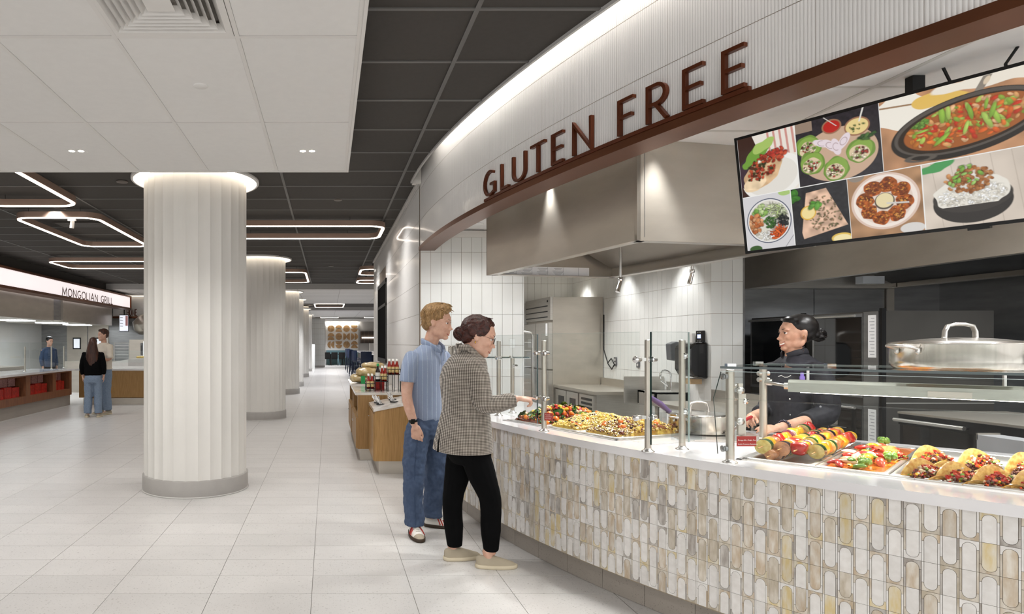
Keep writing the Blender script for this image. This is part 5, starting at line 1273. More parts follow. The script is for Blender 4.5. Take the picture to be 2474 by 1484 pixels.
for k in range(56):
    i = rf.choice([0, 0, 1, 2, 3, 4, 4, 3, 5, 6, 0, 4]); u = .286+.133+rf.gauss(0, .036); v = min(1.0, max(.09, rf.gauss(.52, .24)))
    u = min(.286+.225, max(.286+.045, u)); hh = .045*max(0, 1-((v-.52)/.45)**2)*max(0, 1-((u-.419)/.1)**2)
    piece(CM[i], P3(RF, Ra, Rb, u, v, ZT+.008+hh*rf.uniform(.3, 1)), CW_[i][2]+' on the orange curry, toward the '+('front', 'middle', 'back')[min(2, int(3*v/1.09))]+' '+('left' if u < .419 else 'right'), 'vegetable', 'vegetables on the curry, '+CW_[i][2], rot=(rf.uniform(-.5, .5), rf.uniform(-.4, .4), rf.uniform(0, 6.3)), sc=rf.uniform(.75, 1.1))
b = MB()
for k in range(16): b.ell((rf.gauss(0, .013), rf.gauss(0, .013), rf.uniform(0, .02)), (.014, .014, .013), 7, 5, jit=.3)
b.cyl((0, 0, -.02), (0, 0, .01), .008, 8); bro = b.mesh('broccoli', F_lg)
for (u, v, z, lab) in ((.40, .93, .935, 'broccoli floret at the back of the curry pan'), (.50, .40, .925, 'broccoli floret at the right of the curry pan'), (.44, .16, .915, 'small broccoli floret at the front of the curry pan')):
    o = piece(bro, P3(RF, Ra, Rb, u, v, z), lab, 'broccoli', None, rot=(0, 0, 1)); del o['group']
# tacos
def taco(x, y, lab, s=1.0, yaw=.7, lean=.12):
    t = thing('taco', lab, 'taco', (x, y, ZT-.03), 0, 'tacos in the right pan')
    f = Vector((-.66, -.75, 0)); f.rotate(Matrix.Rotation(yaw, 3, 'Z')); r = Vector((-f.y, f.x, 0)); O = Vector((x, y, ZT-.035)); R = .1*s
    def wall(ang, sg, thick):
        up = Vector((0, 0, math.cos(ang)))+f*math.sin(ang)
        def fn(i, j):
            a = PI*i; q = R*j
            p = O+r*(q*math.cos(a))+up*(q*math.sin(a)*1.2)+f*(sg*.012*(1-math.sin(a)*j)); return p+f*thick*1.0+Vector((0, 0, .004*math.sin(i*14)))
        return fn
    mb = MB(); mb.grid(wall(-lean, 0, 0), 25, 8); mb.grid(wall(-lean, 0, -.006), 25, 8)
    fa_, fb_ = wall(-lean, 0, 0), wall(-lean, 0, -.006); mb.grid(lambda i, j: (fa_ if j < .5 else fb_)(i, 1.0), 25, 2)
    mb.build('rear_shell', F_shell, t)
    mb = MB(); w1, w2 = wall(.8, 0, .02), wall(.8, 0, .026)
    mb.grid(lambda i, j: w1(i, j*.72), 25, 6); mb.grid(lambda i, j: w2(i, j*.72), 25, 6); mb.grid(lambda i, j: (w1 if j < .5 else w2)(i, .72), 25, 2)
    mb.build('front_shell', F_shell, t)
    mb = MB(); cs_ = [F_meat, F_red, F_wh, F_lg, F_salm, F_ye]
    for k in range(330):
        a = rf.uniform(.12, PI-.12); q = R*math.sqrt(rf.uniform(.02, .8)); hgt = q*math.sin(a)
        ang = rf.uniform(-.05, .6); up = Vector((0, 0, math.cos(ang)))+f*math.sin(ang); c = O+r*q*math.cos(a)+up*hgt*1.1+f*.012
        g = rf.uniform(.0045, .009); mi = 0 if hgt < R*.45 else rf.choice([1, 2, 3, 4, 4, 2, 1, 5, 0, 0])
        q3 = Matrix.Rotation(rf.uniform(0, 3), 3, (rf.random(), rf.random(), rf.random()+.1)); g2 = g*rf.uniform(.5, .9)
        if mi in (0, 3): mb.ell(c, (g, g2, g2), 6, 4, mi, jit=.6)
        else: mb.obox(c, q3@Vector((g*.85, 0, 0)), q3@Vector((0, g2*.85, 0)), q3@Vector((0, 0, g2*.8)), mi)
    tag(mb.build('filling', cs_, t), kind='stuff')
taco(2.63, 2.85, 'front left taco against the curry pan, shell arch at left'); taco(2.70, 2.765, 'middle taco of the front row')
taco(2.775, 2.685, 'third taco of the front row, at the right edge'); taco(2.85, 2.60, 'rightmost taco of the front row')
taco(3.0, 3.21, 'taco of the back row, upright shell over the middle front taco', 1.0); taco(3.13, 3.11, 'right taco of the back row'); taco(2.88, 3.3, 'leftmost taco of the back row, mostly filling', .85); taco(3.25, 3.0, 'rightmost taco of the back row')
# ================================================================ LEFT SERVING STATION
t = thing('grill_counter', 'walnut front counter at far left with recessed red display bays', 'counter', (-6.6, 13.5, 0))
MB().box(-7.1, -6.26, 10.6, 15.68, 0, .25).build('stone_plinth', M_toe, t)
MB().box(-7.1, -6.22, 10.6, 15.68, .25, .40).box(-7.1, -6.22, 10.6, 15.68, .80, .835).box(-7.1, -6.6, 10.6, 15.68, .40, .80).build('body', M_walnut, t)
ys = [10.6, 10.75, 11.95, 12.15, 13.3, 13.5, 14.6, 14.78, 15.55, 15.68]
for k in range(0, len(ys), 2): MB().box(-6.6, -6.22, ys[k], ys[k+1], .40, .80).build('divider', M_walnut, t)
MB().box(-7.2, -6.16, 10.6, 15.72, .835, .875).build('worktop', M_quartz, t)
M_redbox = mat('red packet', 'c0231a', .4, col2='8f140f', vs=25); M_pinkbox = mat('printed carton', 'b98a86', .5, col2='6d4a48', vs=60)
for k in range(4):
    a, b = ys[2*k+1], ys[2*k+2]
    n = 3
    for i in range(n):
        y = a+.1+i*(b-a-.2)/n; tag(MB().box(-6.55, -6.3, y, y+(b-a-.26)/n, .40, .60+.02*(i % 2)).build('snack_box', M_redbox), ('first', 'second', 'third')[i]+' red packet in the '+('first', 'second', 'third', 'last')[k]+' display bay of the far left counter', 'packet', 'red packets in the left counter bays')
        tag(MB().box(-6.55, -6.38, y, y+(b-a-.3)/n, .622, .79).build('printed_carton', M_pinkbox), ('first', 'second', 'third')[i]+' printed carton over the red packets in the '+('first', 'second', 'third', 'last')[k]+' bay', 'carton', 'cartons in the left counter bays')
t = thing('oak_counter', 'oak fronted counter block facing the hall behind the standing couple', 'counter', (-5.2, 15.9, 0))
MB().box(-5.95, -4.42, 15.72, 17.4, 0, .16).build('steel_plinth', M_steelh, t)
MB().box(-6.05, -4.40, 15.7, 17.4, .17, .83).build('oak_panel', M_oak, t)
MB().box(-6.12, -4.38, 15.66, 17.5, .83, .87).build('worktop', M_quartz, t)
t = thing('food_display', 'sloped steel food display trays on the oak counter', 'display', (-5.1, 16.2, .87))
MB().prism([(-5.75, .872), (-4.5, .872), (-4.5, 1.12), (-4.95, 1.1), (-5.75, .95)], (0, 16.1, 0), (1, 0, 0), (0, 0, 1), (0, .6, 0)).build('tray_front', M_steelp, t)
MB().box(-4.97, -4.55, 16.06, 16.095, .93, 1.1).build('white_panel', M_whitebar, t)
for x, m in ((-5.35, M_redbox), (-5.1, M_redbox)): MB().box(x, x+.2, 16.2, 16.5, .96, 1.03).build('red_tray', m, t)
for k in range(5): MB().ell((-4.6-.05*k, 16.3, 1.14), (.04, .04, .03), 8, 6).build('bread_roll', F_crm, t)
for x in (-5.9, -4.48):
    post(x, 15.85, 1.3, 'steel guard post on the '+('left' if x < -5 else 'right')+' end of the oak counter')
def vpane(name, lab, x0, x1, y0, y1, z0, z1):
    t_ = thing(name, lab, 'glass', (x0, y0, z0)); MB().box(min(x0, x1), max(x0, x1)+.008, y0, y1+.008, z0, z1).build('pane', M_glass, t_)
    MB().box(min(x0, x1), max(x0, x1)+.008, y0, y1+.008, z1, z1+.004).build('edge', M_gedgel, t_)
for k, (a, b) in enumerate(((11.0, 12.3), (12.35, 13.6), (13.65, 14.9), (14.95, 15.6))):
    vpane('glass_guard', ('first', 'second', 'third', 'fourth')[k]+' glass guard panel along the far left counter', -6.3, -6.3, a, b, .9, 1.5)
    post(-6.36, b-.04, 1.42, ('first', 'second', 'third', 'fourth')[k]+' guard post along the far left counter, nearest first')
vpane('glass_guard', 'glass guard panel across the oak counter', -5.85, -4.5, 15.80, 15.8, 1.02, 1.3)
# sign box
t = thing('sign', 'lit white MONGOLIAN GRILL sign box with copper brown frame', 'sign', (-6.2, 16, 2.55))
MB().box(-6.5, -6.15, 9.5, 20.24, 2.545, 2.6).box(-6.5, -6.15, 9.5, 20.24, 2.925, 2.97).box(-6.5, -6.15, 20.19, 20.24, 2.6, 2.925).build('frame', M_copper, t)
MB().box(-6.45, -6.19, 9.5, 20.19, 2.6, 2.925).build('lit_panel', mat('lit sign panel', 'f4efef', .5, emit='fbf0f0', es=.75), t)
def smap(u, z, d): return (-6.15+d, u, z)
W_ = [('M', .30), ('O', .27), ('N', .24), ('G', .24), ('O', .27), ('L', .15), ('I', .06), ('A', .25), ('N', .24), (' ', .14), ('G', .24), ('R', .18), ('I', .06), ('L', .15), ('L', .15)]
tot = sum(w for _, w in W_)+.06*(len(W_)-1); sc = (18.45-14.94)/tot; u = 14.94
for ch, w in W_:
    if ch != ' ': letter(ch, smap, u, u+w*sc, 2.59, 2.80, .024, 0, .006).build('letter', M_letter, t)
    u += (w+.06)*sc
struct(MB().box(-12, -6.3, 9.5, 20.1, 2.97, 3.3).build('bulkhead_left', M_dark))
# hood, screen, interior
t = thing('exhaust_hood', 'stainless exhaust hood under the grill sign at far left', 'hood', (-7.5, 15, 2))
MB().box(-8.6, -6.75, 10.5, 15.9, 2.05, 2.62).box(-8.6, -6.75, 16.45, 20.2, 2.05, 2.62).build('casing', M_steelh, t)
MB().box(-8.6, -6.8, 15.9, 16.45, 2.08, 2.62).build('joint_panel', M_steeld, t)
for y in (11.6, 13.4, 15.2, 17.2, 19.0): MB().box(-7.8, -7.2, y, y+.7, 2.035, 2.05).build('hood_lamp', mat('hood lamp', 'ffffff', .5, emit='f4fbff', es=12), t)
wl_ = struct(MB().box(-9.6, -5.4, 21.2, 21.3, 0, 2.7).build('wall_kitchen_left', M_steeld))
struct(MB().box(-9.5, -9.4, 9, 21.2, 0, 3).build('wall_grill_back', M_wtile))
for x in (-8.55, -7.85):
    d = MB().box(x, x+.66, 21.16, 21.2, 0, 2.1).build('door_1' if x < -8 else 'door_2', M_steelh); struct(d)
    MB().box(x+.2, x+.46, 21.14, 21.16, 1.3, 1.68).build('window_frame', M_black, d); MB().box(x+.235, x+.425, 21.13, 21.14, 1.34, 1.64).build('window_pane', mat('pale lit glass', 'dfe3e8', .3, emit='dfe6ee', es=.7), d)
t = thing('menu_display', 'small upright lit menu display below the grill sign end', 'screen', (-6.3, 19.6, 1.9))
MB().box(-6.62, -6.33, 20.5, 20.55, 1.87, 2.4).build('frame', M_black, t)
MB().cyl((-6.47, 20.53, 2.4), (-6.47, 20.53, 3.028), .02, 8).build('ceiling_pole', M_blackm, t)
MB().box(-6.61, -6.34, 20.49, 20.5, 1.89, 2.38).build('panel', mat('lit menu white', 'e8ecf4', .4, emit='e6eaf4', es=.8), t)
MB().box(-6.42, -6.345, 20.485, 20.49, 2.05, 2.37).build('picture_strip', mat('menu picture', '9a6a68', .4, emit='a27472', es=.5), t)
for k in range(4): MB().box(-6.59, -6.5, 20.485, 20.49, 2.3-.09*k, 2.315-.09*k).build('text_line', M_gp, t)
t = thing('sheet_pan_rack', 'wire sheet pan rack behind the oak counter', 'rack', (-5.95, 19, 0))
for x in (-6.25, -5.82): MB().tube([(x, 18.9, 0), (x, 18.9, 1.48), (x, 18.9, 1.5)], .012, 6).build('upright', M_steelp, t)
MB().tube([(-6.25, 18.9, 1.5), (-5.82, 18.9, 1.5)], .012, 6).build('top_bar', M_steelp, t)
for k in range(14): MB().box(-6.25, -5.82, 18.9, 19.3, .25+.09*k, .258+.09*k).build('tray', M_steelp, t)
t = thing('combi_oven', 'grey boxy steel oven behind the oak counter', 'oven', (-5.5, 19, 0))
MB().box(-5.78, -5.05, 18.8, 19.5, .1, 1.6).build('cabinet', M_steelh, t); MB().box(-5.45, -5.12, 18.79, 18.8, 1.15, 1.5).build('door_glass', M_dglass, t)
for x in (-5.7, -5.1): MB().cyl((x, 18.9, 0), (x, 18.9, .1), .02, 8).cyl((x, 19.4, 0), (x, 19.4, .1), .02, 8).build('feet', M_black, t)
MB().box(-5.36, -5.32, 18.75, 18.79, 1.1, 1.55).build('handle', M_chrome, t)
t = thing('pizza_oven_dome', 'large grey domed steel duct beyond the small menu display', 'duct', (-5.6, 21, 1.9))
MB().lathe([(.02, 0), (.3, .02), (.45, .15), (.5, .4), (.3, .6), (.1, .66)], (-5.55, 20.05, 1.75), 28).build('shell', M_steelh, t)
MB().cyl((-5.55, 20.05, 2.38), (-5.55, 20.05, 3.025), .12, 16).build('flue', M_steelh, t)
# HOME fascia
t = thing('tiled_bulkhead', 'white tiled bulkhead with copper edge and HOME lettering beyond the grill', 'bulkhead', (-4.9, 20.8, 2.3))
MB().box(-6.9, -3.0, 20.75, 20.95, 2.36, 3.02).build('panel', M_wfin, t); MB().box(-6.9, -3.0, 20.7, 20.95, 2.30, 2.36).build('copper_edge', M_copper, t)
MB().box(-6.9, -3.0, 20.66, 20.68, 3.0, 3.012).build('cove_light', M_glow, t)
for ch, a, b in (('H', -6.46, -6.39), ('O', -6.375, -6.305), ('M', -6.29, -6.21), ('E', -6.19, -6.13)):
    letter(ch, lambda u, z, d: (u, 20.75-d, z), a, b, 2.37, 2.60, .02, 0, .01).build('letter', M_letter, t)
down(-7.9, 13.5, 2.0, 60, 2.6, .1, (.95, .98, 1)); down(-7.9, 18, 2.0, 60, 2.6, .1, (.95, .98, 1)); down(-5.2, 18.2, 2.9, 70)
tag(MB().box(-7.85, -7.25, 11, 15.5, 0, .95).build('cooking_line', M_steelh), 'long steel cooking line behind the far left glass guards', 'cooker')
tag(MB().box(-8.0, -6.4, 19.6, 20.3, 0, .95).build('steel_bench', M_steelh), 'steel bench below the two door windows', 'bench')
# ================================================================ CONDIMENT STATIONS
def cabinet(name, lab, x0, x1, y0, y1, h0, h1, kick=.15, slope=False, niche=None, doors=2):
    t = thing(name, lab, 'cabinet', ((x0+x1)/2, (y0+y1)/2, 0))
    MB().box(x0+.05, x1, y0+.03, y1-.02, 0, kick).build('steel_kick', M_steelh, t)
    if niche:
        a, b, z0, z1 = niche
        MB().box(x0+.02, x1, y0, a, kick, h0).box(x0+.02, x1, b, y1, kick, h0).box(x0+.02, x1, a, b, kick, z0).box(x0+.02, x1, a, b, z1, h0).box(x0+.3, x1, a, b, z0, z1).build('body', M_oak, t)
    else: MB().prism([(x0, kick), (x1, kick), (x1, h1), (x0, h0)], (0, y0, 0), (1, 0, 0), (0, 0, 1), (0, y1-y0, 0)).build('body', M_oak, t)
    MB().prism([(x0-.012, h0-.001), (x1, h1), (x1, h1+.032), (x0-.012, h0+.031)], (0, y0-.012, 0), (1, 0, 0), (0, 0, 1), (0, y1-y0+.02, 0)).build('marble_top', M_marble, t)
    w_ = (y1-y0-.02)/doors
    for k in range(doors):
        a = y0+.01+w_*k; zt = (niche[2]-.02) if niche else h0-.03
        d = MB().box(x0-.001 if niche else x0-.012, x0+.02 if niche else x0, a+.003, a+w_-.003, kick+.005, zt).build('door', M_oak, t)
        MB().cyl((x0-.012, a+(.06 if k % 2 else w_-.06), zt-.10), (x0-.026, a+(.06 if k % 2 else w_-.06), zt-.10), .009, 12).build('knob', M_chrome, d)
    return t
cabinet('cutlery_station', 'low oak cutlery station with a sloping marble top, nearest the young man', .53, .965, 7.33, 8.16, .715, .80, doors=1)
cabinet('condiment_station', 'oak condiment station with marble top and open side niches', .36, .965, 8.2, 9.6, .835, .835, niche=(8.3, 9.5, .56, .8))
cabinet('condiment_station', 'farthest oak condiment station carrying bread bags', .355, .965, 9.66, 11.0, .85, .85, niche=(9.8, 10.9, .56, .8))
# cutlery bundles
rk = random.Random(2)
for k, (x, y, lab) in enumerate(((.62, 7.62, 'cutlery bundle at the near left of the sloping top'), (.61, 7.86, 'cutlery bundle at the far left of the sloping top'), (.78, 7.60, 'cutlery bundle at the near right of the sloping top'), (.79, 7.88, 'cutlery bundle at the far right of the sloping top'))):
    zt = .747+.085*(x-.53)/.435+.0; t = thing('cutlery_bundle', lab, 'cutlery', (x, y, zt), 0, 'cutlery bundles on the sloping marble top')
    MB().lathe([(.048, .0), (.05, .012), (.044, .014), (.04, .002)], (x, y, zt), 24).build('bin_ring', M_black, t)
    for j in range(9):
        a = rk.uniform(0, 6.3); r = rk.uniform(0, .025); p = Vector((x+r*math.cos(a), y+r*math.sin(a), zt)); q = p+Vector((rk.uniform(-.07, -.02), rk.uniform(-.02, .03), rk.uniform(.07, .10)))
        MB().tube([p, p.lerp(q, .6), q], [.004, .004, .011], 6, sq=(1, .35)).build('fork' if j % 2 else 'spoon', M_chrome, t)
# wire rack with bottles
t = thing('wire_rack', 'black stepped wire rack holding sauce bottles', 'rack', (.72, 8.5, .867))
zb = .868
steps = ((.50, .615, .03), (.615, .78, .125), (.78, .945, .215))
for x0, x1, h in steps:
    for y in (8.38, 8.62):
        for z in (h, h+.07): MB().cyl((x0, y, zb+z), (x1, y, zb+z), .0045, 6).build('rail', M_blackm, t)
        for x in (x0+.002, (x0+x1)/2, x1-.002): MB().cyl((x, y, zb), (x, y, zb+h+.07), .0045, 6).build('upright', M_blackm, t)
    for x in (x0, x1):
        for z in (h, h+.07): MB().cyl((x, 8.38, zb+z), (x, 8.62, zb+z), .0045, 6).build('cross_rail', M_blackm, t)
    MB().box(x0+.003, x1-.003, 8.385, 8.615, zb+h-.004, zb+h+.001).build('tray', M_blackm, t)
M_hot = mat('hot sauce', 'a8230f', .15, coat=1, col2='7d1508', vs=30); M_lbl = mat('bottle label', 'e6d8b0', .5, col2='c9a24a', vs=60); M_lblw = mat('white label', 'e8e6e0', .5, var=.04)
def bottle(x, y, z, lab, h=.19, r=.022, body=None, cap=None, lbl=None):
    t = thing('sauce_bottle', lab, 'bottle', (x, y, z))
    MB().lathe([(0, 0), (r, 0), (r, h*.55), (r*.55, h*.72), (r*.4, h*.9), (0, h*.9)], (x, y, z), 20).build('glass', body or M_hot, t)
    MB().lathe([(r+.0008, h*.12), (r+.0008, h*.5)], (x, y, z), 20).build('label', lbl or M_lbl, t)
    MB().lathe([(r*.5, h*.86), (r*.52, h), (0, h)], (x, y, z), 14).build('cap', cap or M_lblw, t)
M_capr = mat('red cap', 'b5281a', .4, var=.05)
for k, (x, y) in enumerate(((.535, 8.45), (.582, 8.45), (.535, 8.55), (.582, 8.55))): bottle(x, y, zb+.032, 'hot sauce bottle on the lowest rack step, '+('front left', 'front right', 'back left', 'back right')[k])
M_soy = mat('dark soy sauce', '180b07', .08, coat=1, var=.1); M_capg = mat('green cap', '1f8a4a', .4, var=.05)
bottle(.655, 8.46, zb+.127, 'dark soy sauce bottle with a green cap', .23, .032, M_soy, M_capg, M_lblw)
for k, (x, y) in enumerate(((.715, 8.45), (.755, 8.45), (.715, 8.55), (.755, 8.55))): bottle(x, y, zb+.127, 'hot sauce bottle on the middle rack step, '+('front left', 'front right', 'back left', 'back right')[k], .2, .021)
for k, (x, y) in enumerate(((.81, 8.45), (.86, 8.45), (.91, 8.45), (.81, 8.55), (.86, 8.55), (.91, 8.55))): bottle(x, y, zb+.217, 'hot sauce bottle on the top rack step, '+('front left', 'front middle', 'front right', 'back left', 'back middle', 'back right')[k], .2, .022)
tag(MB().box(.63, .76, 8.66, 8.8, zb, zb+.13).build('red_caddy', M_redbox), 'red napkin caddy behind the soy sauce bottle', 'caddy')
M_bag = mat('bread bag film', 'cdb98c', .25, coat=.6, col2='a98e5c', vs=9, bump=.3, bs=25)
for k, (x, y, z, rx, ry, rz_, lab) in enumerate(((.50, 10.0, .955, .16, .2, .07, 'lower bread bag on the farthest station'), (.60, 9.95, 1.05, .17, .2, .075, 'middle bread bag stacked on the farthest station'), (.70, 10.05, 1.15, .18, .16, .05, 'top pale bread bag on the farthest station'))):
    b = MB(); b.grid(lambda i, j, x=x, y=y, z=z: (x+rx*(abs(math.cos(PI*j))**.7*math.copysign(1, math.cos(PI*j))), y+ry*math.sin(PI*j)**.7*math.cos(2*PI*i), z+rz_*math.sin(PI*j)**.7*math.sin(2*PI*i)*(1+.1*math.sin(9*j*PI))), 18, 14, cu=True)
    tag(b.build('bread_bag', M_bag), lab, 'bread')
tag(MB().box(.50, .56, 9.70, 9.76, .882, 1.0).build('carton', M_capg), 'small green carton in front of the bread bags', 'carton')
# ================================================================ FAR DINING AREA
t = thing('art_panel', 'white lit wall panel with wooden circles and half circles', 'artwork', (1, 45.6, 1))
MB().box(-.16, 2.16, 45.6, 45.68, 1.0, 2.86).build('panel', M_wall, t)
M_wd = mat('pale wood disc', 'b08a5e', .5, col2='97744b', vs=6)
def half(cx, cz, a0, R=.235):
    pts = [(R*math.cos(math.radians(a0+180*k/16)), R*math.sin(math.radians(a0+180*k/16))) for k in range(17)]
    MB().prism(pts, (cx, 45.6, cz), (1, 0, 0), (0, 0, 1), (0, -.03, 0)).build('wood_half_circle', M_wd, t)
U_, D_, L_, R_ = 0, 180, 90, -90
pat = [[('f', L_), (U_, U_), ('f', U_), (D_, D_)], [(U_, U_), ('f', U_), (R_, L_), (R_, R_)], [(L_, L_), (D_, D_), ('f', L_), (U_, U_)]]
for r in range(3):
    for c in range(4):
        cx = .225+.55*c; cz = 2.54-.57*r; p = pat[r][c]; g = .006
        if p[0] == 'f':
            o = (0, g) if p[1] == U_ else (-g, 0); half(cx+o[0], cz+o[1], p[1]); half(cx-o[0], cz-o[1], p[1]+180)
        elif p[0] in (U_, D_):
            dz = .02 if p[0] == U_ else .235
            half(cx, cz+dz-.0, p[0]); half(cx, cz+dz-.255, p[1])
        else:
            dx = -.02-(.215 if p[0] == R_ else 0); half(cx+(-.02 if p[0] == L_ else -.235), cz, p[0]); half(cx+(.235 if p[1] == L_ else (.235 if p[0] == L_ else .02)), cz, p[1])
MB().box(-.16, 2.16, 45.52, 45.58, 2.875, 2.9).build('wall_washer', M_led2, t)
t = thing('booth', 'teal upholstered booth bench below the wooden circle wall', 'bench', (.9, 45.2, 0))
MB().box(-.1, 2.1, 45.45, 45.59, .45, 1.0).build('backrest', mat('teal upholstery', '5d7a80', .7, var=.06), t); MB().box(-.1, 2.1, 45.0, 45.45, .0, .48).build('seat', MATS['teal upholstery'], t)
for i, (x, lab) in enumerate(((.2, 'left small black table before the booth'), (1.0, 'right small black table before the booth'))):
    t = thing('small_table', lab, 'table', (x, 44.4, 0)); MB().box(x-.3, x+.35, 44.1, 44.8, .72, .76).build('top', M_blackm, t); MB().cyl((x, 44.4, 0), (x, 44.4, .72), .04, 8).build('pedestal', M_blackm, t)
    MB().box(x-.2, x+.2, 44.2, 44.6, 0, .02).build('foot', M_blackm, t)
def chair_proto(name, lab, seat_h, back_h, m_seat, m_leg, group, x, y, rz):
    t = thing(name, lab, 'stool' if seat_h > .6 else 'chair', (x, y, 0), rz, group)
    MB().box(-.2, .2, -.2, .2, seat_h-.03, seat_h+.02).build('seat', m_seat, t, local=True, bevel=.01)
    MB().grid(lambda i, j: (.2-.03*math.cos(PI*i)*0+.02*(1-abs(2*i-1)), -.21+.42*i, seat_h+.04+(back_h-seat_h)*j), 8, 4).grid(lambda i, j: (.225+.02*(1-abs(2*i-1)), -.21+.42*i, seat_h+.04+(back_h-seat_h)*j), 8, 4).box(.2, .22, -.21, .21, seat_h, seat_h+.06).build('backrest', m_seat, t, local=True)
    for sx in (-1, 1):
        for sy in (-1, 1): MB().cyl((.17*sx, .17*sy, seat_h-.03), (.22*sx, .21*sy, 0), .014, 8).build('leg', m_leg, t, local=True)
    if seat_h > .6: MB().cyl((-.2, -.2, .3), (-.2, .2, .3), .01, 6).cyl((.2, -.2, .3), (.2, .2, .3), .01, 6).cyl((-.2, -.2, .3), (.2, -.2, .3), .01, 6).cyl((-.2, .2, .3), (.2, .2, .3), .01, 6).build('footrest', m_leg, t, local=True)
    return t
M_navy = mat('navy plastic', '1c2740', .35, var=.06); M_navl = mat('navy metal legs', '1a2236', .4, metal=.4, var=.05)
st0 = chair_proto('bar_stool', 'nearest navy bar stool at the head of the stool row', .76, 1.14, M_navy, M_navl, 'navy bar stools along the high tables', 1.45, 24.9, -PI/2+.1)
ords = ['second', 'third', 'fourth', 'fifth', 'sixth', 'seventh', 'eighth', 'ninth', 'tenth', 'eleventh', 'twelfth', 'last']
for k in range(12):
    o = copy_tree(st0); o.location = (1.28+.02*(k % 3), 26.1+1.05*k, 0); o.rotation_euler = (0, 0, PI+.5+.08*((k % 4)-1.5)); o['label'] = ords[k]+' navy bar stool of the aisle side row, counting away from the camera'
for k in range(8):
    o = copy_tree(st0); o.location = (2.95, 26.3+1.4*k, 0); o.rotation_euler = (0, 0, .08*((k % 3)-1)); o['label'] = ords[k].replace('second', 'first') if k == 0 else ords[k-1]; o['label'] += ' navy bar stool on the far side of the high tables'; o['group'] = 'navy bar stools on the far side'
for k in range(5):
    y = 26.0+2.7*k; t = thing('high_table', ('nearest', 'second', 'third', 'fourth', 'farthest')[k]+' white topped high table beside the navy stools', 'table', (2.1, y+1, 0))
    MB().box(1.55, 2.6, y, y+2.3, 1.02, 1.06).build('top', M_quartz, t, bevel=.01)
    for yy_ in (y+.4, y+1.9): MB().cyl((2.1, yy_, 0), (2.1, yy_, 1.02), .05, 10).build('pedestal', M_navl, t)
    MB().box(1.8, 2.4, y+.2, y+2.1, 0, .03).build('foot_plate', M_navl, t)
for k, x in enumerate((-.05, .45, .95)):
    o = chair_proto('dining_chair', ('left', 'middle', 'right')[k]+' black chair at the far booth tables', .46, .85, M_blackm, M_blackm, 'black chairs at the booth', x, 43.7, -PI/2)
# windowed kitchen wall beyond, right
t = thing('back_shelving', 'dark gridded shelving beyond the dining area at right', 'shelf', (3, 45.5, 1.4))
MB().box(2.3, 4.8, 45.55, 45.65, 1.5, 2.35).build('dark_opening', mat('dark opening', '3f3936', .5, var=.1), t)
for k in range(8): MB().box(2.3, 4.8, 45.53, 45.55, 1.52+.1*k, 1.535+.1*k).build('shelf_board', mat('shelf wood', '6b5a4c', .5, var=.05), t)
for k in range(10): MB().box(2.35+.25*k, 2.37+.25*k, 45.52, 45.55, 1.5, 2.35).build('shelf_post', MATS['shelf wood'], t)
tag(MB().box(2.4, 3.3, 45.45, 45.5, 1.86, 1.93).build('strip_light', M_led), 'white strip light in front of the dark far shelving', 'light')
tag(MB().box(2.9, 3.5, 44.5, 45.1, 0, 1.5).build('white_cabinet', M_whitebar), 'white cabinet by the far right wall of the dining area', 'cabinet')
# ================================================================ PEOPLE
def skin_mat(n, a, b): 
    m = mat(n, a, .45, col2=b, vs=25, bump=.03, bs=200); p = m.node_tree.nodes['Principled BSDF']; p.inputs['Subsurface Weight'].default_value = .12; p.inputs['Subsurface Radius'].default_value = (.01, .004, .002); return m
M_skl = skin_mat('fair skin', 'd6ad98', 'c99c86'); M_skm = skin_mat('warm skin', 'd2a58d', 'c4937a')
def stripe_mat(name, base, c1, c2, px, pz, duty=.5, diag=(.9, .45)):
    m = mat(name, base, .8, sheen=.2); N = m.node_tree.nodes; L = m.node_tree.links; b = N['Principled BSDF']
    tc = N.new('ShaderNodeTexCoord'); sp_ = N.new('ShaderNodeSeparateXYZ'); L.new(tc.outputs['Object'], sp_.inputs[0])
    def mth(op, a, bv):
        n = N.new('ShaderNodeMath'); n.operation = op
        for i, q in enumerate((a, bv)):
            if isinstance(q, (int, float)): n.inputs[i].default_value = q
            else: L.new(q, n.inputs[i])
        return n.outputs[0]
    u = mth('ADD', mth('MULTIPLY', sp_.outputs[0], diag[0]), mth('MULTIPLY', sp_.outputs[1], diag[1]))
    def st(v, p): return mth('LESS_THAN', mth('FRACT', mth('DIVIDE', mth('ADD', v, 50), p), 0), duty)
    a = st(u, px); z = st(sp_.outputs[2], pz)
    s = mth('ADD', a, z); f = mth('DIVIDE', s, 2)
    r = N.new('ShaderNodeValToRGB'); r.color_ramp.interpolation = 'CONSTANT'; L.new(f, r.inputs[0])
    e = r.color_ramp.elements; e[0].color = (*lin(base), 1); e[1].position = .4; e[1].color = (*lin(c1), 1); q = e.new(.9); q.color = (*lin(c2), 1)
    L.new(r.outputs[0], b.inputs['Base Color']); return m
M_hound = stripe_mat('houndstooth tweed', 'b9b3a9', '7c7166', '302b27', .0098, .0098, .5, (1, .02))
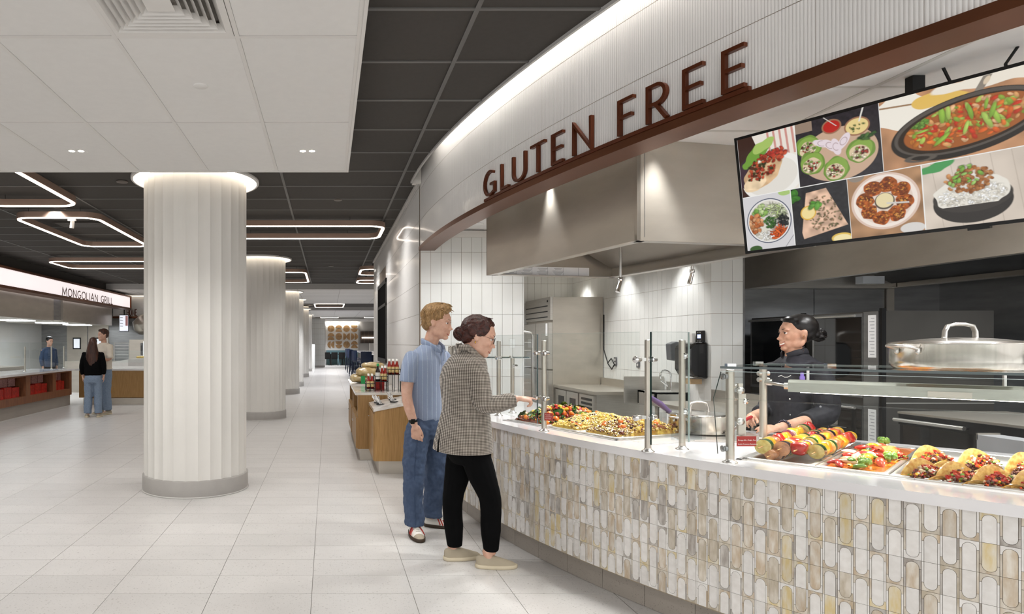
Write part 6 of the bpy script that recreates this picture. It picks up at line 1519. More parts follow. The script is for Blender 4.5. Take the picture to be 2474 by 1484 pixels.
def rib_mat(name, a, b_, px, duty=.12):
    m = mat(name, a, .85, sheen=.2); N = m.node_tree.nodes; L = m.node_tree.links; b = N['Principled BSDF']; tc = N.new('ShaderNodeTexCoord'); sp_ = N.new('ShaderNodeSeparateXYZ'); L.new(tc.outputs['Object'], sp_.inputs[0])
    ad = N.new('ShaderNodeMath'); ad.operation = 'ADD'; L.new(sp_.outputs[0], ad.inputs[0]); ad.inputs[1].default_value = 50
    w_ = N.new('ShaderNodeMath'); w_.operation = 'PINGPONG'; L.new(ad.outputs[0], w_.inputs[0]); w_.inputs[1].default_value = px/2
    r = N.new('ShaderNodeMapRange'); L.new(w_.outputs[0], r.inputs[0]); r.inputs[1].default_value = px*.5*(1-duty*2); r.inputs[2].default_value = px*.5*(1-duty)
    nz_ = N.new('ShaderNodeTexNoise'); nz_.inputs['Scale'].default_value = 120; L.new(tc.outputs['Object'], nz_.inputs['Vector'])
    ml = N.new('ShaderNodeMath'); ml.operation = 'MULTIPLY'; L.new(r.outputs[0], ml.inputs[0]); L.new(nz_.outputs[0], ml.inputs[1])
    x = N.new('ShaderNodeMix'); x.data_type = 'RGBA'; L.new(ml.outputs[0], x.inputs[0]); x.inputs[6].default_value = (*lin(a), 1); x.inputs[7].default_value = (*lin(b_), 1); L.new(x.outputs[2], b.inputs['Base Color'])
    bp = N.new('ShaderNodeBump'); bp.inputs['Strength'].default_value = .5; bp.inputs['Distance'].default_value = .004; L.new(r.outputs[0], bp.inputs['Height']); L.new(bp.outputs[0], b.inputs['Normal']); return m
M_polo = rib_mat('blue ribbed knit', '8896b0', 'b3bfd2', .038)
M_jean = mat('blue denim', '3c4b65', .85, col2='45546e', vs=40, bump=.9, bs=13, stretch=(1, 1, .8)); M_jean2 = mat('dark denim', '2c3c56', .85, col2='3c4e6a', vs=5, bump=.15, bs=300); M_jeanl = mat('light denim', '6f7f94', .85, col2='8090a4', vs=70, bump=.8, bs=13)
M_blk = mat('black stretch denim', '060607', .95, var=.15, bump=.05, spec=.15); M_coat = mat('black chef twill', '17171d', .7, col2='22222a', vs=5, bump=.1, bs=300); M_tee = mat('cream knit', 'd9d0c2', .85, var=.04)
M_hairb = mat('sandy blond hair', '7d603c', .5, col2='a07e52', vs=70, stretch=(1, 1, .4), bump=.4, bs=150); M_hairr = mat('dark auburn hair', '2a110c', .35, col2='4a1f15', vs=60, bump=.4, bs=150); M_hairk = mat('black hair', '0d0b0b', .36, col2='171312', vs=60, bump=.06, bs=150)
M_hairbr = mat('long brown hair', '2c1710', .4, col2='47281a', vs=40, stretch=(1, 1, .2), bump=.3, bs=100)
M_eyew = mat('eye white', 'ece8e4', .15, coat=1, var=.02); M_iris = mat('dark iris', '2f241c', .1, coat=1, var=.1); M_lip = mat('rose lips', 'a85a50', .35, var=.05); M_teeth = mat('teeth', 'efeae2', .2, coat=.5, var=.02)
M_rubber = mat('cream rubber sole', 'c9bda4', .6, var=.04); M_canvas = mat('taupe canvas', 'a59a86', .85, var=.05, bump=.2, bs=400); M_gum = mat('dark gum sole', '3b2d20', .6, var=.08); M_suede = mat('beige suede', 'a89c8a', .9, var=.05); M_wleather = mat('white leather', 'e3ded6', .4, var=.02); M_redl = mat('red leather', 'b3281e', .45, var=.04)
TEX = bpy.data.textures.new('cloth folds', 'CLOUDS'); TEX.noise_scale = .11; TEX.noise_depth = 2
TEX3 = bpy.data.textures.new('fine creases', 'CLOUDS'); TEX3.noise_scale = .045; TEX3.noise_depth = 1
TEX2 = bpy.data.textures.new('hair lumps', 'CLOUDS'); TEX2.noise_scale = .02; TEX2.noise_depth = 2
def voxel(o, size, smooth=4, fac=.5, disp=0, tex=None):
    m = o.modifiers.new('remesh', 'REMESH'); m.mode = 'VOXEL'; m.voxel_size = size; m.use_smooth_shade = True
    if smooth: s = o.modifiers.new('smooth', 'SMOOTH'); s.factor = fac; s.iterations = smooth
    if disp:
        d = o.modifiers.new('folds', 'DISPLACE'); d.texture = tex or TEX; d.strength = disp; d.texture_coords = 'LOCAL'; d.mid_level = .5
    return o
CAPK = 1.0
def climb(mb, pts, rad, n=14, sub=4, sq=None):      # cloth tube with a flat hem
    global CAPK
    CAPK = .12; limb(mb, pts, rad, n, sub, sq); CAPK = 1.0
def limb(mb, pts, rad, n=14, sub=4, sq=None):       # catmull-rom tapered tube with rounded ends
    P = [Vector(p) for p in pts]; R = list(rad); Q = []; RR = []
    for i in range(len(P)-1):
        p0 = P[max(i-1, 0)]; p1 = P[i]; p2 = P[i+1]; p3 = P[min(i+2, len(P)-1)]
        for k in range(sub):
            t = k/sub; Q.append(.5*((2*p1)+(p2-p0)*t+(2*p0-5*p1+4*p2-p3)*t*t+(3*p1-p0-3*p2+p3)*t**3)); RR.append(R[i]*(1-t)+R[i+1]*t)
    Q.append(P[-1]); RR.append(R[-1]); d0 = (Q[0]-Q[1]).normalized(); d1 = (Q[-1]-Q[-2]).normalized()
    ck = CAPK; Q = [Q[0]+d0*RR[0]*.55, Q[0]+d0*RR[0]*.35]+Q+[Q[-1]+d1*RR[-1]*.35*ck, Q[-1]+d1*RR[-1]*.55*ck]; RR = [RR[0]*.3, RR[0]*.8]+RR+[RR[-1]*(.8 if ck == 1 else .97), RR[-1]*(.3 if ck == 1 else .8)]
    return mb.tube(Q, RR, n, sq=sq)
def torso(mb, secs, psi, n=28, ex=.85):      # secs: (x, y, z, half_side, half_depth)
    f = Vector((math.cos(psi), math.sin(psi), 0)); l = Vector((-f.y, f.x, 0)); vs = []
    for (x, y, z, w_, d) in secs:
        for i in range(n):
            t = 2*PI*i/n; c = math.copysign(abs(math.cos(t))**ex, math.cos(t)); s = math.copysign(abs(math.sin(t))**ex, math.sin(t))
            vs.append(Vector((x, y, z))+f*d*c+l*w_*s)
    m = len(secs); fs = [(j*n+i, j*n+(i+1) % n, (j+1)*n+(i+1) % n, (j+1)*n+i) for j in range(m-1) for i in range(n)]
    if secs[0][2] > secs[-1][2]: fs = [tuple(reversed(q)) for q in fs]; fs += [tuple(range(n)), tuple(reversed(range((m-1)*n, m*n)))]
    else: fs += [tuple(reversed(range(n))), tuple(range((m-1)*n, m*n))]
    return mb.add(vs, fs, 0, True)
def frame(psi, pitch=0, roll=0): return (Matrix.Rotation(psi, 3, 'Z') @ Matrix.Rotation(pitch, 3, 'Y') @ Matrix.Rotation(roll, 3, 'X'))
class Head:
    def __init__(s, t, c, psi, pitch, sc, skin, fem=False, smile=1, eyes=True, brow=None, roll=0):
        s.c = Vector(c); s.R = frame(psi, pitch, roll); s.s = sc; s.t = t; s.skin = skin; s.fem = fem
    def p(s, x, y, z): return s.c+s.R@Vector((x, y, z))*s.s
    def e(s, mb, x, y, z, a, b, c, rot=None, n=16, m=12):
        R = s.R if rot is None else s.R@rot; return mb.ell(s.p(x, y, z), (a*s.s, b*s.s, c*s.s), n, m, 0, R)
    def volumes(s, mb):
        Ry = lambda a: Matrix.Rotation(a, 3, 'Y')
        s.e(mb, -.012, 0, .03, .098, .074, .092, n=24, m=18); s.e(mb, .012, 0, -.01, .078, .066, .085, n=24, m=18)
        s.e(mb, .034, 0, -.062, .048, .05, .05, n=20, m=14); s.e(mb, .063, 0, -.098, .023, .026, .018)
        for y in (-1, 1):
            s.e(mb, .005, y*.044, -.058, .042, .018, .034, Ry(.35)); s.e(mb, .058, y*.036, -.026, .023, .017, .020); s.e(mb, .07, y*.03, .022, .018, .026, .009)
            s.e(mb, -.012, y*.074, -.004, .018, .008, .030, Ry(-.15)); s.e(mb, -.018, y*.079, .008, .014, .007, .016)
            s.e(mb, .088, y*.012, -.042, .011, .007, .007); s.e(mb, .062, y*.025, -.062, .016, .013, .014)
        s.e(mb, .088, 0, -.014, .011, .0085, .03, Ry(-.32)); s.e(mb, .1, 0, -.036, .0125, .0105, .0095); s.e(mb, .07, 0, .03, .022, .04, .03)
        s.e(mb, .079, 0, -.062, .016, .023, .016); s.e(mb, .085, 0, -.066, .009, .02, .0045); s.e(mb, .082, 0, -.077, .01, .016, .005)
    def features(s, body, hairm, eyec=M_iris, smile=1, lipm=M_lip):
        for y in (-1, 1):
            mb = MB(); s.e(mb, .0715, y*.031, .002, .0108, .0125, .0088); ob = mb.build('eye', M_eyew, s.t)
            mb = MB(); s.e(mb, .0792, y*.0325, .002, .0036, .0072, .0070); mb.build('iris', eyec, ob)
            up = [s.p(.0745+.010*math.sin(a), y*(.031+.016*math.cos(a)), .0035+.0105*math.sin(a)*.75) for a in [PI*k/8 for k in range(9)]]
            MB().tube(up, [.0015]+[.0028*s.s]*7+[.0015], 8).build('eyelid', s.skin, ob)
            MB().tube([s.p(.0795+.0065*math.sin(a), y*(.031+.0165*math.cos(a)), .0025+.009*math.sin(a)*.75) for a in [PI*k/8 for k in range(9)]], .0011*s.s, 6).build('eyelashes', M_hairk if s.fem else hairm, ob)
            br = [s.p(.089-.018*(k/6)**2, y*(.013+.037*k/6), .0215+.0065*math.sin(PI*k/6*.8)) for k in range(7)]
            MB().tube(br, [.0016, .0026, .003, .003, .0026, .002, .001], 6, sq=(.8, 1)).build('eyebrow', hairm, s.t)
        W = (.021, .027, .030)[int(smile)]; lo = (-.0745, -.0755, -.0805)[int(smile)]; cu = (.001, .012, .015)[int(smile)]
        def lipline(zc, bow, r, up): return [s.p(.0888-.019*(k/5)**2, .0+W*k/5, zc+cu*(abs(k)/5)**2+bow*math.cos(PI*k/10)) for k in range(-5, 6)]
        rr = [.001, .0022, .0032, .0037, .0038, .0036, .0038, .0037, .0032, .0022, .001]
        mb = MB(); mb.tube(lipline(-.0655, .0012, 0, 1), [r*s.s for r in rr], 8); mb.build('upper_lip', lipm, s.t)
        mb = MB(); mb.tube(lipline(lo, -.0045 if smile else -.001, 0, 1), [r*.95*s.s for r in rr], 8); mb.build('lower_lip', lipm, s.t)
        if smile: MB().tube([s.p(.088-.019*(k/5)**2, W*.93*k/5, (lo-.0655)/2-.001+cu*.9*(k/5)**2) for k in range(-5, 6)], [.0008]+[(.0032 if smile < 2 else .0052)*s.s]*9+[.0008], 8).build('teeth', M_teeth, s.t)
def hand(mb, w, d, back, L=.185, curls=None, thumb=(.5, .6), side=1, r=.0082):
    """w wrist, d direction to the fingers, back = back-of-hand normal, side = +1 thumb on the d x back side"""
    X = Vector(d).normalized(); Z = Vector(back); Z = (Z-Z.dot(X)*X).normalized(); Y = Z.cross(X)*side; k = L/.185; w = Vector(w)
    g = lambda x, y, z: w+(X*x+Y*y+Z*z)*k
    R = Matrix((X, Z.cross(X), Z)).transposed()
    mb.ell(g(.05, .0, 0), (.056*k, .039*k, .0165*k), 16, 10, 0, R); mb.ell(g(.078, -.004, .001), (.026*k, .041*k, .0135*k), 14, 8, 0, R); mb.ell(g(.032, .024, -.006), (.034*k, .018*k, .016*k), 12, 8, 0, R)
    limb(mb, [g(-.03, 0, 0), g(.0, 0, 0), g(.03, 0, 0)], [.026*k, .024*k, .026*k], sq=(.8, 1.1))
    curls = curls or [(.25, .3, .25)]*4
    for i in range(4):
        y0 = (.029, .010, -.010, -.028)[i]; ln = (.068, .077, .071, .056)[i]; a = 0; p = Vector((.088-.004*abs(i-1), y0, .002)); pts = [p-Vector((.02, 0, 0)), p.copy()]; sp_ = (.10, .03, -.04, -.12)[i]
        for q, fr in zip(curls[i], (.45, .31, .26)):
            a += q; p = p+Vector((math.cos(a)*math.cos(sp_), math.sin(sp_)*max(.2, math.cos(a)), -math.sin(a)))*ln*fr; pts.append(p.copy())
        limb(mb, [g(*q) for q in pts], [r*1.12*k, r*1.1*k, r*1.02*k, r*.92*k, r*.78*k], 10, 3)
    p = Vector((.018, .026, -.008)); a, b = thumb; pts = [p.copy()]
    for ln, da in ((.036, 0), (.03, -.15), (.024, -.35)):
        a += da; p = p+Vector((math.cos(a), math.sin(a)*math.cos(b), -math.sin(a)*math.sin(b)-.1))*ln; pts.append(p.copy())
    limb(mb, [g(*q) for q in pts], [.013*k, .0115*k, .0100*k, .0082*k], 10, 3)
def shoe(t, heel, psi, L, m_up, m_sole, label=None, style='slip', hgt=1.0):
    f = Vector((math.cos(psi), math.sin(psi), 0)); l = Vector((-f.y, f.x, 0)); o = Vector(heel); k = L/.28
    def sec(u): return (math.sqrt(max(.04, 1-((.09-u)/.09)**2)) if u < .09 else 1)*(.036+.012*math.sin(PI*min(1, u*.9))**1.2+.004*math.sin(PI*u*2.2-2))*(1 if u < .8 else math.sqrt(max(.0, 1-((u-.8)/.2)**2))*.98+.02)
    def outline(z, gr, n=22): 
        pts = []
        for i in range(n+1): u = i/n; pts.append((u, sec(u)+gr))
        return pts
    def plan(z, gr):
        P = outline(z, gr); return [o+(f*(u*.28*1.0+(gr if u > .9 else (-gr if u < .05 else 0)))+l*w_)*k+Vector((0, 0, z)) for u, w_ in P]+[o+(f*(u*.28+(gr if u > .9 else (-gr if u < .05 else 0)))-l*w_)*k+Vector((0, 0, z)) for u, w_ in reversed(P)]
    def shell(levels):
        vs = []; 
        for z, gr in levels: vs += plan(z, gr)
        n = len(plan(0, 0)); m = len(levels); fs = [(j*n+i, (j+1)*n+i, (j+1)*n+(i+1) % n, j*n+(i+1) % n) for j in range(m-1) for i in range(n)]
        fs += [tuple(range(n)), tuple(reversed(range((m-1)*n, m*n)))]
        return vs, fs
    s = thing_part = MB(); s.add(*shell([(.0, .001), (.004, .005), (.024*k, .005), (.026*k, .001)]), 0, True); so = s.build('sole', m_sole, t)
    u = MB(); n = 18
    def fn(i, j):       # j along the length, i around the arch
        uu = .004+.986*j; w_ = sec(uu)*k; H = (.085*hgt if uu < .42 else .085*hgt-(uu-.42)/.58*.052*hgt)*k
        if uu < .05: H *= .86+.14*uu/.05
        if uu > .9: H *= math.sqrt(max(.05, 1-((uu-.9)/.1)**2))*.9+.1
        a = PI*i; return o+f*(uu*.28*k)+l*(w_*math.cos(a)*(1-.25*math.sin(a)))+Vector((0, 0, .02+(H-.02)*math.sin(a)**.8))
    u.grid(fn, n, 26); u.add([fn(i/(n-1), 0) for i in range(n)], [tuple(range(n))]); up = u.build('upper', m_up, t)
    return so, up, (o, f, l, k, fn)
VX_ = .0055
def strands(mb, H, n, fn, r=.0022, seed=1):
    rr = random.Random(seed)
    for _ in range(n): pts = fn(rr); mb.tube([H.p(*q) for q in pts], [r*H.s*.6]+[r*H.s]*(len(pts)-2)+[r*H.s*.3], 5)
# ---------------- woman in the tweed blazer
t = thing('person', 'person in a houndstooth blazer and black trousers pointing at the food', 'person', (1.0, 4.37, 0))
ps = .22; H = Head(t, (1.022, 4.36, 1.535), -.26, .28, 1.10, M_skl, True)
b = MB(); H.volumes(b)
limb(b, [(.93, 4.38, 1.36), (.955, 4.375, 1.43), (.985, 4.365, 1.49)], [.062, .052, .055])
torso(b, [(.93, 4.38, 1.40, .12, .07), (.925, 4.38, 1.33, .17, .10), (.92, 4.38, 1.1, .15, .11), (.93, 4.38, .9, .17, .13), (.95, 4.37, .74, .16, .12)], ps)
limb(b, [(.94, 4.22, 1.33), (.985, 4.17, 1.2), (1.012, 4.17, 1.105), (1.11, 4.17, 1.105), (1.215, 4.18, 1.13)], [.045, .042, .038, .036, .027])
hand(b, (1.225, 4.18, 1.135), (1, -.05, -.10), (.1, -.35, 1), .165, [(.12, .08, .05), (.75, .9, .5), (.95, 1.0, .6), (1.05, 1.0, .6)], (.35, .9), side=1)
limb(b, [(.9, 4.55, 1.33), (.93, 4.6, 1.1), (.97, 4.6, .98), (1.01, 4.58, .88)], [.045, .04, .034, .027]); hand(b, (1.012, 4.58, .875), (.2, 0, -1), (0, 1, 0), .165, side=-1)
for pts in (((.96, 4.3, .76), (1.06, 4.28, .47), (1.084, 4.295, .1)), ((.92, 4.46, .76), (.87, 4.46, .44), (.878, 4.46, .1))): limb(b, pts, [.08, .055, .036])
for x, y in ((1.09, 4.295), (.885, 4.46)): limb(b, [(x-.03, y, .11), (x-.015, y, .055), (x+.05, y, .035)], [.034, .028, .018])
voxel(b.build('body', M_skl, t), VX_, 3)
H.features(None, M_hairr)
j = MB()
torso(j, [(.945, 4.375, 1.445, .07, .058), (.94, 4.375, 1.42, .10, .078), (.94, 4.375, 1.385, .165, .108), (.925, 4.375, 1.33, .20, .128), (.915, 4.375, 1.25, .205, .14), (.925, 4.375, 1.12, .185, .142), (.932, 4.375, 1.04, .182, .146), (.925, 4.375, .92, .2, .166), (.915, 4.375, .82, .215, .182), (.912, 4.375, .765, .22, .188)], ps)
climb(j, [(.94, 4.235, 1.345), (.975, 4.19, 1.27), (.99, 4.175, 1.17), (1.008, 4.17, 1.10), (1.09, 4.17, 1.098), (1.15, 4.175, 1.112), (1.205, 4.18, 1.124)], [.065, .073, .07, .062, .058, .052, .047])
climb(j, [(.9, 4.54, 1.345), (.92, 4.585, 1.25), (.935, 4.6, 1.1), (.965, 4.6, 1.0), (1.0, 4.585, .91)], [.065, .068, .062, .055, .045])
voxel(j.build('blazer', M_hound, t), .006, 3, .5, .010)
j = MB(); j.tube([(.873, 4.335, 1.42), (.883, 4.31, 1.462), (.925, 4.29, 1.466), (.975, 4.29, 1.43), (1.02, 4.30, 1.37), (1.05, 4.32, 1.30)], [.012, .016, .017, .016, .02, .014], 10, sq=(1.6, .6)).tube([(.873, 4.335, 1.42), (.872, 4.40, 1.462), (.91, 4.46, 1.468), (.98, 4.46, 1.43)], [.012, .016, .017, .014], 10, sq=(1.6, .6)).build('collar', M_hound, t)
j = MB(); j.tube([(.745, 4.27, .92), (.728, 4.25, .84), (.722, 4.24, .775)], [.001, .004, .007], 6).build('back_vent', M_blk, t)
j = MB(); torso(j, [(.935, 4.375, .93, .16, .13), (.945, 4.375, .82, .175, .15), (.955, 4.375, .73, .165, .135), (.96, 4.375, .68, .14, .11)], ps)
climb(j, [(.975, 4.30, .76), (1.02, 4.285, .62), (1.072, 4.28, .48), (1.083, 4.285, .38), (1.082, 4.29, .25), (1.085, 4.295, .115)], [.10, .094, .074, .07, .066, .050])
climb(j, [(.92, 4.45, .76), (.90, 4.455, .62), (.868, 4.455, .46), (.86, 4.455, .36), (.868, 4.455, .22), (.877, 4.458, .095)], [.10, .092, .072, .069, .065, .052])
voxel(j.build('trousers', M_blk, t), .007, 3, .5, .006)
H_ = H
c = MB(); H.e(c, -.028, 0, .042, .099, .085, .09, n=24, m=16); H.e(c, -.02, 0, .055, .09, .084, .075); H.e(c, -.06, 0, .0, .055, .072, .07); H.e(c, .02, 0, .09, .05, .06, .028)
H.e(c, -.112, 0, -.012, .042, .042, .042); H.e(c, -.08, 0, .0, .05, .055, .045)
for y in (-1, 1): H.e(c, .012, y*.068, .06, .04, .016, .05); H.e(c, -.03, y*.076, .03, .045, .014, .04)
hr = voxel(c.build('hair', M_hairr, t), .005, 2, .5, .010, TEX2)
c = MB()
def fn(r):
    y0 = r.uniform(-1, 1); u = r.uniform(-.2, 1); s_ = math.copysign(1, y0); z0 = .125-.075*y0*y0+.0; a = abs(y0)
    return [(.07*u-.02, .078*y0, .128-.06*a*a), (-.04+.03*u, .09*y0*.98, .12-.075*a*a), (-.09, .075*y0, .07-.05*a*a), (-.105, .04*y0, .01)]
strands(c, H, 130, fn, .0028, 3)
def fn(r):
    a = r.uniform(0, 6.3); b_ = r.uniform(0, 6.3); q = .044
    return [(-.112+q*math.cos(a+k*.5)*math.cos(b_+k*.2), q*math.sin(b_+k*.2), -.012+q*math.sin(a+k*.5)*math.cos(b_+k*.2)) for k in range(6)]
strands(c, H, 70, fn, .0035, 4)
def fn(r): x = r.uniform(-.13, -.07); y = r.uniform(-.03, .03); return [(x, y, .03), (x-.01, y+.01, .055), (x-.022, y+.005, .062), (x-.03, y+.01, .05), (x-.024, y, .042)]
c.build('hair_strands', M_hairr, hr)
g = MB(); 
for y in (-1, 1): g.tube([H.p(.094+.002*math.cos(a), y*(.033+.024*math.cos(a)), -.002+.0185*math.sin(a)) for a in [2*PI*k/20 for k in range(20)]], .0014, 6, closed=True).tube([H.p(.09, y*.057, .006), H.p(.04, y*.079, .01), H.p(-.012, y*.082, .008)], .0012, 6)
g.tube([H.p(.095, -.009, .003), H.p(.097, 0, .006), H.p(.095, .009, .003)], .0013, 6); g.build('glasses', M_blackm, t)
for y in (-1, 1): MB().ell(H.p(-.01, y*.085, -.038), (.005, .004, .009), 8, 6).build('earring', mat('gold', 'c89b4a', .25, metal=1, var=.03), t)
for hx, hy, pp in ((.985, 4.295, -.02), (.80, 4.435, .22)): shoe(t, (hx, hy, 0), pp, .27, M_canvas, M_rubber)
# ---------------- young man in the blue polo
t = thing('person', 'person with sandy hair in a pale blue ribbed polo and blue jeans', 'person', (.78, 5.14, 0))
ps = -.72; H = Head(t, (.872, 5.13, 1.655), -.42, .10, 1.14, M_skl)
b = MB(); H.volumes(b); limb(b, [(.80, 5.17, 1.40), (.82, 5.155, 1.49), (.848, 5.14, 1.58)], [.07, .058, .06])
torso(b, [(.80, 5.16, 1.44, .13, .07), (.80, 5.16, 1.36, .18, .10), (.80, 5.16, 1.1, .15, .10), (.80, 5.16, .9, .125, .085), (.80, 5.16, .8, .12, .08)], ps)
limb(b, [(.655, 5.03, 1.37), (.622, 5.0, 1.22), (.61, 4.99, 1.09), (.63, 4.97, .98), (.664, 4.96, .87)], [.052, .05, .042, .04, .028])
hand(b, (.667, 4.958, .858), (.16, -.05, -1), (-.35, -.95, 0), .185, [(.35, .5, .35), (.4, .5, .4), (.45, .55, .4), (.5, .55, .4)], (.35, .5), side=1)
limb(b, [(.945, 5.3, 1.37), (.99, 5.32, 1.2), (1.01, 5.3, 1.08), (1.02, 5.18, .88)], [.052, .05, .042, .028]); hand(b, (1.02, 5.175, .87), (.1, -.2, -1), (.9, -.2, 0), .185, side=-1)
for pts in (((.72, 5.06, .85), (.668, 5.02, .47), (.67, 5.02, .1)), ((.87, 5.24, .85), (.868, 5.24, .45), (.845, 5.24, .1))): limb(b, pts, [.06, .05, .034])
limb(b, [(.67, 5.03, .1), (.675, 4.98, .05), (.68, 4.92, .035)], [.034, .028, .018]); limb(b, [(.842, 5.245, .1), (.862, 5.25, .055), (.90, 5.235, .04)], [.03, .023, .016])
voxel(b.build('body', M_skl, t), VX_, 3); H.features(None, M_hairb)
j = MB(); torso(j, [(.818, 5.155, 1.478, .085, .07), (.81, 5.155, 1.452, .125, .085), (.803, 5.16, 1.42, .175, .10), (.80, 5.16, 1.36, .205, .122), (.80, 5.16, 1.25, .20, .132), (.80, 5.16, 1.1, .185, .128), (.80, 5.16, .97, .18, .13), (.805, 5.16, .91, .178, .13), (.805, 5.16, .885, .172, .126)], ps)
climb(j, [(.668, 5.045, 1.385), (.640, 5.02, 1.32), (.622, 5.0, 1.24), (.615, 4.995, 1.195)], [.066, .068, .064, .064]); climb(j, [(.935, 5.285, 1.385), (.97, 5.31, 1.3), (.99, 5.32, 1.2)], [.066, .068, .064])
voxel(j.build('polo_shirt', M_polo, t), .0055, 3, .5, .009)
fv = Vector((math.cos(ps), math.sin(ps), 0)); lv = Vector((-fv.y, fv.x, 0)); C0 = Vector((.818, 5.155, 1.487))
for sg in (-1, 1):
    pts = [C0-fv*.068+Vector((0, 0, .025)), C0-fv*.04+lv*sg*.066+Vector((0, 0, .022)), C0+lv*sg*.082+fv*.02+Vector((0, 0, .0)), C0+lv*sg*.065+fv*.075-Vector((0, 0, .035)), C0+lv*sg*.035+fv*.115-Vector((0, 0, .065))]
    MB().tube(pts, [.014, .017, .019, .02, .008], 10, sq=(1.4, .45)).build('collar', M_polo, t)
MB().tube([(.70, 4.975, .84), (.668, 4.925, .64), (.66, 4.926, .47), (.662, 4.93, .3), (.67, 4.93, .1)], .003, 6).build('side_seam', M_jean2, t)
MB().obox(C0+fv*.127-Vector((0, 0, .09)), lv*.014, fv*.004, (0, 0, .045)).build('placket', M_polo, t)
j = MB(); torso(j, [(.80, 5.155, .94, .16, .115), (.80, 5.155, .86, .172, .135), (.795, 5.15, .78, .168, .13), (.79, 5.15, .74, .15, .11)], ps)
climb(j, [(.715, 5.07, .82), (.68, 5.03, .64), (.665, 5.01, .47), (.662, 5.01, .3), (.668, 5.01, .17), (.67, 5.01, .085)], [.105, .094, .086, .08, .076, .078])
climb(j, [(.865, 5.235, .82), (.875, 5.24, .64), (.872, 5.24, .46), (.862, 5.24, .3), (.85, 5.24, .17), (.85, 5.235, .085)], [.105, .098, .09, .083, .078, .076])
jo = voxel(j.build('jeans', M_jean, t), .0065, 2, .5, .022); d_ = jo.modifiers.new('creases', 'DISPLACE'); d_.texture = TEX3; d_.strength = .012; d_.texture_coords = 'LOCAL'
c = MB(); H.e(c, -.024, 0, .048, .102, .083, .09, n=24, m=16); H.e(c, .035, 0, .1, .055, .062, .034); H.e(c, -.065, 0, -.0, .05, .066, .065); H.e(c, .06, -.01, .102, .03, .045, .018)
for y in (-1, 1): H.e(c, .008, y*.068, .055, .035, .014, .04); H.e(c, -.035, y*.072, .02, .035, .012, .05)
hr = voxel(c.build('hair', M_hairb, t), .005, 2, .5, .012, TEX2)
c = MB()
def fn(r):
    y0 = r.uniform(-.95, .95); x0 = r.uniform(-.1, .055); zz = .138-.055*y0*y0-3.2*max(0, -x0-.02)**2-.8*max(0, x0)**1.2*.3; d = r.uniform(.6, 1)
    return [(x0, .075*y0, zz-.012), (x0+.013*d, .077*y0+.003, zz+.002*d), (x0+.026*d, .077*y0+.006, zz+.003*d), (x0+.038*d, .074*y0+.008, zz-.006)]
strands(c, H, 210, fn, .0032, 8)
def fn(r):
    y0 = r.choice((-1, 1)); x0 = r.uniform(-.1, .03); z0 = r.uniform(.035 if x0 > -.045 else -.02, .1); q = .079-.28*max(0, -x0-.03)**1.3*1.2
    return [(x0, y0*(q+.002), z0+.01), (x0-.004, y0*(q+.005), z0-.006), (x0-.01, y0*(q+.003), z0-.024)]
strands(c, H, 120, fn, .0025, 9); c.build('hair_strands', M_hairb, hr)
wr_ = MB(); wr_.lathe([(.030, -.012), (.034, -.012), (.034, .012), (.030, .012), (.030, -.012)], (.655, 4.962, .895), 20, ax=(.18, -.05, -1)); wt_ = wr_.build('watch', M_black, t); MB().obox((.648, 4.929, .893), (.016, .004, 0), (0, .004, 0), (.002, 0, .019)).build('watch_face', M_dglass, wt_)
for (hx, hy, pp, side) in ((.668, 5.10, -1.48, 1), (.79, 5.275, -.32, 1)):
    so, up, (o, f, l, k, fn) = shoe(t, (hx, hy, 0), pp, .285, M_wleather, M_gum)
    for sgn in (-1, 1):
        for q in range(3):
            a = MB(); j0 = .42+.075*q; A_ = [fn(.5+sgn*.5*(1-.0-e), j0+.05*e) for e in (.02, .2, .4)]
            A_ = [fn((.03+.25*e) if sgn > 0 else (.97-.25*e), j0+.06-.09*e)+l*sgn*.002 for e in (0, .35, .7, 1)]
            a.tube(A_, .0075, 6, sq=(.9, .35)).build('stripe', M_redl, up)
    MB().grid(lambda i, j: fn(i, .80+.19*j)+Vector((0, 0, .0015)), 14, 8).build('toe_cap', M_suede, up)
    for q in range(5): MB().tube([fn(.36, .40+.07*q)+Vector((0, 0, .003)), fn(.5, .42+.07*q)+Vector((0, 0, .006)), fn(.64, .40+.07*q)+Vector((0, 0, .003))], .0035, 6).build('lace', M_wleather, up)
# ---------------- chef
t = thing('person', 'person in a black chef coat smiling behind the counter', 'person', (3.37, 4.66, 0))
ps = PI-.12; H = Head(t, (3.365, 4.64, 1.56), PI-.22, -.03, 1.10, M_skm, True)
b = MB(); H.volumes(b); limb(b, [(3.37, 4.66, 1.34), (3.36, 4.655, 1.42), (3.34, 4.645, 1.5)], [.068, .054, .056])
torso(b, [(3.38, 4.66, 1.38, .12, .08), (3.38, 4.66, 1.3, .17, .11), (3.37, 4.66, 1.1, .16, .12), (3.38, 4.66, .9, .18, .14), (3.38, 4.66, .8, .16, .12)], ps)
limb(b, [(3.36, 4.47, 1.30), (3.40, 4.42, 1.12), (3.385, 4.40, 1.0), (3.15, 4.30, .962), (2.93, 4.2, .94)], [.05, .046, .044, .04, .028])
hand(b, (2.92, 4.195, .94), (-1, -.28, -.02), (-.1, -.55, .85), .175, [(.3, .35, .2), (.3, .4, .25), (.35, .4, .25), (.4, .4, .3)], (.45, .8), side=-1)
limb(b, [(3.34, 4.84, 1.30), (3.35, 4.88, 1.12), (3.30, 4.84, 1.0), (3.05, 4.6, .975), (2.87, 4.38, .99)], [.05, .046, .042, .038, .027])
hand(b, (2.865, 4.37, .99), (-.7, -.7, -.1), (-.2, .3, .9), .175, [(.5, .7, .5), (.55, .8, .5), (.6, .8, .5), (.6, .8, .5)], (.5, .8), side=1)
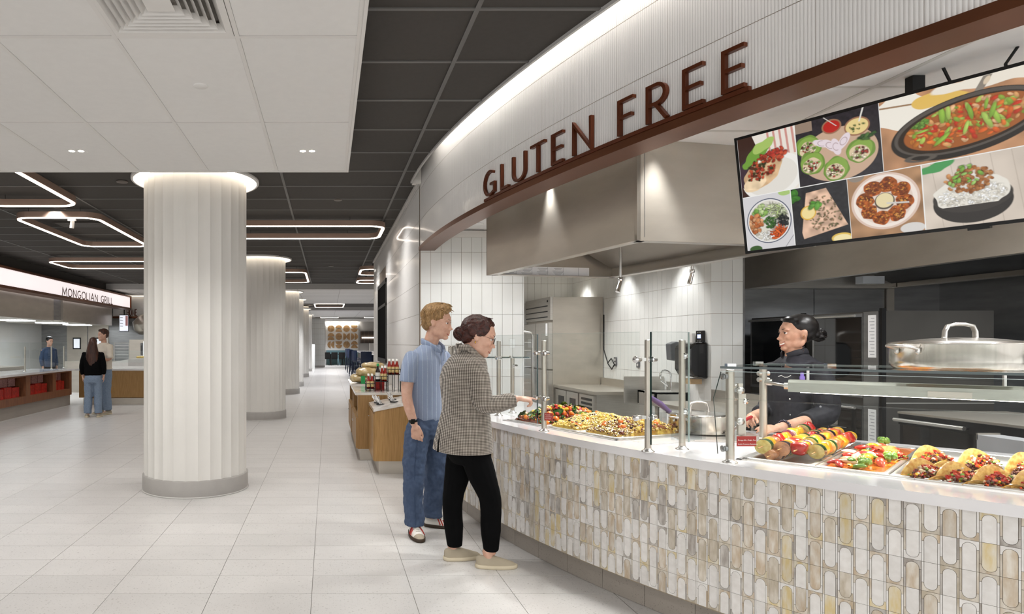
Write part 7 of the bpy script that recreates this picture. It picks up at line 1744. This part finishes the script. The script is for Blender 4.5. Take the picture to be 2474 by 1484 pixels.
for y in (4.57, 4.76): limb(b, [(3.38, y, .85), (3.37, y, .45), (3.38, y, .08)], [.085, .06, .045]); limb(b, [(3.4, y, .06), (3.34, y, .035), (3.26, y, .03)], [.035, .035, .028])
voxel(b.build('body', M_skm, t), VX_, 4); H.features(None, M_hairk, smile=2)
j = MB(); torso(j, [(3.39, 4.66, 1.43, .066, .06), (3.385, 4.66, 1.405, .085, .075), (3.38, 4.66, 1.385, .12, .095), (3.378, 4.66, 1.355, .17, .12), (3.375, 4.66, 1.3, .205, .145), (3.365, 4.66, 1.2, .205, .16), (3.365, 4.66, 1.05, .2, .16), (3.38, 4.66, .9, .21, .165), (3.385, 4.66, .78, .215, .17)], ps)
climb(j, [(3.365, 4.48, 1.315), (3.395, 4.43, 1.22), (3.405, 4.41, 1.1), (3.395, 4.40, 1.01), (3.30, 4.365, .985), (3.2, 4.325, .968)], [.07, .078, .076, .076, .07, .06]); climb(j, [(3.35, 4.84, 1.315), (3.36, 4.87, 1.15), (3.31, 4.84, 1.02), (3.14, 4.69, .985)], [.07, .074, .068, .056])
voxel(j.build('chef_coat', M_coat, t), .006, 3, .5, .02)
j = MB()
for y in (4.57, 4.76): climb(j, [(3.39, y, .82), (3.38, y, .45), (3.39, y, .1)], [.1, .085, .075])
voxel(j.build('trousers', M_blk, t), .008, 2)
MB().tube([(3.295, 4.63, 1.40), (3.335, 4.585, 1.425), (3.41, 4.59, 1.437), (3.445, 4.66, 1.44), (3.41, 4.73, 1.437), (3.335, 4.735, 1.425), (3.295, 4.69, 1.40)], .011, 10, sq=(2, .6)).build('stand_collar', M_coat, t)
cr = random.Random(1)
for x, z in ((3.248, 1.23), (3.235, 1.1), (3.24, 0.99)): MB().ell((x, 4.52, z), (.007, .005, .007), 8, 6).build('button', M_whitebar, t)
MB().ell((3.30, 4.325, 1.065), (.008, .005, .008), 8, 6).build('sleeve_button', mat('grey button', '8a8a8e', .3, var=.05), t)
MB().obox((3.27, 4.452, 1.272), (.008, 0, 0), (0, .006, 0), (0, 0, .016)).obox((3.27, 4.45, 1.245), (.014, 0, 0), (0, .006, 0), (0, 0, .018)).build('badge', mat('lilac badge', '8d76c9', .4, var=.04), t)
o = MB(); o.tube([(3.10+.022*k, 4.445, 1.262+.008*math.sin(k*1.9)) for k in range(5)], .002, 5).build('embroidery', M_whitebar, t)
for x, a, b_ in ((3.02, 0, 0),): pass
br = MB(); wc = Vector((2.985, 4.222, .946)); ax = Vector((1, .43, .08)).normalized(); u_ = ax.orthogonal().normalized(); v_ = ax.cross(u_)
for k in range(16): br.ell(wc+(u_*math.cos(k*PI/8)+v_*math.sin(k*PI/8))*.037, (.008, .008, .008), 8, 6)
br.build('bracelet', mat('dark beads', '2a1c33', .25, coat=.5, var=.2), t)
c = MB(); H.e(c, -.026, 0, .045, .100, .081, .087, n=24, m=16); H.e(c, -.055, 0, .005, .055, .07, .06); H.e(c, .022, 0, .083, .055, .06, .036); H.e(c, -.125, 0, -.005, .04, .042, .042); H.e(c, -.1, 0, .0, .04, .05, .04)
for y in (-1, 1): H.e(c, -.012, y*.058, .05, .05, .02, .045)
hr = voxel(c.build('hair', M_hairk, t), .005, 14)
c = MB()
def fn(r):
    y0 = r.uniform(-1, 1); a = abs(y0); return [(.072-.03*a, .06*y0, .10-.045*a*a), (.0, .082*y0, .128-.07*a*a), (-.07, .078*y0, .09-.055*a*a), (-.118, .045*y0, .03)]
def fn(r): a = r.uniform(0, 6.3); b_ = r.uniform(0, 6.3); q = .043; return [(-.13+q*math.cos(a+k*.6), q*math.sin(a+k*.6)*math.cos(b_), -.005+q*math.sin(a+k*.6)*math.sin(b_)) for k in range(6)]
strands(c, H, 60, fn, .003, 14); c.build('hair_strands', M_hairk, hr)
for z in (-.034, -.026, -.016): MB().lathe([(.0045, -.001), (.006, 0), (.0045, .001)], H.p(-.008, .083, z), 10, ax=tuple(H.R@Vector((0, 1, 0)))).build('earring', MATS['gold'], t)
MB().tube([H.p(-.03+.012*math.sin(k*1.3)+.004*k, .047+.0005*k, -.088-.008*k+.008*math.cos(k*2)) for k in range(8)], .0016, 5).build('neck_tattoo', mat('tattoo ink', '4d3a38', .6, var=.1), t)
tg = thing('tongs', 'steel utensil with a red handle held by the chef', 'utensil', (2.7, 4.2, .95))
MB().tube([(2.82, 4.30, 1.0), (2.72, 4.22, .985), (2.66, 4.17, .97)], .011, 10).build('handle', mat('red grip', 'a01c20', .4, var=.05), tg); MB().tube([(2.66, 4.17, .97), (2.58, 4.11, .935), (2.54, 4.08, .91)], [.006, .012, .02], 10, sq=(1, .3)).build('blade', M_steelp, tg)
# ---------------- people far left
def simple_person(label, x, y, psi, hgt, top, low, hairm, longhair=False, skin=M_skl, short=False, armpose=0, feet=True, hpsi=None):
    k = hgt/1.75; t = thing('person', label, 'person', (x, y, 0)); f = Vector((math.cos(psi), math.sin(psi), 0)); l = Vector((-f.y, f.x, 0)); O = Vector((x, y, 0))
    g = lambda a, b_, z: O+f*a*k+l*b_*k+Vector((0, 0, z*k))
    def T(mb, secs): return torso(mb, [(*(g(a, 0, z)), w_*k, d*k) for a, z, w_, d in secs], psi, 20)
    H = Head(t, g(.03, 0, 1.625), hpsi if hpsi is not None else psi, .05, 1.05*k, skin, longhair)
    b = MB(); H.volumes(b); limb(b, [g(0, 0, 1.42), g(.01, 0, 1.55)], [.06*k, .055*k], 10); T(b, [(0, 1.45, .13, .07), (0, 1.2, .15, .1), (0, .9, .15, .11)])
    for sg in (-1, 1):
        if armpose: A_ = [g(0, .19*sg, 1.4), g(.04, .23*sg, 1.15), g(.2, .08*sg, 1.12)]; hd = tuple(-l*sg)
        else: A_ = [g(0, .19*sg, 1.4), g(-.01, .235*sg, 1.14), g(.04, .22*sg, .9)]; hd = tuple(f*.15+Vector((0, 0, -1)))
        limb(b, A_, [.048*k, .04*k, .027*k], 10); hand(b, A_[-1], hd, tuple(l*sg) if not armpose else tuple(f), .17*k, side=sg)
        limb(b, [g(0, .09*sg, .85), g(.02, .1*sg, .47), g(0, .11*sg, .08)], [.08*k, .055*k, .04*k], 10)
        limb(b, [g(.0, .11*sg, .06), g(.12, .13*sg, .035)], [.035*k, .028*k], 8)
    voxel(b.build('body', skin, t), .009, 2); H.features(None, hairm, smile=False)
    c = MB(); T(c, [(0, 1.47, .09, .07), (0, 1.43, .16, .1), (0, 1.3, .2, .13), (0, 1.1, .175, .125), (0, .92, .18, .13)])
    for sg in (-1, 1):
        if armpose: climb(c, [g(0, .17*sg, 1.4), g(.04, .23*sg, 1.15)]+([] if short else [g(.17, .1*sg, 1.12)]), [.075*k, .068*k]+([] if short else [.045*k]), 10)
        else: climb(c, [g(0, .17*sg, 1.4), g(-.01, .235*sg, 1.14)]+([] if short else [g(.03, .225*sg, .95)]), [.065*k, .056*k]+([] if short else [.045*k]), 10)
    voxel(c.build('top', top, t), .011, 2, .5, .012)
    c = MB(); T(c, [(0, .97, .165, .12), (0, .85, .175, .135), (0, .76, .16, .12)])
    for sg in (-1, 1): climb(c, [g(0, .09*sg, .83), g(.02, .1*sg, .47), g(0, .115*sg, .09)], [.105*k, .09*k, .085*k], 12)
    voxel(c.build('jeans', low, t), .011, 2, .5, .02)
    c = MB(); H.e(c, -.024, 0, .046, .102, .083, .09); H.e(c, -.06, 0, .0, .055, .068, .06); H.e(c, .035, 0, .095, .05, .06, .03)
    if longhair: T2 = [(*(g(-.07, 0, z)), w_*k, d*k) for z, w_, d in ((1.68, .07, .06), (1.6, .1, .075), (1.45, .13, .085), (1.28, .14, .07), (1.12, .1, .05), (1.06, .04, .03))]; torso(c, T2, psi, 20)
    voxel(c.build('hair', hairm, t), .008, 2, .5, .006, TEX2)
    for sg in (-1, 1): shoe(t, g(-.09, .115*sg, 0), psi+.15*sg, .27*k, M_canvas, M_rubber)
simple_person('person with long brown hair in a black top, seen from behind', -4.75, 13.06, PI/2+.15, 1.60, M_blk, M_jeanl, M_hairbr, True)
simple_person('person in a cream shirt facing the camera, talking beside the oak counter', -4.72, 13.62, -PI/2-.55, 1.79, M_tee, M_jeanl, M_hairbr, short=True, armpose=1, hpsi=-PI/2-.8)
simple_person('worker in dark navy behind the far left glass guards', -7.3, 16.9, -.5, 1.66, M_jean2, M_blk, M_hairk)
# ---------------------------------------------------------------- tidy
for o in bpy.data.objects:
    if 'wl' in o: del o['wl']
